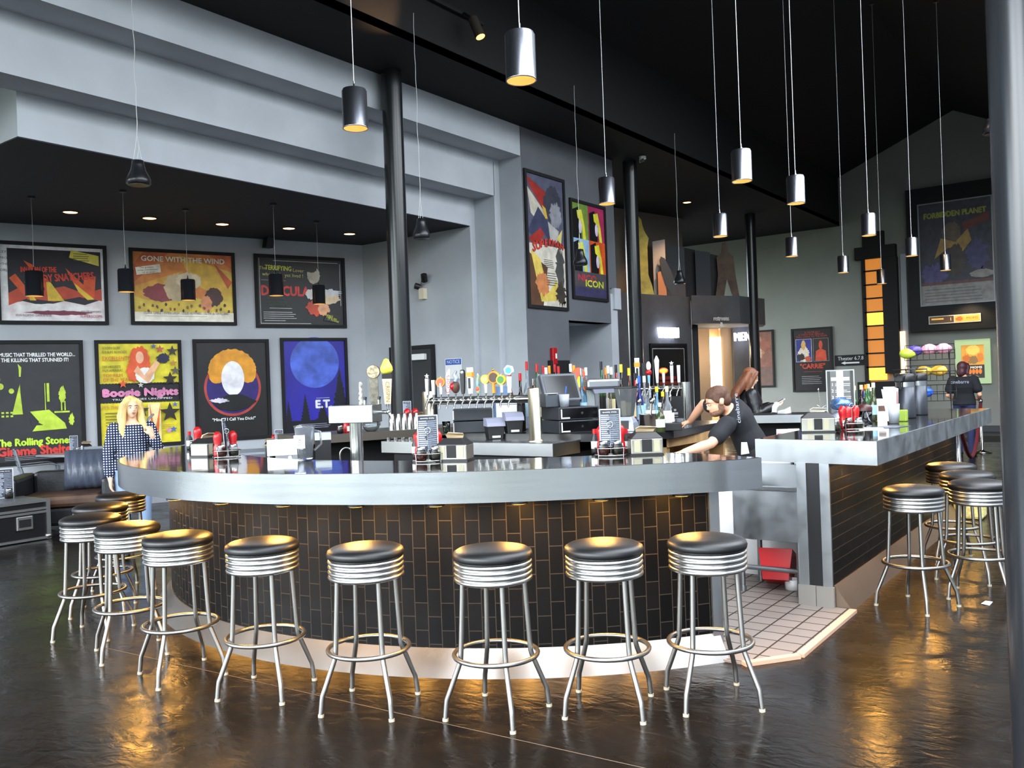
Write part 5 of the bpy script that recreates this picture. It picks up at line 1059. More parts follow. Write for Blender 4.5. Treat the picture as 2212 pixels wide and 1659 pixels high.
# mixer and blender
q = dp(1300, 845, 8.6); t = thing('drink_mixer', 'brushed steel drink mixer right of the till screen', 'mixer', (q.x, q.y, 1.1), face_cam(q)+.15)
MB().box((-.15, -.02, 0), (.15, .16, .05)).box((-.15, .06, .05), (-.06, .16, .4)).build('frame', DULL, t, bevel=.006)
MB().box((-.16, -.1, .4), (.17, .16, .5)).build('motor_head', M('mixer_steel', '8b8e94', .35, .9), t, bevel=.025)
MB().loft([[(-.1, -.08, .4), (.15, -.08, .4), (.15, .1, .4), (-.1, .1, .4)], [(-.08, -.06, .36), (.14, -.06, .36), (.14, .08, .36), (-.08, .08, .36)]], sm=False).build('splash_guard', M('lilac_grey', '9a9cb0', .35), t)
for x in (-.03, .09): MB().cyl((x, 0, .1), (x, 0, .37), .006, n=8).build('spindle', CHROME, t)
MB().lathe([(0, .05), (.04, .05), (.05, .2), (.047, .2), (.038, .056), (0, .056)], (.03, .02, 0), n=20, caps=False).build('mixing_cup', CHROME, t)
q = dp(1352, 850, 8.2); t = thing('blender', 'bar blender with smoky square jug on a silver base', 'blender', (q.x, q.y, 1.1), face_cam(q)-.3)
MB().loft([[(-a, -a, z), (a, -a, z), (a, a, z), (-a, a, z)] for a, z in ((.095, 0), (.085, .08), (.055, .135))], sm=False).build('blender_base', M('silver_plastic', 'b3b9c6', .3, .4), t, bevel=.008)
MB().box((-.03, -.096, .02), (.045, -.082, .1)).build('control_panel', BLACK, t)
MB().loft([[(-a, -a, z), (a, -a, z), (a, a, z), (-a, a, z)] for a, z in ((.055, .14), (.085, .36), (.09, .4))], sm=False).build('jug', M('smoky_plastic', '8e9296', .15, trans=.75, ior=1.1), t, bevel=.006)
MB().box((-.09, -.09, .4), (.09, .09, .42)).build('jug_lid', BLACK, t, bevel=.004)
q = dp(1400, 905, 7.9); t = thing('utensil_bucket', 'polished steel bucket of bar tools on the island edge', 'bucket', (q.x, q.y, 1.1))
MB().lathe([(0, .002), (.085, .002), (.085, .16), (.09, .163), (.081, .163), (.081, .006), (0, .006)], n=28, caps=False).build('bucket_body', CHROME, t)
for k in range(3):
    a = k*2.1; tag(MB().tube([(.03*math.cos(a), .03*math.sin(a), .01), (.07*math.cos(a), .07*math.sin(a), .26)], .006, n=6).ell((.073*math.cos(a), .073*math.sin(a), .28), (.022, .022, .03), 10, 7).build('bar_spoon', CHROME), 'steel bar tool standing in the polished bucket', 'bar tool', 'bar tools in the bucket').location = (q.x, q.y, 1.1)
# ------------------------------------------------------------------ bottles
BG = dict(clear=M('bottle_clear', 'dfe6ea', .05, trans=.85, ior=1.2), green=M('bottle_green', '2c5a2c', .1, trans=.3), dark=M('bottle_dark', '1c1310', .12), brown=M('bottle_brown', '4a2412', .12, trans=.2), blue=M('bottle_blue', '6fa8c8', .06, trans=.6), amber=M('bottle_amber', 'b5641c', .1, trans=.4), navy=M('bottle_navy', '1d2a66', .1), red=M('bottle_red', '7c1218', .12), olive=M('bottle_olive', '3a4224', .12, trans=.2))
CP = dict(r=RED, w=WHITE, k=BLACK, y=YELLOW, c=CHROME, o=ORANGE, t=M('cream_cap', 'd8c89a', .5), b=BLUE)
def bottle(p, h, r, g, cap, lab, label_m=PAPER, neck=.3, sq=False, grp='spirit bottles behind the taps'):
    t = thing('bottle', lab, 'bottle', p, random.uniform(0, 6), grp); n = 4 if sq else 18
    hb = h*(1-neck)
    MB().lathe([(0, .002), (r*.92, .002), (r, .01), (r, hb*.84), (r*.8, hb*.93), (.017, hb*1.04), (.0135, hb*1.12), (.0135, h*.93), (0, h*.93)], n=n, caps=False, sm=not sq).build('bottle_body', BG[g], t)
    MB().lathe([(r+.0006, hb*.28), (r+.0006, hb*.7)], n=n, caps=False, sm=not sq).build('bottle_label', label_m, t)
    if cap == 'p': MB().lathe([(.015, h*.9), (.015, h*.95), (.004, h*.98), (.003, h*1.08), (0, h*1.08)], n=12, caps=False).build('pourer', CHROME, t)
    else: MB().cyl((0, 0, h*.87), (0, 0, h), .0155, n=14).build('bottle_cap', CP[cap], t)
ILZ = 1.101
LB = dict(w=PAPER, k=BLACK, y=M('cream_label', 'cdbf92', .6), b=M('pale_blue_label', '9ec4da', .5), r=RED, g=M('white_green_label', 'dfe6d6', .6))
# (px of the bottle, px row of its top, distance, radius, glass, cap, label colour, words)
BT = [(1101, 801, 9.2, .036, 'brown', 'r', 'k', 'brown bottle with red capsule behind the yellow and green tap disc'), (1123, 806, 8.7, .042, 'dark', 'r', 'k', 'dark round bottle with red neck right of the white and blue tap handle'),
      (1137, 781, 9.3, .04, 'clear', 'r', 'b', 'tall clear bottle with bright red cap left of the right tower column'), (1152, 818, 8.9, .055, 'brown', 'c', 'k', 'squat brown bottle rising just above the right tower column'),
      (1159, 786, 9.2, .035, 'green', 'r', 'y', 'green bottle with dark red capsule right of the tower column'), (1173, 790, 9.4, .034, 'clear', 'r', 'w', 'clear bottle with red cap left of the till screen'),
      (1179, 794, 9.2, .034, 'clear', 'w', 'b', 'clear bottle with white cap left of the till screen'), (1186, 790, 9.5, .034, 'amber', 'o', 'y', 'amber bottle with orange cap behind the till screen'),
      (1198, 787, 9.6, .035, 'dark', 'r', 'k', 'dark bottle with red cap behind the till screen'), (1206, 791, 9.5, .033, 'red', 'r', 'w', 'red bottle behind the right half of the till screen'),
      (1232, 786, 9.5, .036, 'dark', 'w', 'k', 'dark bottle with white cap beside the orange round sign'), (1239, 789, 9.3, .033, 'amber', 'o', 'y', 'slim amber bottle beside the orange round sign'),
      (1255, 796, 8.6, .05, 'blue', 'c', 'b', 'pale blue flat shouldered bottle right of the till screen'), (1265, 794, 9.2, .034, 'clear', 'w', 'w', 'clear bottle with white cap left of the drink mixer'),
      (1298, 781, 9.7, .04, 'green', 'k', 'k', 'green bottle with black pourer above the drink mixer'), (1308, 794, 9.8, .034, 'amber', 'o', 'y', 'amber bottle just right of the green one above the mixer'), (1313, 790, 9.5, .034, 'clear', 'w', 'w', 'clear bottle with tall white cap above the mixer'), (1320, 793, 9.4, .034, 'olive', 'w', 'y', 'olive bottle with white cap above the mixer'),
      (1330, 788, 9.5, .036, 'red', 'k', 'k', 'dark red bottle at the right end of the drink mixer'), (1341, 787, 9.0, .042, 'dark', 'y', 'y', 'dark bottle with yellow neck band behind the blender'), (1358, 795, 9.1, .05, 'brown', 'y', 'y', 'brown bottle with yellow pourer above the blender'),
      (1371, 806, 9.0, .05, 'red', 'k', 'y', 'big red brown bottle with cream label right of the blender'), (1380, 812, 8.4, .036, 'navy', 'b', 'b', 'navy bottle with pale blue neck right of the blender'), (1391, 812, 8.9, .038, 'clear', 'w', 'b', 'clear bottle with pale blue label behind the steel bucket'),
      (1403, 832, 8.1, .042, 'clear', 'p', 'w', 'clear bottle with steel pourer over the steel bucket'), (1418, 835, 8.3, .036, 'blue', 'y', 'b', 'pale blue bottle with cream neck near the right tap rail'), (1431, 846, 8.3, .038, 'dark', 'y', 'r', 'dark bottle with yellow cap and orange label near the right tap rail'),
      (1440, 834, 8.0, .038, 'clear', 't', 'w', 'clear bottle with cream star cap in front of the right tap rail'), (1425, 870, 7.75, .04, 'olive', 'w', 'g', 'olive bottle with big white leaf label at the island edge'), (1412, 858, 8.7, .036, 'green', 'p', 'k', 'green bottle with pourer behind the leaf labelled one'), (1447, 850, 8.4, .034, 'dark', 'p', 'w', 'dark bottle with pourer under the right tap rail')]
for px, ty, d, r, g, c, l, lab in BT:
    q = dp(px, ty, d); h = q.z-ILZ; bottle((q.x, q.y, ILZ), h, r, g, c, lab, LB[l], neck=.36)
q = dp(1250, 800, 9.0); t = thing('bottle_display', 'orange round topped bottle rack sign behind the till screen', 'display', (q.x, q.y, ILZ), face_cam(q))
MB().box((-.07, -.04, 0), (.07, .04, .42)).build('rack_body', M('orange_red_badge', 'd8522a', .4), t); MB().cyl((0, -.02, .56), (0, .02, .56), .065, n=26).build('round_top', M('orange_red_badge', 'd8522a', .4), t); MB().cyl((0, -.024, .56), (0, -.02, .56), .05, n=24).build('round_face', M('coral_badge', 'd9563a', .4), t); MB().lathe([(.03, .42), (.026, .53), (0, .53)], n=16, caps=False).build('yellow_cup', YELLOW, t)
for px, l in ((1083, 'left'), (1178, 'right')):
    q = dp(px, 800, 11.7); t = thing('water_jug', 'upturned blue water cooler jug behind the %s bottles' % ('tap handles and' if l == 'left' else 'till side'), 'water jug', (q.x, q.y, 1.08))
    MB().lathe([(.12, .0), (.13, .05), (.13, .42), (.11, .47), (0, .475)], n=24).build('jug', M('blue_water_jug', '8aa4cc', .15, trans=.5, ior=1.2), t); MB().box((-.15, -.15, -1.08), (.15, .15, 0)).build('cooler', DGREY, t)
# right tap rail
q0, q1_ = dp(1428, 838, 9.3), dp(1481, 838, 8.9); u_ = (q1_-q0); u_.z = 0; L_ = u_.length; u_.normalize()
zr = dp(1455, 839, 9.1).z; base = V((q1_.x, q1_.y, ILZ)); tt = thing('tap_tower', 'shorter steel tap tower at the right end of the island', 'beer tap tower', base)
MB().cyl((0, 0, 0), (0, 0, dp(1481, 825, 8.9).z-ILZ), .05, n=28).build('column', CHROME, tt)
MB().cyl((0, 0, zr-ILZ), tuple(-u_*(L_+.15)+V((0, 0, zr-ILZ))), .036, n=20).build('rail', CHROME, tt)
nd = V((u_.y, -u_.x, 0))
for kd, px, ty, lab in [('white_box', 1388, 773, 'white and orange tap handle behind the bottles right of the blender'), ('letters', 1402, 784, 'black tap handle behind the bottles, left of the figure topped one'), ('figure', 1413, 781, 'tap handle with white figure top and red ball'), ('facet', 1431, 768, 'tall grey faceted tap handle on the right tap rail'), ('oval_disc', 1445, 792, 'tap handle with oval orange badge on the right tap rail'), ('star', 1463, 783, 'pale tap handle topped by a star on the right tap rail'), ('pillar', 1478, 782, 'grey pillar tap handle next to the right rail column')]:
    d = ray(px, 838); k = (base-V((0, 0, base.z))).dot(nd)/(d.dot(nd)); hp = V((d.x*k, d.y*k, zr)); f_ = faucet(tt, hp.x-base.x, hp.y-base.y, zr-ILZ, nd)
    hp += nd*.062; dep = (hp-CAMP).dot(FWD); handle(hp+V((0, 0, .034)), kd, lab, face_cam(hp), dp(px, ty, dep).z-zr-.034)
q = dp(1457, 880, 8.6); t = thing('chalk_menu', 'small black card with white lettering standing under the right tap rail', 'menu', (q.x, q.y, ILZ), face_cam(q))
MB().box((-.085, 0, .02), (.085, .012, .3)).build('card', MATTE, t); a = Art(.16, .2, frame3((-.08, -.001, .03), (1, 0, 0), UPV)); a.rect(.4, .62, .6, .72, '9a9a9a').rect(.3, .45, .7, .56, '9a9a9a').rect(.3, .34, .7, .37, '9a9a9a').rect(.22, .12, .78, .24, '9a9a9a'); a.mb.build('card_print', a.mats, t)
t = boxthing('drip_tray', 'low black tray on the island edge before the right tap rail', 'tray', 1446, 917, 8.0, ILZ, .22, .14, .07, BLACK, 0); 
q = dp(1468, 908, 8.2); tag(MB().lathe([(0, .002), (.035, .002), (.042, .1), (.039, .1), (.032, .006), (0, .006)], n=18, caps=False).build('plastic_cup', PLAST), 'clear plastic cup beside the right tap column', 'cup').location = (q.x, q.y, ILZ)
# ------------------------------------------------------------------ straight counter: things on top
def onrc(px, dep): q = dp(px, 880, dep); return V((q.x, q.y, ZT+.002))
q = onrc(1765, 6.65); napkins(q, face_cam(q)+.05, 'napkin dispenser on the near end of the straight counter', M('pale_napkin', 'e6dccb', .85), w=.24, d=.17, h=.15)
q = onrc(1838, 6.75); caddy(q, face_cam(q)+.5, 'wire condiment caddy on the straight counter', 'in the caddy on the straight counter', False)
q = onrc(1829, 7.05); t = thing('sauce_jug', 'large red ketchup jug standing behind the caddy on the straight counter', 'sauce bottle', q, face_cam(q))
MB().lathe([(0, 0), (.042, 0), (.046, .012), (.04, .075), (.047, .12), (.04, .15), (.018, .17), (0, .17)], n=22, caps=False).build('bottle', RED, t)
q = onrc(1804, 6.6); shaker(q, 'glass shaker jar right beside the near napkin dispenser on the straight counter', CHS, .036, .09)
q = onrc(1868, 7.0); t = thing('glass_jar', 'wide glass jar with a dark lid on the straight counter', 'jar', q)
MB().lathe([(0, .003), (.05, .003), (.055, .015), (.055, .13), (.051, .13), (.051, .018), (0, .01)], n=22, caps=False).build('jar', GLASS, t); MB().lathe([(.057, .13), (.057, .155), (.045, .175), (.02, .185), (0, .186)], n=22, caps=False).build('jar_lid', M('dark_red_lid', '3a1614', .4), t)
# crinkled bags
CRINK = M('crinkled_silver_film', 'b9bfd0', .22, .6, bump=(14, .9), noise=(9, .5)); CRB = M('crinkled_blue_film', '5a7aa8', .25, .4, bump=(14, .9), noise=(7, .7))
def bag(p, rx, ry, rz_, lab, m, cat='bag', rot=0, grp=None, name='snack_bag'):
    rn = random.Random(int(p[0]*977+p[1]*31)); mb = MB(); mb.ell((0, 0, rz_), (rx, ry, rz_), 20, 12)
    mb.v = [V((v.x*(1+rn.uniform(-.09, .09)), v.y*(1+rn.uniform(-.12, .12)), max(0, v.z*(1+rn.uniform(-.06, .06))))) for v in mb.v]
    o = mb.build(name, m, weld=True); o.location = p; o.rotation_euler = (0, 0, rot); return tag(o, lab, cat, grp)
q = onrc(1815, 7.35); bag(q, .15, .1, .06, 'crinkled clear and silver bag between the napkin dispenser and red jug', CRINK)
bag(q+V((.03, 0, .122)), .13, .09, .055, 'crinkled blue bag lying on the silver one', CRB)
q = onrc(1775, 7.2); t = thing('napkin_rack', 'small chrome wire rack with a scroll top behind the near napkin dispenser', 'rack', q, face_cam(q))
MB().tube([(0, 0, 0), (-.02, 0, .3)], .004, n=6).ell((-.022, 0, .31), (.008, .008, .012), 8, 6).build('rod', CHROME, t)
mb = MB()
for s in (-1, 1): mb.tube([(s*(.03+.022*math.sin(k*.6)), 0, .1+.03*k*.25) for k in range(12)], .003, n=6)
mb.tube([(-.05, 0, .0), (-.05, 0, .12), (.05, 0, .12), (.05, 0, .0)], .003, n=6); mb.build('scroll', CHROME, t)
q = onrc(1817, 7.8); t = thing('acrylic_sign', 'silver and black numbered menu sign in an acrylic stand on the straight counter', 'sign', q, face_cam(q))
MB().box((-.12, .0, .0), (.12, .012, .47)).box((-.12, .012, 0), (.12, .12, .006)).build('stand', M('acrylic', 'cdd2d6', .08, trans=.4), t)
a = Art(.22, .44, frame3((-.11, -.001, .02), (1, 0, 0), UPV)); a.rect(0, 0, 1, 1, '5b5c5c').rect(0, 0, .12, 1, '2e2c28').rect(.88, 0, 1, 1, '2e2c28').rect(.35, 0, .62, 1, 'a6a8a8').rect(.45, 0, .53, 1, 'c4c6c6').rect(.15, .8, .85, .87, 'eeeeee')
for k, n in enumerate('123'): a.txt(n, .2, .72-.13*k, .09, 'f0f0f0').lines(.3, .74-.13*k, .9, 2, .035, 'd9d9d9', seed=k)
a.mb.build('sign_print', a.mats, t)
for k, (px, ty, d, g, c, lab) in enumerate([(1840, 836, 7.9, 'dark', 't', 'first wine bottle from the left, dark glass with cream top'), (1845, 834, 8.2, 'green', 't', 'second wine bottle from the left, green glass behind the first'), (1860, 832, 8.0, 'dark', 't', 'third wine bottle from the left, dark glass with tan top'), (1866, 836, 8.3, 'navy', 'r', 'wine bottle with slim red capsule'), (1870, 831, 8.1, 'green', 'o', 'wine bottle with orange tan top right of the red one'), (1875, 830, 8.4, 'green', 't', 'wine bottle with pale top left of the tallest'), (1881, 837, 8.5, 'olive', 'w', 'wine bottle with white spout behind the tallest'), (1886, 827, 7.8, 'olive', 't', 'tallest wine bottle, olive glass with pale blue label')]):
    q = dp(px, ty, d); bottle((q.x, q.y, ZT+.002), q.z-ZT, .037, g, c, lab, LB['b'] if k == 7 else LB['w'], neck=.4, grp='wine bottles on the straight counter')
for k, (px, d, lab) in enumerate(((1957, 8.1, 'nearer black and steel airpot on the straight counter'), (1984, 8.6, 'farther black and steel airpot on the straight counter'))):
    q = onrc(px, d); t = thing('airpot', lab, 'coffee airpot', q, face_cam(q)-.35, 'coffee airpots')
    MB().lathe([(.0, .001), (.082, .001), (.084, .01), (.084, .3), (0, .3)], n=28, caps=False).build('airpot_body', M('ridged_dark_steel', '3d4046', .35, .6), t); MB().lathe([(.0845, .29), (.0845, .335)], n=28, caps=False).build('steel_collar', STEEL, t)
    MB().lathe([(.086, .335), (.092, .345), (.092, .38), (.075, .41), (0, .415)], n=28, caps=False).loft([[(-.03, -.15, .345), (.03, -.15, .345), (.03, -.05, .345), (-.03, -.05, .345)], [(-.035, -.15, .375), (.035, -.15, .375), (.035, -.05, .4), (-.035, -.05, .4)]], sm=False).build('airpot_lid', BLACK, t)
    MB().cyl((0, -.125, .27), (0, -.13, .35), .012, n=12).build('spout', BLACK, t); MB().tube([(-.09, 0, .36), (-.1, -.02, .45), (.1, -.02, .45), (.09, 0, .36)], .007, n=8).build('handle', BLACK, t)
q = onrc(1930, 7.35); t = thing('plastic_cup', 'frosted cup stuffed with white napkins and a red straw', 'cup', q)
MB().lathe([(0, .002), (.04, .002), (.05, .165), (.047, .165), (.037, .006), (0, .006)], n=22, caps=False).build('cup', M('frosted_cup', 'b4bac2', .4, trans=.3), t)
R = Matrix.Rotation(face_cam(q), 3, 'Z')
for k, (dx, h) in enumerate(((-.03, .29), (-.015, .31), (.0, .3), (.012, .295))):
    o = MB().loft([[(-.02, 0, .02), (.02, 0, .02), (.02, .002, .02), (-.02, .002, .02)], [(-.06, 0, h), (.03, 0, h), (.03, .002, h), (-.06, .002, h)]], sm=False).build('napkin', PAPER); o.location = q+R @ V((dx, -.012+.008*k, 0)); o.rotation_euler = (0, 0, face_cam(q)); tag(o, 'white napkin standing in the frosted cup on the straight counter', 'napkin', 'napkins in the cup')
tag(MB().cyl((0, 0, .01), (.012, 0, .27), .0055, n=10).build('drinking_straw', RED), 'red drinking straw in the frosted cup', 'straw').location = q+R @ V((.028, 0, 0))
q = onrc(1950, 7.6); tag(MB().box((-.035, -.035, 0), (.035, .035, .1)).build('green_box', M('lime_box', '8da83a', .5), bevel=.008), 'small lime green box in front of the nearer airpot', 'box').location = q
q = onrc(1905, 7.7); t = thing('tea_box', 'small white tea box left of the frosted cup', 'box', q, face_cam(q)); MB().box((-.04, -.03, 0), (.04, .03, .2)).build('carton', PAPER, t); MB().box((-.03, -.0305, .09), (.03, -.03, .14)).build('carton_label', BROWN, t)
for px, d, lab in ((1880, 6.75, 'thin white paper lying on the straight counter near the caddy'), (1925, 6.9, 'thin grey menu lying on the straight counter beside the frosted cup')):
    o = MB().box((-.14, -.09, 0), (.14, .09, .003)).build('paper_menu', PAPER if px < 1900 else M('grey_menu', '4a4f5c', .3)); q = onrc(px, d); o.location = q; o.rotation_euler = (0, 0, .3 if px < 1900 else -.2); tag(o, lab, 'paper')
# snack rack
rk = thing('snack_rack', 'tiered black wire rack of snack bags at the far end of the straight counter', 'rack', onrc(2012, 9.6), face_cam(onrc(2012, 9.6)))
def wire_tray(z, y):
    mb = MB()
    for s in (0, 1):
        c = [(-.25, y-.12, z+.1*s-.03), (.25, y-.12, z+.1*s-.03), (.25, y+.14, z+.1*s+.04), (-.25, y+.14, z+.1*s+.04)]; mb.tube(c, .004, n=6, closed=True)
    for k in range(9):
        x = -.25+.0625*k; mb.tube([(x, y-.12, z+.07), (x, y-.12, z-.03), (x, y+.14, z+.04), (x, y+.14, z+.14)], .0025, n=5)
    return mb.build('wire_tray', MATTE, rk)
for z, y in ((.13, -.06), (.35, 0), (.58, .06)): wire_tray(z, y)
mb = MB()
for x in (-.2, .2): MB().tube([(x, .18, .0), (x, .22, .7)], .006, n=6).build('upright', MATTE, rk)
for x in (-.2, .2): MB().tube([(x, -.2, .0), (x, .22, .02)], .006, n=6).build('foot', MATTE, rk)
RB = rk.location; RR = Matrix.Rotation(rk.rotation_euler.z, 3, 'Z')
PUR = M('purple_film', '4b3a86', .35, noise=(12, .4)); PNK = M('pink_striped_film', 'c48a9c', .35, noise=(16, .5, (6, .4, .4)))
for x, y, z, m, lab in ((-.15, 0, .6, PUR, 'purple snack bag on the top tier of the wire rack'), (.0, .0, .61, PNK, 'pink striped snack bag on the top tier of the wire rack, middle'), (.14, .01, .61, PNK, 'pink striped snack bag on the top tier of the wire rack, right'), (-.22, -.03, .57, M('lime_film', 'a8b83a', .35), 'lime snack bag at the left end of the top tier'),
                        (-.06, -.06, .37, M('gold_film', 'b58e2c', .35, noise=(14, .4)), 'gold snack bag on the middle tier, left'), (.09, -.06, .37, M('gold_film', 'b58e2c', .35), 'gold snack bag on the middle tier, right'), (-.06, -.12, .14, M('blue_film', '2456c8', .3, noise=(9, .35)), 'bright blue snack bag on the bottom tier')):
    bag(RB+RR @ V((x, y, z)), .085, .06, .055, lab, m, rot=rk.rotation_euler.z, grp='snack bags in the wire rack')
# papers and boxes on the service counter
q = dp(1705, 889, 9.75); tag(MB().loft([[(-.12, 0, 0), (.12, .02, 0), (.12, .12, 0), (-.1, .1, 0)], [(-.14, .0, .05), (.1, .02, .07), (.14, .1, .02), (-.1, .1, .03)]], sm=False).build('paper_receipt', PAPER), 'crumpled white paper on the service counter', 'paper').location = (q.x, q.y, 1.142)
q = dp(1676, 892, 9.7); tag(MB().tube([(-.05, 0, .0), (-.04, 0, .05), (.02, 0, .08), (.06, 0, .09)], .03, n=4).build('paper_roll', PAPER), 'curled strip of receipt paper left of the crumpled paper', 'paper').location = (q.x, q.y, 1.16)
for k, px in enumerate((1689, 1714)):
    q = dp(px, 918, 9.3); t = thing('straw_box', ('left', 'right')[k]+' white carton with pink print on the shelf below the service counter', 'box', (q.x, q.y, .892), face_cam(q), 'cartons on the shelf'); MB().box((-.058, -.05, 0), (.058, .05, .1)).build('carton', PAPER, t); MB().box((-.05, -.051, .045), (.0, -.05, .06)).box((.0, -.051, .035), (.05, -.05, .05)).build('carton_print', M('pink_print', 'c23a66', .6), t)
q = dp(1585, 868, 9.6); t = thing('fruit_cup', 'small red container with yellow fruit beyond the barman', 'container', (q.x, q.y, 1.142)); MB().lathe([(0, .0), (.05, 0), (.06, .09), (0, .09)], n=18).build('cup', RED, t); MB().ell((0, 0, .1), (.055, .055, .03), 14, 8).build('fruit', YELLOW, t)
# stools side: floor bits
o = MB().add([(-.06, -.02, .001), (.05, -.025, .002), (.06, .02, .001), (-.05, .03, .006)], [(0, 1, 2, 3)]).build('paper_scrap', PAPER, solid=.001); o.location = at(2133, 1303, .001); tag(o, 'scrap of white paper on the dark floor right of the stools', 'paper')
o = MB().box((-.14, -.14, 0), (.14, .14, .36)).build('popcorn_bin', M('popcorn_yellow', 'd9cf86', .6, noise=(30, .2)), bevel=.03); o.location = at(2096, 1118, 0); tag(o, 'pale yellow box on the floor behind the right stools', 'box')
q = at(2122, 978, 0)
for p_, lab in ((q, 'steel rope stanchion beyond the far end of the straight counter'), (at(2074, 1043, 0), 'steel post of the red rope barrier, nearer one by the counter end')):
    t = thing('stanchion', lab, 'stanchion', (p_.x, p_.y, 0), 0, 'rope barrier posts'); MB().lathe([(0, 0), (.16, 0), (.165, .015), (.06, .035), (.028, .06), (.025, .92), (.04, .94), (.04, .97), (.02, 1.0), (0, 1.0)], n=24, caps=False).build('post', CHROME, t)
pa, pb_ = V((q.x, q.y, 0)), at(2074, 1043, 0); d_ = pb_-pa
tag(MB().tube([tuple(pa+d_*(k/12)+V((0, 0, .9-.75*math.sin(PI*k/12)))) for k in range(13)], .03, n=10).build('velvet_rope', M('dark_red_velvet', '5a1016', .9)), 'dark red velvet rope hanging between the two stanchions', 'rope')
for px, py, lab in ((2100, 922, 'dark floor mat at the far end of the room, left one'), (2140, 948, 'dark floor mat in front of the far wall, right one')):
    o = MB().box((-.8, -.5, .001), (.8, .5, .012)).build('floor_mat', MATTE); p_ = at(px, py, 0); o.location = (p_.x, p_.y, 0); tag(o, lab, 'mat')
# red fire alarm, black panels on the bay wall
q = ony(1193, 768, Y1-.01); t = thing('fire_alarm', 'small red fire alarm on the dark bay wall', 'fire alarm', q); MB().box((-.06, -.06, -.14), (.06, .0, .12)).build('alarm_case', RED, t, bevel=.01); MB().box((.0, -.066, -.05), (.035, -.06, .03)).build('strobe', WHITE, t)
q = ony(1236, 772, 8.74); tag(MB().box((-.12, -.05, -.3), (.12, 0, .3)).build('wall_panel', MATTE), 'black flat panel on the passage wall right of the red alarm', 'panel').location = q
q = ony(1205, 795, Y1-.01); tag(MB().box((-.28, -.05, -.25), (.28, 0, .12)).build('wall_box', MATTE), 'black box on the bay wall under the red alarm', 'box').location = q
# ------------------------------------------------------------------ lounge
LEA = M('black_leather', '1d1e22', .4, bump=(30, .12), noise=(5, .3)); LEAB = M('worn_brown_leather', '4b3527', .5, noise=(4, .4))
LEAS = M('grey_satin_leather', '454b5a', .36, bump=(5, 1.0, (3, 1, 1)))
q = dp(148, 1050, 10.95); sf = thing('sofa', 'low black leather sofa with a worn brown seat beside the flight case', 'sofa', (q.x, q.y, 0), face_cam(q)-.22)
MB().box((-.64, -.45, .06), (.64, .45, .28)).build('sofa_base', LEA, sf, bevel=.04)
MB().box((-.46, -.48, .28), (.46, .25, .43)).build('seat_cushion', LEAB, sf, bevel=.05)
MB().box((-.66, -.48, .25), (-.46, .45, .66)).build('armrest', LEA, sf, bevel=.05); MB().box((.46, -.48, .25), (.66, .45, .62)).build('armrest', LEA, sf, bevel=.05)
MB().box((-.46, .22, .28), (.46, .45, .68)).build('backrest', LEA, sf, bevel=.05)
g = []
for k in range(15):
    z = .43+.5*k/14; row = []
    for j in range(22):
        x = -.1+.62*j/21; e = math.sin(PI*min(1, max(0, k/14)))**.4*math.sin(PI*j/21)**.3
        row.append((x, .2+.1*k/14-.2*e-.025*math.sin(j*1.9+k*.33)*e, z))
    back = [(x, .215+.12*k/14, z) for x, y, z in row[::-1]]; g.append([(x, y, z) for x, y, z in row]+back)
MB().loft(g).build('back_cushion', LEAS, sf)
fc = thing('flight_case', 'black flight case with aluminium edges serving as a table', 'flight case', (4.33, 10.52, 0), 0)
ALU = M('aluminium_edge', '9b9c9a', .4, 1)
MB().box((-.5, -.3, .02), (.5, .3, .52)).build('case_body', M('black_laminate', '121214', .35), fc)
mb = MB()
for x in (-.5, .5):
    for y in (-.3, .3): mb.cbox((x, y, .27), (.045, .045, .52))
for z in (.03, .37, .415, .51):
    for y in (-.3, .3): mb.cbox((0, y, z), (.96, .04, .03))
    for x in (-.5, .5): mb.cbox((x, 0, z), (.04, .56, .03))
mb.build('aluminium_trim', ALU, fc)
for x in (-.26, .24):
    MB().box((x-.09, -.325, .16), (x+.09, -.3, .34)).build('recessed_handle', ALU, fc, bevel=.01); MB().box((x-.065, -.328, .2), (x+.065, -.3255, .3)).build('handle_pocket', BLACK, fc)
for x in (-.5, .5): MB().ell((x, -.3, .05), (.04, .04, .04), 12, 8).build('corner_ball', ALU, fc)
MB().box((-.49, -.29, .52), (.49, .29, .535)).build('case_top', M('grey_case_top', '5c5e60', .35), fc)
fc.scale = (1, 1, .87)
q = at(10, 1076, .467); menu_card(q, face_cam(q), .19, .34, .0, 'drink menu card standing on the flight case'); q = at(20, 1077, .467); shaker(q, 'glass shaker of cheese on the flight case', CHS, .045, .12)
# metal chairs and lounge tables
def chair(p, rz, lab, k=1):
    t = thing('metal_chair', lab, 'chair', (p[0], p[1], 0), rz, 'aluminium lounge chairs'); t.scale = (1, 1, .9); A_ = M('chair_aluminium', '7f848c', .4, .9)
    MB().box((-.21, -.22, .6), (.21, .2, .62)).build('seat', A_, t)
    for x in (-.2, .2):
        MB().tube([(x, -.2, 0), (x, -.2, .62)], .014).build('leg', A_, t); MB().tube([(x, .24, 0), (x, .2, .62)], .014).build('leg', A_, t)
        MB().tube([(x, .2, .6), (x, .3, 1.06)], .016).build('back_post', A_, t)
        MB().tube([(x*1.15, .25, .82), (x*1.15, -.1, .84), (x*1.15, -.2, .8), (x*1.15, -.2, .6)], .013).build('armrest', A_, t)
    for z in (.75, .83, .91, .99): MB().box((-.19, .22+(z-.62)*.22, z), (.19, .235+(z-.62)*.22, z+.05)).build('back_slat', A_, t)
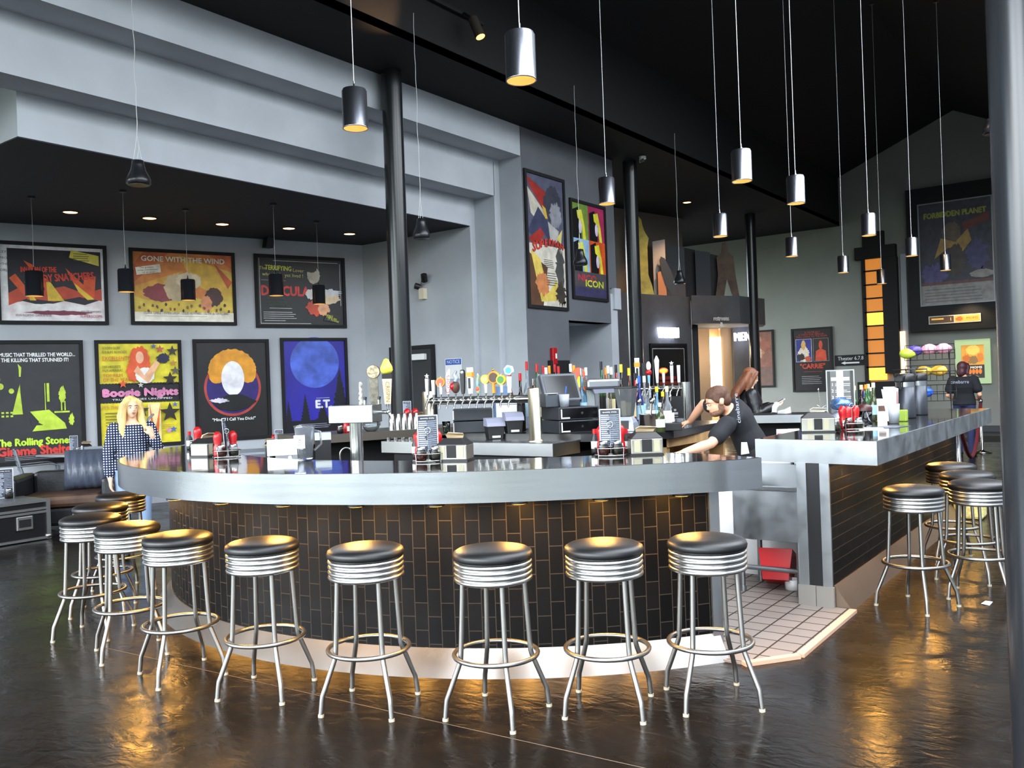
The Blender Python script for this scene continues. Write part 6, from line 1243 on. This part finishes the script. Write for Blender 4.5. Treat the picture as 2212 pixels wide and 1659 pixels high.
def table(p, lab):
    t = thing('lounge_table', lab, 'table', (p[0], p[1], 0), .2, 'lounge tables'); MB().box((-.3, -.3, .82), (.3, .3, .85)).build('table_top', M('table_top_grey', '8d9198', .25), t, bevel=.006); MB().cyl((0, 0, .02), (0, 0, .82), .035).build('pedestal', BLACK, t); MB().cyl((0, 0, 0), (0, 0, .02), .25, n=24).build('foot', BLACK, t)
p = dp(88, 1000, 11.6); chair(p, 1.2, 'aluminium armchair behind the sofa, below the red lettered dark poster')
p = dp(205, 1000, 11.55); chair(p, -.65, 'aluminium chair behind the sofa back cushion'); 
p = dp(152, 985, 11.95); table(p, 'lounge table behind the sofa with a menu and napkins'); z = .852
q = dp(160, 975, 11.85); q.z = z; menu_card(q, face_cam(q), .1, .22, .02, 'drink menu card on the lounge table behind the sofa'); q = dp(186, 975, 11.95); q.z = z; napkins(q, face_cam(q), 'napkin dispenser on the lounge table behind the sofa', w=.15, d=.12, h=.12)
q = dp(168, 975, 11.75); q.z = z; shaker(q, 'glass shaker on the lounge table behind the sofa', CHS)
p = dp(532, 985, 10.4); chair(p, 2.6, 'aluminium chair right of the leftmost caddy, below the ring poster'); p = dp(650, 985, 10.3); chair(p, 3.4, 'aluminium chair below the blue moon poster')
p = dp(588, 960, 11.1); table(p, 'lounge table between the ring poster and the moon poster'); q = dp(582, 950, 10.95); q.z = .852; napkins(q, face_cam(q), 'brown napkin holder on the table by the ring poster', w=.12, d=.1, h=.12); q = dp(603, 950, 10.95); q.z = z; menu_card(q, face_cam(q), .1, .24, .02, 'drink menu card on the table by the ring poster'); q = dp(592, 950, 11.2); q.z = z; ketchup(q, 'red ketchup bottle on the table by the ring poster')
# ------------------------------------------------------------------ people
SKIN = M('skin', 'd9a283', .5); SKIN2 = M('fair_skin', 'e0b496', .5)
def remesh(mb, name, m, vox, parent, smooth=4, group_smooth=True):
    me = bpy.data.meshes.new('tmp'); me.from_pydata([tuple(p) for p in mb.v], [], mb.f); me.update()
    o = bpy.data.objects.new('tmp', me); COL.objects.link(o)
    q = o.modifiers.new('r', 'REMESH'); q.mode = 'VOXEL'; q.voxel_size = vox; q.use_smooth_shade = True
    if smooth: q = o.modifiers.new('s', 'SMOOTH'); q.iterations = smooth; q.factor = .5
    dg = bpy.context.evaluated_depsgraph_get(); r = bpy.data.meshes.new_from_object(o.evaluated_get(dg)); bpy.data.objects.remove(o)
    r.name = name; r.materials.clear(); r.materials.append(m)
    for p in r.polygons: p.use_smooth = True
    n = bpy.data.objects.new(name, r); COL.objects.link(n)
    if parent: n.parent = parent
    return n
def ering(c, ax, ay, rx, ry, n=18): return [V(c)+ax*(rx*math.cos(2*PI*i/n))+ay*(ry*math.sin(2*PI*i/n)) for i in range(n)]
def torso_rings(J, k, inf=0, parts=None):
    """elliptic rings up the spine; k = size, inf = how much clothing stands off"""
    hx, sx = (J['hipR']-J['hipL']).normalized(), (J['shR']-J['shL']).normalized(); sp = J['spine']; out = []
    prof = J['prof']
    n = len(prof)
    for i, (t, rx, ry) in enumerate(prof):
        f = t*(len(sp)-1); a = min(int(f), len(sp)-2); c = sp[a].lerp(sp[a+1], f-a); d = (sp[a+1]-sp[a]).normalized()
        x = hx.lerp(sx, t).normalized(); x = (x-d*x.dot(d)).normalized(); y = d.cross(x)
        out.append(ering(c, x, y, rx*k+inf, ry*k+inf))
    return out
MALE = [(0, .15, .1), (.06, .17, .12), (.25, .165, .115), (.45, .15, .105), (.7, .175, .12), (.85, .19, .115), (.95, .165, .09), (1, .08, .06)]
FEM = [(0, .14, .11), (.06, .17, .13), (.25, .165, .12), (.45, .135, .105), (.66, .15, .135), (.8, .155, .115), (.93, .14, .085), (1, .07, .055)]
def chain(mb, pts, rs, n=12):
    mb.tube(pts, rs, n=n)
    for p, r in zip(pts, rs): mb.ell(p, (r, r, r), 12, 8)
def hand(mb, w, d, nrm, k=1.0, curl=.35, side=1):
    """palm and five fingers: wrist w, direction d, palm normal nrm, thumb on +-(d x nrm)"""
    d = V(d).normalized(); nrm = V(nrm); nrm = (nrm-d*nrm.dot(d)).normalized(); s = d.cross(nrm)*side
    mb.loft([[w+d*(a*k)+s*(x*b*k)+nrm*(y*c*k) for x, y in ((-1, -1), (0, -1.25), (1, -1), (1, 1), (0, 1.25), (-1, 1))] for a, b, c in ((-.01, .022, .016), (.02, .03, .015), (.06, .038, .014), (.09, .036, .011), (.1, .02, .006))])
    for j, (x, L) in enumerate(((.029, .068), (.0105, .078), (-.0095, .072), (-.029, .056))):
        p = w+d*(.088*k)+s*(x*k); q = p; dd = d.copy(); pts = [p-d*.012*k, p]
        for m in range(3):
            dd = (dd*math.cos(curl)+nrm*math.sin(curl)).normalized(); q = q+dd*(L*k*(.45, .32, .23)[m]); pts.append(q)
        mb.tube(pts, [.0095*k, .0095*k, .0088*k, .008*k, .0066*k], n=8); mb.ell(pts[-1], (.0066*k,)*3, 8, 6)
    p = w+d*(.025*k)+s*(.026*k); q = p+(s*.8+d*.7+nrm*.3).normalized()*.034*k; r = q+(d*.9+s*.35+nrm*.5).normalized()*.03*k; e = r+(d+nrm*.6).normalized()*.024*k
    mb.tube([p, q, r, e], [.0135*k, .0115*k, .0098*k, .0075*k], n=8); mb.ell(e, (.0075*k,)*3, 8, 6)
def head_m(c, face, up):
    y = -V(face).normalized(); z = V(up); z = (z-y*z.dot(y)).normalized(); x = y.cross(z)
    return Matrix(((x.x, y.x, z.x, c[0]), (x.y, y.y, z.y, c[1]), (x.z, y.z, z.z, c[2]), (0, 0, 0, 1)))
def head(mb, T, k=1.0, fem=False):
    old = mb.T; mb.T = T
    j = .92 if fem else 1
    mb.ell((0, .012*k, .03*k), (.074*k, .092*k, .085*k), 20, 14)
    mb.ell((0, -.018*k, -.028*k), (.06*k*j, .068*k, .078*k), 18, 12); mb.ell((0, -.05*k, -.082*k), (.03*k*j, .028*k, .024*k), 12, 8)
    mb.loft([[(-.009*k, -.082*k, .02*k), (.009*k, -.082*k, .02*k), (.007*k, -.06*k, .02*k), (-.007*k, -.06*k, .02*k)], [(-.015*k, -.108*k, -.022*k), (.015*k, -.108*k, -.022*k), (.018*k, -.065*k, -.026*k), (-.018*k, -.065*k, -.026*k)], [(-.011*k, -.09*k, -.032*k), (.011*k, -.09*k, -.032*k), (.012*k, -.065*k, -.034*k), (-.012*k, -.065*k, -.034*k)]])
    mb.ell((0, -.08*k, -.052*k), (.024*k, .012*k, .011*k), 12, 8)
    for s in (-1, 1): mb.ell((s*.074*k, .012*k, -.005*k), (.012*k, .02*k, .031*k), 10, 8); mb.ell((s*.032*k, -.07*k, .026*k), (.024*k, .012*k, .008*k), 10, 6)
    mb.T = old
EYEW = M('eye_white', 'ded8d2', .3); EYED = M('eye_dark', '2a2320', .3); LIPS = M('lips', 'b06a60', .5)
def face(par, T, k, brow):
    for s in (-1, 1):
        mb = MB(); mb.T = T; mb.ell((s*.031*k, -.079*k, .008*k), (.0135*k, .007*k, .0065*k), 12, 8, 0).ell((s*.031*k, -.0845*k, .008*k), (.0055*k, .003*k, .0058*k), 10, 6, 1); mb.build('eye', [EYEW, EYED], par)
        mb = MB(); mb.T = T; mb.tube([(s*.015*k, -.087*k, .026*k), (s*.032*k, -.087*k, .031*k), (s*.048*k, -.076*k, .026*k)], .0033*k, n=6); mb.build('eyebrow', brow, par)
    mb = MB(); mb.T = T; mb.ell((0, -.089*k, -.048*k), (.02*k, .006*k, .004*k), 12, 6).ell((0, -.088*k, -.056*k), (.018*k, .006*k, .005*k), 12, 6); mb.build('lips', LIPS, par)
def standing(loc, rz, h, arms, fem, lean=0, headdir=None):
    """joint table of a standing figure; local -y is where it faces, arms = world-local joints per side"""
    T = rotz(rz, loc); k = h/1.72
    f = lambda x, y, z: T @ V((x*k, y*k, z*k))
    J = dict(k=k, spine=[f(0, 0, .9), f(0, -.01, 1.02), f(0, .0, 1.18), f(0, .015, 1.33), f(0, .02, 1.46)], prof=FEM if fem else MALE, hipL=f(-.09, 0, .92), hipR=f(.09, 0, .92), shL=f(-.175, .015, 1.39), shR=f(.175, .015, 1.39),
             kneeL=f(-.1, -.01, .5), kneeR=f(.1, -.01, .5), ankL=f(-.105, .03, .08), ankR=f(.105, .03, .08), toeL=f(-.12, -.14, .035), toeR=f(.12, -.14, .035), neck=f(0, .015, 1.5), headc=f(0, -.01, 1.61))
    for s, (e, w, d, n) in arms.items():
        J['el'+s] = f(*e); J['wr'+s] = f(*w); J['hd'+s] = T.to_3x3() @ V(d); J['hn'+s] = T.to_3x3() @ V(n)
    J['face'] = T.to_3x3() @ V(headdir or (0, -1, 0)); J['up'] = V((0, 0, 1))
    return J
def make_person(label, loc, J, fem, skin, cloth, vox=.011):
    t = thing('person', label, 'person', loc); I = Matrix.Translation(-V(loc)); k = J['k']; mb = MB(); mb.T = I
    mb.loft(torso_rings(J, k))
    chain(mb, [J['spine'][-1]-(J['neck']-J['spine'][-1])*.5, J['neck'], J['headc']], [.06*k, .053*k, .05*k])
    HT = head_m(J['headc'], J['face'], J['up']); mb.T = I @ HT; head(mb, Matrix.Identity(4) if False else I @ HT, k, fem); mb.T = I
    for s, sd in (('L', -1), ('R', 1)):
        chain(mb, [J['sh'+s], J['sh'+s].lerp(J['el'+s], .5), J['el'+s], J['el'+s].lerp(J['wr'+s], .35), J['wr'+s]], [a*k for a in (.056, .046, .039, .041, .027)])
        hand(mb, J['wr'+s], J['hd'+s], J['hn'+s], k, J.get('curl'+s, .35), J.get('sd'+s, sd))
        chain(mb, [J['hip'+s], J['hip'+s].lerp(J['knee'+s], .5), J['knee'+s], J['knee'+s].lerp(J['ank'+s], .35), J['ank'+s]], [a*k for a in (.092, .078, .056, .055, .038)])
        chain(mb, [J['ank'+s]-V((0, 0, .03*k)), J['toe'+s]], [.04*k, .033*k])
    body = remesh(mb, 'body', skin, vox, t, 3)
    out = dict(root=t, body=body, HT=I @ HT, k=k, I=I)
    c = cloth
    if 'top' in c:
        m, sleeve, t0, infl = c['top']; mb = MB(); mb.T = I
        r = torso_rings(J, k, infl); mb.loft(r[t0:-1]+[[p.lerp(sum(r[-1], V())/len(r[-1]), 0) for p in r[-1]]] if not c.get('scoop') else r[t0:-1])
        for s in 'LR':
            a, b, w_ = J['sh'+s], J['el'+s], J['wr'+s]
            if sleeve <= 1: chain(mb, [a, a.lerp(b, sleeve*.5), a.lerp(b, sleeve)], [(.06*k+infl), (.056*k+infl), (.056*k+infl)])
            else: chain(mb, [a, a.lerp(b, .5), b, b.lerp(w_, (sleeve-1)*.5), b.lerp(w_, sleeve-1)], [x*k+infl for x in (.058, .05, .044, .042, .036)])
        out['top'] = remesh(mb, c.get('topname', 'shirt'), m, .012, t, 5)
    if 'legs' in c:
        mb = MB(); mb.T = I; r = torso_rings(J, k, .008); mb.loft(r[:4])
        for s in 'LR':
            chain(mb, [J['hip'+s], J['hip'+s].lerp(J['knee'+s], .5), J['knee'+s], J['knee'+s].lerp(J['ank'+s], .5), J['ank'+s]], [a*k+.01 for a in (.094, .08, .06, .056, .05)])
        remesh(mb, 'trousers', c['legs'], .014, t, 4)
        for s in 'LR':
            mb = MB(); mb.T = I; chain(mb, [J['ank'+s]-V((0, 0, .028*k)), J['toe'+s]], [.05*k, .042*k]); mb.v = [V((p.x, p.y, max(p.z, -V(loc).z+.0))) for p in mb.v]; remesh(mb, 'shoe', c.get('shoe', BLACK), .012, t, 2)
    return out
def lettering_on(par, target, body, size, T, m, w):
    mb = MB(); vs, fs = glyphs(body, size, 0); x0, x1 = min(p[0] for p in vs), max(p[0] for p in vs); kk = w/(x1-x0)
    mb.T = T; mb.add([(p[0]*kk, p[1], 0) for p in vs], fs); o = mb.build('shirt_lettering', m, par)
    q = o.modifiers.new('wrap', 'SHRINKWRAP'); q.target = target; q.wrap_method = 'PROJECT'; q.use_project_z = True; q.use_negative_direction = True; q.use_positive_direction = True; q.offset = .004; q.wrap_mode = 'ABOVE_SURFACE'
    return o
SHIRTB = M('black_cotton', '131419', .85); LETG = M('grey_print', '9aa0ac', .8); JEANL = M('light_jeans', '7b93b4', .85); JEAND = M('dark_jeans', '20264a', .85)
# 1. blonde woman by the left end of the bar
chk = brick_mat('navy_white_check_cotton', 'e6e8ee', 'dfe2ea', '1b2440', .025, .025, .007, .85, off=0)
nt_ = chk.node_tree; tc_ = [n for n in nt_.nodes if n.type == 'TEX_COORD'][0]; mp_ = [n for n in nt_.nodes if n.type == 'MAPPING'][0]
mp_.inputs['Rotation'].default_value = (PI/2, 0, HEAD-PI/2+.4); mp_.vector_type = 'TEXTURE'; nt_.links.new(tc_.outputs['Object'], mp_.inputs[0])
for n in list(nt_.nodes):
    if n.type == 'BUMP': nt_.nodes.remove(n)
L0 = dp(284, 900, 8.7); L0.z = 0; rz = face_cam(L0)+.12
arms = dict(L=((-.25, .02, 1.1), (-.235, -.02, .85), (.05, -.05, -1), (1, -.2, 0)), R=((.27, -.03, 1.12), (.18, -.17, 1.3), (-.25, .1, 1), (-.8, .5, .1)))
J = standing(L0, rz, 1.58, arms, True, headdir=(.12, -1, -.04)); J['curlR'] = .9; J['hn'+'R'] = Matrix.Rotation(rz, 3, 'Z') @ V((-.5, .8, 0))
P1 = make_person('blonde woman in a navy and white checked blouse at the left end of the bar', L0, J, True, SKIN2, dict(top=(chk, 1.75, 1, .014), scoop=True, topname='blouse', legs=JEANL))
BLON = M('blonde_hair', 'd6b878', .5, noise=(30, .3, (1, 1, .12))); k = P1['k']
face(P1['root'], P1['HT'], k, M('brown_brow', '6b4a34', .7))
def tr(T, pts): return [T @ V(p) for p in pts]
mb = MB(); mb.T = P1['HT']
mb.ell((0, .03*k, .045*k), (.088*k, .098*k, .088*k), 20, 12)
for s in (-1, 1):
    mb.tube([(s*.03*k, -.055*k, .1*k), (s*.075*k, -.045*k, .06*k), (s*.088*k, -.02*k, -.02*k), (s*.1*k, -.02*k, -.12*k), (s*.115*k, -.055*k, -.23*k), (s*.1*k, -.09*k, -.33*k if s < 0 else -.27*k)], [.02*k, .032*k, .036*k, .042*k, .034*k, .012*k], n=10)
    mb.tube([(s*.05*k, .06*k, .05*k), (s*.08*k, .06*k, -.1*k), (s*.09*k, .05*k, -.25*k)], [.05*k, .06*k, .03*k], n=10)
remesh(mb, 'hair', BLON, .01, P1['root'], 4)
B1 = L0+Matrix.Rotation(rz, 3, 'Z') @ V((.24, .12, .78)); t = thing('shoulder_bag', 'grey shoulder bag hanging on the blonde woman', 'bag', B1, rz)
MB().loft([[(-.1, -.05, 0), (.1, -.05, 0), (.1, .05, 0), (-.1, .05, 0)], [(-.08, -.03, .25), (.08, -.03, .25), (.08, .03, .25), (-.08, .03, .25)]], sm=False).build('bag_body', M('grey_bag', '7f828c', .6), t, bevel=.02)
MB().tube([(-.08, 0, .25), (-.1, -.08, .5), (-.08, -.1, .58), (-.02, 0, .62)], .012, n=8).build('strap', M('grey_bag', '7f828c', .6), t)
# 2. barman leaning over to his right
d_ = dp
hc = d_(1549, 868, 7.25)
J = dict(k=1.03, spine=[d_(1630, 975, 7.35), d_(1618, 950, 7.33), d_(1603, 922, 7.32), d_(1588, 898, 7.31), d_(1572, 884, 7.29)], prof=MALE, hipL=d_(1628, 978, 7.25), hipR=d_(1632, 972, 7.45), shL=d_(1570, 918, 7.12), shR=d_(1562, 880, 7.5),
         elL=d_(1536, 958, 6.98), wrL=d_(1478, 977, 6.78), elR=d_(1520, 872, 7.85), wrR=d_(1490, 911, 8.12), neck=d_(1564, 878, 7.27), headc=hc)
for s, x in (('L', -.12), ('R', .12)):
    b_ = J['hip'+s]; J['knee'+s] = V((b_.x, b_.y, .5))+FWD*x*.0+RGT*.0; J['ank'+s] = V((b_.x, b_.y, .09)); J['toe'+s] = J['ank'+s]-RGT*.17-V((0, 0, .05))
J['hdL'] = J['wrL']-J['elL']; J['hnL'] = V((0, 0, -1)); J['hdR'] = d_(1466, 918, 8.14)-J['wrR']; J['hnR'] = V((0, 0, -1)); J['curlL'] = .25; J['curlR'] = .3; J['sdL'] = 1; J['sdR'] = 1
J['face'] = (-RGT*.93+FWD*-.1+V((0, 0, -.42))); J['up'] = V((0, 0, 1))-RGT*.4
base = V((J['hipL'].x, J['hipL'].y, 0))
P2_ = make_person('man in a black t-shirt leaning over the service island, hand on its edge', base, J, False, SKIN, dict(top=(SHIRTB, .62, 1, .016), topname='t_shirt', legs=M('black_trousers', '111114', .8)), vox=.0085)
face(P2_['root'], P2_['HT'], 1.03, M('brown_brow', '6b4a34', .7))
HBR = M('brown_hair', '4b3022', .7, noise=(40, .3)); k = 1.03
mb = MB(); mb.T = P2_['HT']; mb.ell((0, .022*k, .05*k), (.081*k, .096*k, .078*k), 22, 14); mb.ell((0, .06*k, -.005*k), (.07*k, .058*k, .07*k), 16, 10)
for s in (-1, 1): mb.ell((s*.068*k, -.005*k, .025*k), (.012*k, .04*k, .035*k), 12, 8)
remesh(mb, 'hair', HBR, .008, P2_['root'], 3)
mb = MB(); mb.T = P2_['HT']; mb.ell((0, -.03*k, -.075*k), (.061*k, .066*k, .036*k), 18, 10)
for s in (-1, 1): mb.ell((s*.058*k, -.005*k, -.045*k), (.009*k, .03*k, .04*k), 10, 8)
remesh(mb, 'beard', M('beard_brown', '6a4a38', .8, noise=(80, .3)), .007, P2_['root'], 3)
a0, a1 = d_(1597, 914, 7.0), d_(1589, 850, 7.0); tx = (a1-a0).normalized(); ty = (-RGT-tx*(-RGT).dot(tx)).normalized()
T = P2_['I'] @ frame3((a0+a1)/2+(V((0, 0, 0))), tx, ty)
lettering_on(P2_['root'], P2_['top'], 'cinebarre', .045, T, LETG, (a1-a0).length)
o = MB().loft([[(-.03, 0, 0), (.035, 0, .01), (.035, .012, .01), (-.03, .012, 0)], [(-.025, 0, .1), (.02, 0, .1), (.02, .012, .1), (-.025, .012, .1)]], sm=False).build('towel', PAPER); q = d_(1609, 982, 7.1); o.location = q; o.rotation_euler = (0, 0, face_cam(q)); tag(o, 'white cloth hanging from the barman\'s hip', 'towel')
# 3. red haired woman in a leather jacket, looking at her phone
L0 = dp(1622, 850, 11.2); L0.z = 0; rz = face_cam(L0)+1.75
arms = dict(L=((-.24, -.02, 1.13), (-.14, -.26, 1.22), (.3, -1, .2), (0, 0, 1)), R=((.24, -.02, 1.13), (.14, -.26, 1.22), (-.3, -1, .2), (0, 0, 1)))
J = standing(L0, rz, 1.66, arms, True, headdir=(0, -1, -.35))
P3 = make_person('woman with long auburn hair and black leather jacket looking down at a phone', L0, J, True, SKIN2, dict(top=(M('black_leather_jacket', '16171b', .35, bump=(18, .25)), 1.95, 1, .022), topname='jacket', legs=M('blue_jeans', '39496b', .85)), vox=.013)
k = P3['k']; mb = MB(); mb.T = P3['HT']; mb.ell((0, .025*k, .04*k), (.09*k, .105*k, .092*k), 20, 12)
for s in (-1, 0, 1): mb.tube([(s*.06*k, .05*k, .06*k), (s*.075*k, .075*k, -.08*k), (s*.085*k, .13*k, -.25*k), (s*.07*k, .15*k, -.4*k)], [.05*k, .065*k, .055*k, .02*k], n=10)
for s in (-1, 1): mb.tube([(s*.04*k, -.05*k, .1*k), (s*.085*k, -.03*k, .03*k), (s*.095*k, .0, -.12*k), (s*.1*k, .02*k, -.28*k)], [.02*k, .03*k, .035*k, .015*k], n=9)
remesh(mb, 'hair', M('auburn_hair', '6e4128', .55, noise=(26, .35, (1, 1, .15))), .011, P3['root'], 4); face(P3['root'], P3['HT'], k, M('brown_brow', '6b4a34', .7))
q = (J['wrL']+J['wrR'])/2+Matrix.Rotation(rz, 3, 'Z') @ V((0, -.11, .05)); t = thing('phone', 'pale phone held by the woman in the leather jacket', 'phone', q, rz); mb = MB(); mb.T = Matrix.Rotation(-.5, 4, 'X'); mb.box((-.037, -.07, 0), (.037, .07, .009)); mb.build('phone_body', WHITE, t); mb = MB(); mb.T = Matrix.Rotation(-.5, 4, 'X'); mb.box((-.033, -.062, .0091), (.033, .062, .0095)); mb.build('phone_screen', GLOSSB, t)
# 4. woman in a black t-shirt seen from behind, far right
L0 = dp(2084, 900, 15.6); L0.z = 0; rz = face_cam(L0)+PI-.25
arms = dict(L=((-.27, .03, 1.12), (-.2, -.2, 1.02), (.4, -1, 0), (0, 0, 1)), R=((.27, .03, 1.12), (.2, -.2, 1.02), (-.4, -1, 0), (0, 0, 1)))
J = standing(L0, rz, 1.68, arms, True, headdir=(-.5, -1, 0))
P4 = make_person('woman with maroon hair and black t-shirt seen from behind, beyond the straight counter', L0, J, True, SKIN, dict(top=(SHIRTB, .6, 1, .03), topname='t_shirt', legs=JEAND), vox=.014)
k = P4['k']; mb = MB(); mb.T = P4['HT']; mb.ell((0, .02*k, .03*k), (.09*k, .105*k, .1*k), 20, 12); mb.ell((0, .06*k, -.07*k), (.085*k, .07*k, .1*k), 16, 10)
for s in (-1, 1): mb.tube([(s*.05*k, -.05*k, .09*k), (s*.085*k, -.03*k, .02*k), (s*.085*k, -.01*k, -.12*k)], [.025*k, .03*k, .022*k], n=9)
remesh(mb, 'hair', M('maroon_hair', '3c1820', .5, noise=(26, .3, (1, 1, .15))), .013, P4['root'], 4); face(P4['root'], P4['HT'], k, M('dark_brow', '3a2420', .7))
Rz = Matrix.Rotation(rz, 3, 'Z'); bk = Rz @ V((0, 1, 0)); tx = Rz @ V((-1, 0, 0))
T = P4['I'] @ frame3(L0+bk*.25+V((0, 0, 1.33)), tx, UPV)
lettering_on(P4['root'], P4['top'], 'cinebarre', .085, T, LETG, .3)
# ------------------------------------------------------------------ light
w = bpy.data.worlds.new('world'); SC.world = w; w.use_nodes = True
nt = w.node_tree; bg = nt.nodes['Background']
tc = nt.nodes.new('ShaderNodeTexCoord'); sp = nt.nodes.new('ShaderNodeSeparateXYZ'); nt.links.new(tc.outputs['Generated'], sp.inputs[0])
cr_ = nt.nodes.new('ShaderNodeValToRGB')
mr = nt.nodes.new('ShaderNodeMapRange'); mr.inputs['From Min'].default_value = -1; nt.links.new(sp.outputs['Z'], mr.inputs['Value']); nt.links.new(mr.outputs[0], cr_.inputs[0])
e = cr_.color_ramp.elements
e[0].position = .40; e[0].color = (.05, .055, .05, 1); e[1].position = .90; e[1].color = (2.2, 2.4, 2.65, 1)
x = e.new(.48); x.color = (.09, .1, .075, 1); x = e.new(.51); x.color = (.2, .23, .2, 1); x = e.new(.555); x.color = (1.6, 1.7, 1.82, 1)
# brighter open sky to the left, shaded side behind the camera; trees and buildings break up the horizon
dt = nt.nodes.new('ShaderNodeVectorMath'); dt.operation = 'DOT_PRODUCT'; nt.links.new(tc.outputs['Generated'], dt.inputs[0]); dt.inputs[1].default_value = (-.75, .66, 0)
m2 = nt.nodes.new('ShaderNodeMapRange'); m2.inputs['From Min'].default_value = .1; m2.inputs['From Max'].default_value = .95; m2.inputs['To Min'].default_value = 1.5; m2.inputs['To Max'].default_value = 4.2; nt.links.new(dt.outputs['Value'], m2.inputs['Value'])
mp = nt.nodes.new('ShaderNodeMapping'); mp.inputs['Scale'].default_value = (3.2, 3.2, .7); nt.links.new(tc.outputs['Generated'], mp.inputs[0])
nz = nt.nodes.new('ShaderNodeTexNoise'); nz.inputs['Scale'].default_value = 1.7; nz.inputs['Detail'].default_value = 3; nt.links.new(mp.outputs[0], nz.inputs['Vector'])
tr_ = nt.nodes.new('ShaderNodeValToRGB'); nt.links.new(nz.outputs['Fac'], tr_.inputs[0]); q = tr_.color_ramp.elements
q[0].position = .36; q[0].color = (.35, .42, .2, 1); q[1].position = .62; q[1].color = (1.25, 1.2, 1.0, 1); z = q.new(.5); z.color = (.8, .9, 1.05, 1)
lowm = nt.nodes.new('ShaderNodeMapRange'); lowm.inputs['From Min'].default_value = .25; lowm.inputs['From Max'].default_value = .05; nt.links.new(sp.outputs['Z'], lowm.inputs['Value'])
mx = nt.nodes.new('ShaderNodeMix'); mx.data_type = 'RGBA'; mx.blend_type = 'MULTIPLY'; nt.links.new(lowm.outputs[0], mx.inputs['Factor']); nt.links.new(cr_.outputs[0], mx.inputs['A']); nt.links.new(tr_.outputs[0], mx.inputs['B'])
nt.links.new(mx.outputs['Result'], bg.inputs['Color'])
sm = nt.nodes.new('ShaderNodeMath'); sm.operation = 'MULTIPLY'; nt.links.new(m2.outputs[0], sm.inputs[0]); sm.inputs[1].default_value = WORLD; nt.links.new(sm.outputs[0], bg.inputs['Strength'])
# loft and passage lamps
p = at(1484, 437, ZFL-.03); spot(p, p+V((.1, .35, -3)), 200, (1, .6, .32), 95)
pq = pt(1548, 21.4); ld = bpy.data.lights.new('passage_light', 'POINT'); ld.energy = 40; ld.color = (1, .8, .58); ld.shadow_soft_size = .15
lo = bpy.data.objects.new('passage_light', ld); COL.objects.link(lo); lo.location = (pq[0], pq[1], 2.2)
# warm ceiling lamps over the lobby end, mirrored in the polished floor
for x, y, e_ in ((5.4, .9, 60), (9.5, .4, 60), (14, 3.2, 60), (18, 4.5, 80), (21, 7.6, 60)):
    z = zroof(y)-.05; spot((x, y, z), (x, y, 0), e_*2.5, (1, .6, .25), 80, .2)
spot((23.2, 3.55, 3.2), (23.95, 3.55, 1.8), 45, (1, .75, .45), 110)
SC.view_settings.view_transform = 'Standard'; SC.view_settings.look = 'None'; SC.view_settings.gamma = 1; SC.view_settings.use_curve_mapping = False
SC.view_settings.exposure = EXPO
cy = SC.cycles; cy.max_bounces = 7; cy.diffuse_bounces = 4; cy.glossy_bounces = 4; cy.transmission_bounces = 6; cy.transparent_max_bounces = 6
cy.use_denoising = True; cy.sample_clamp_indirect = 6; cy.caustics_reflective = False; cy.caustics_refractive = False
cy.blur_glossy = .5
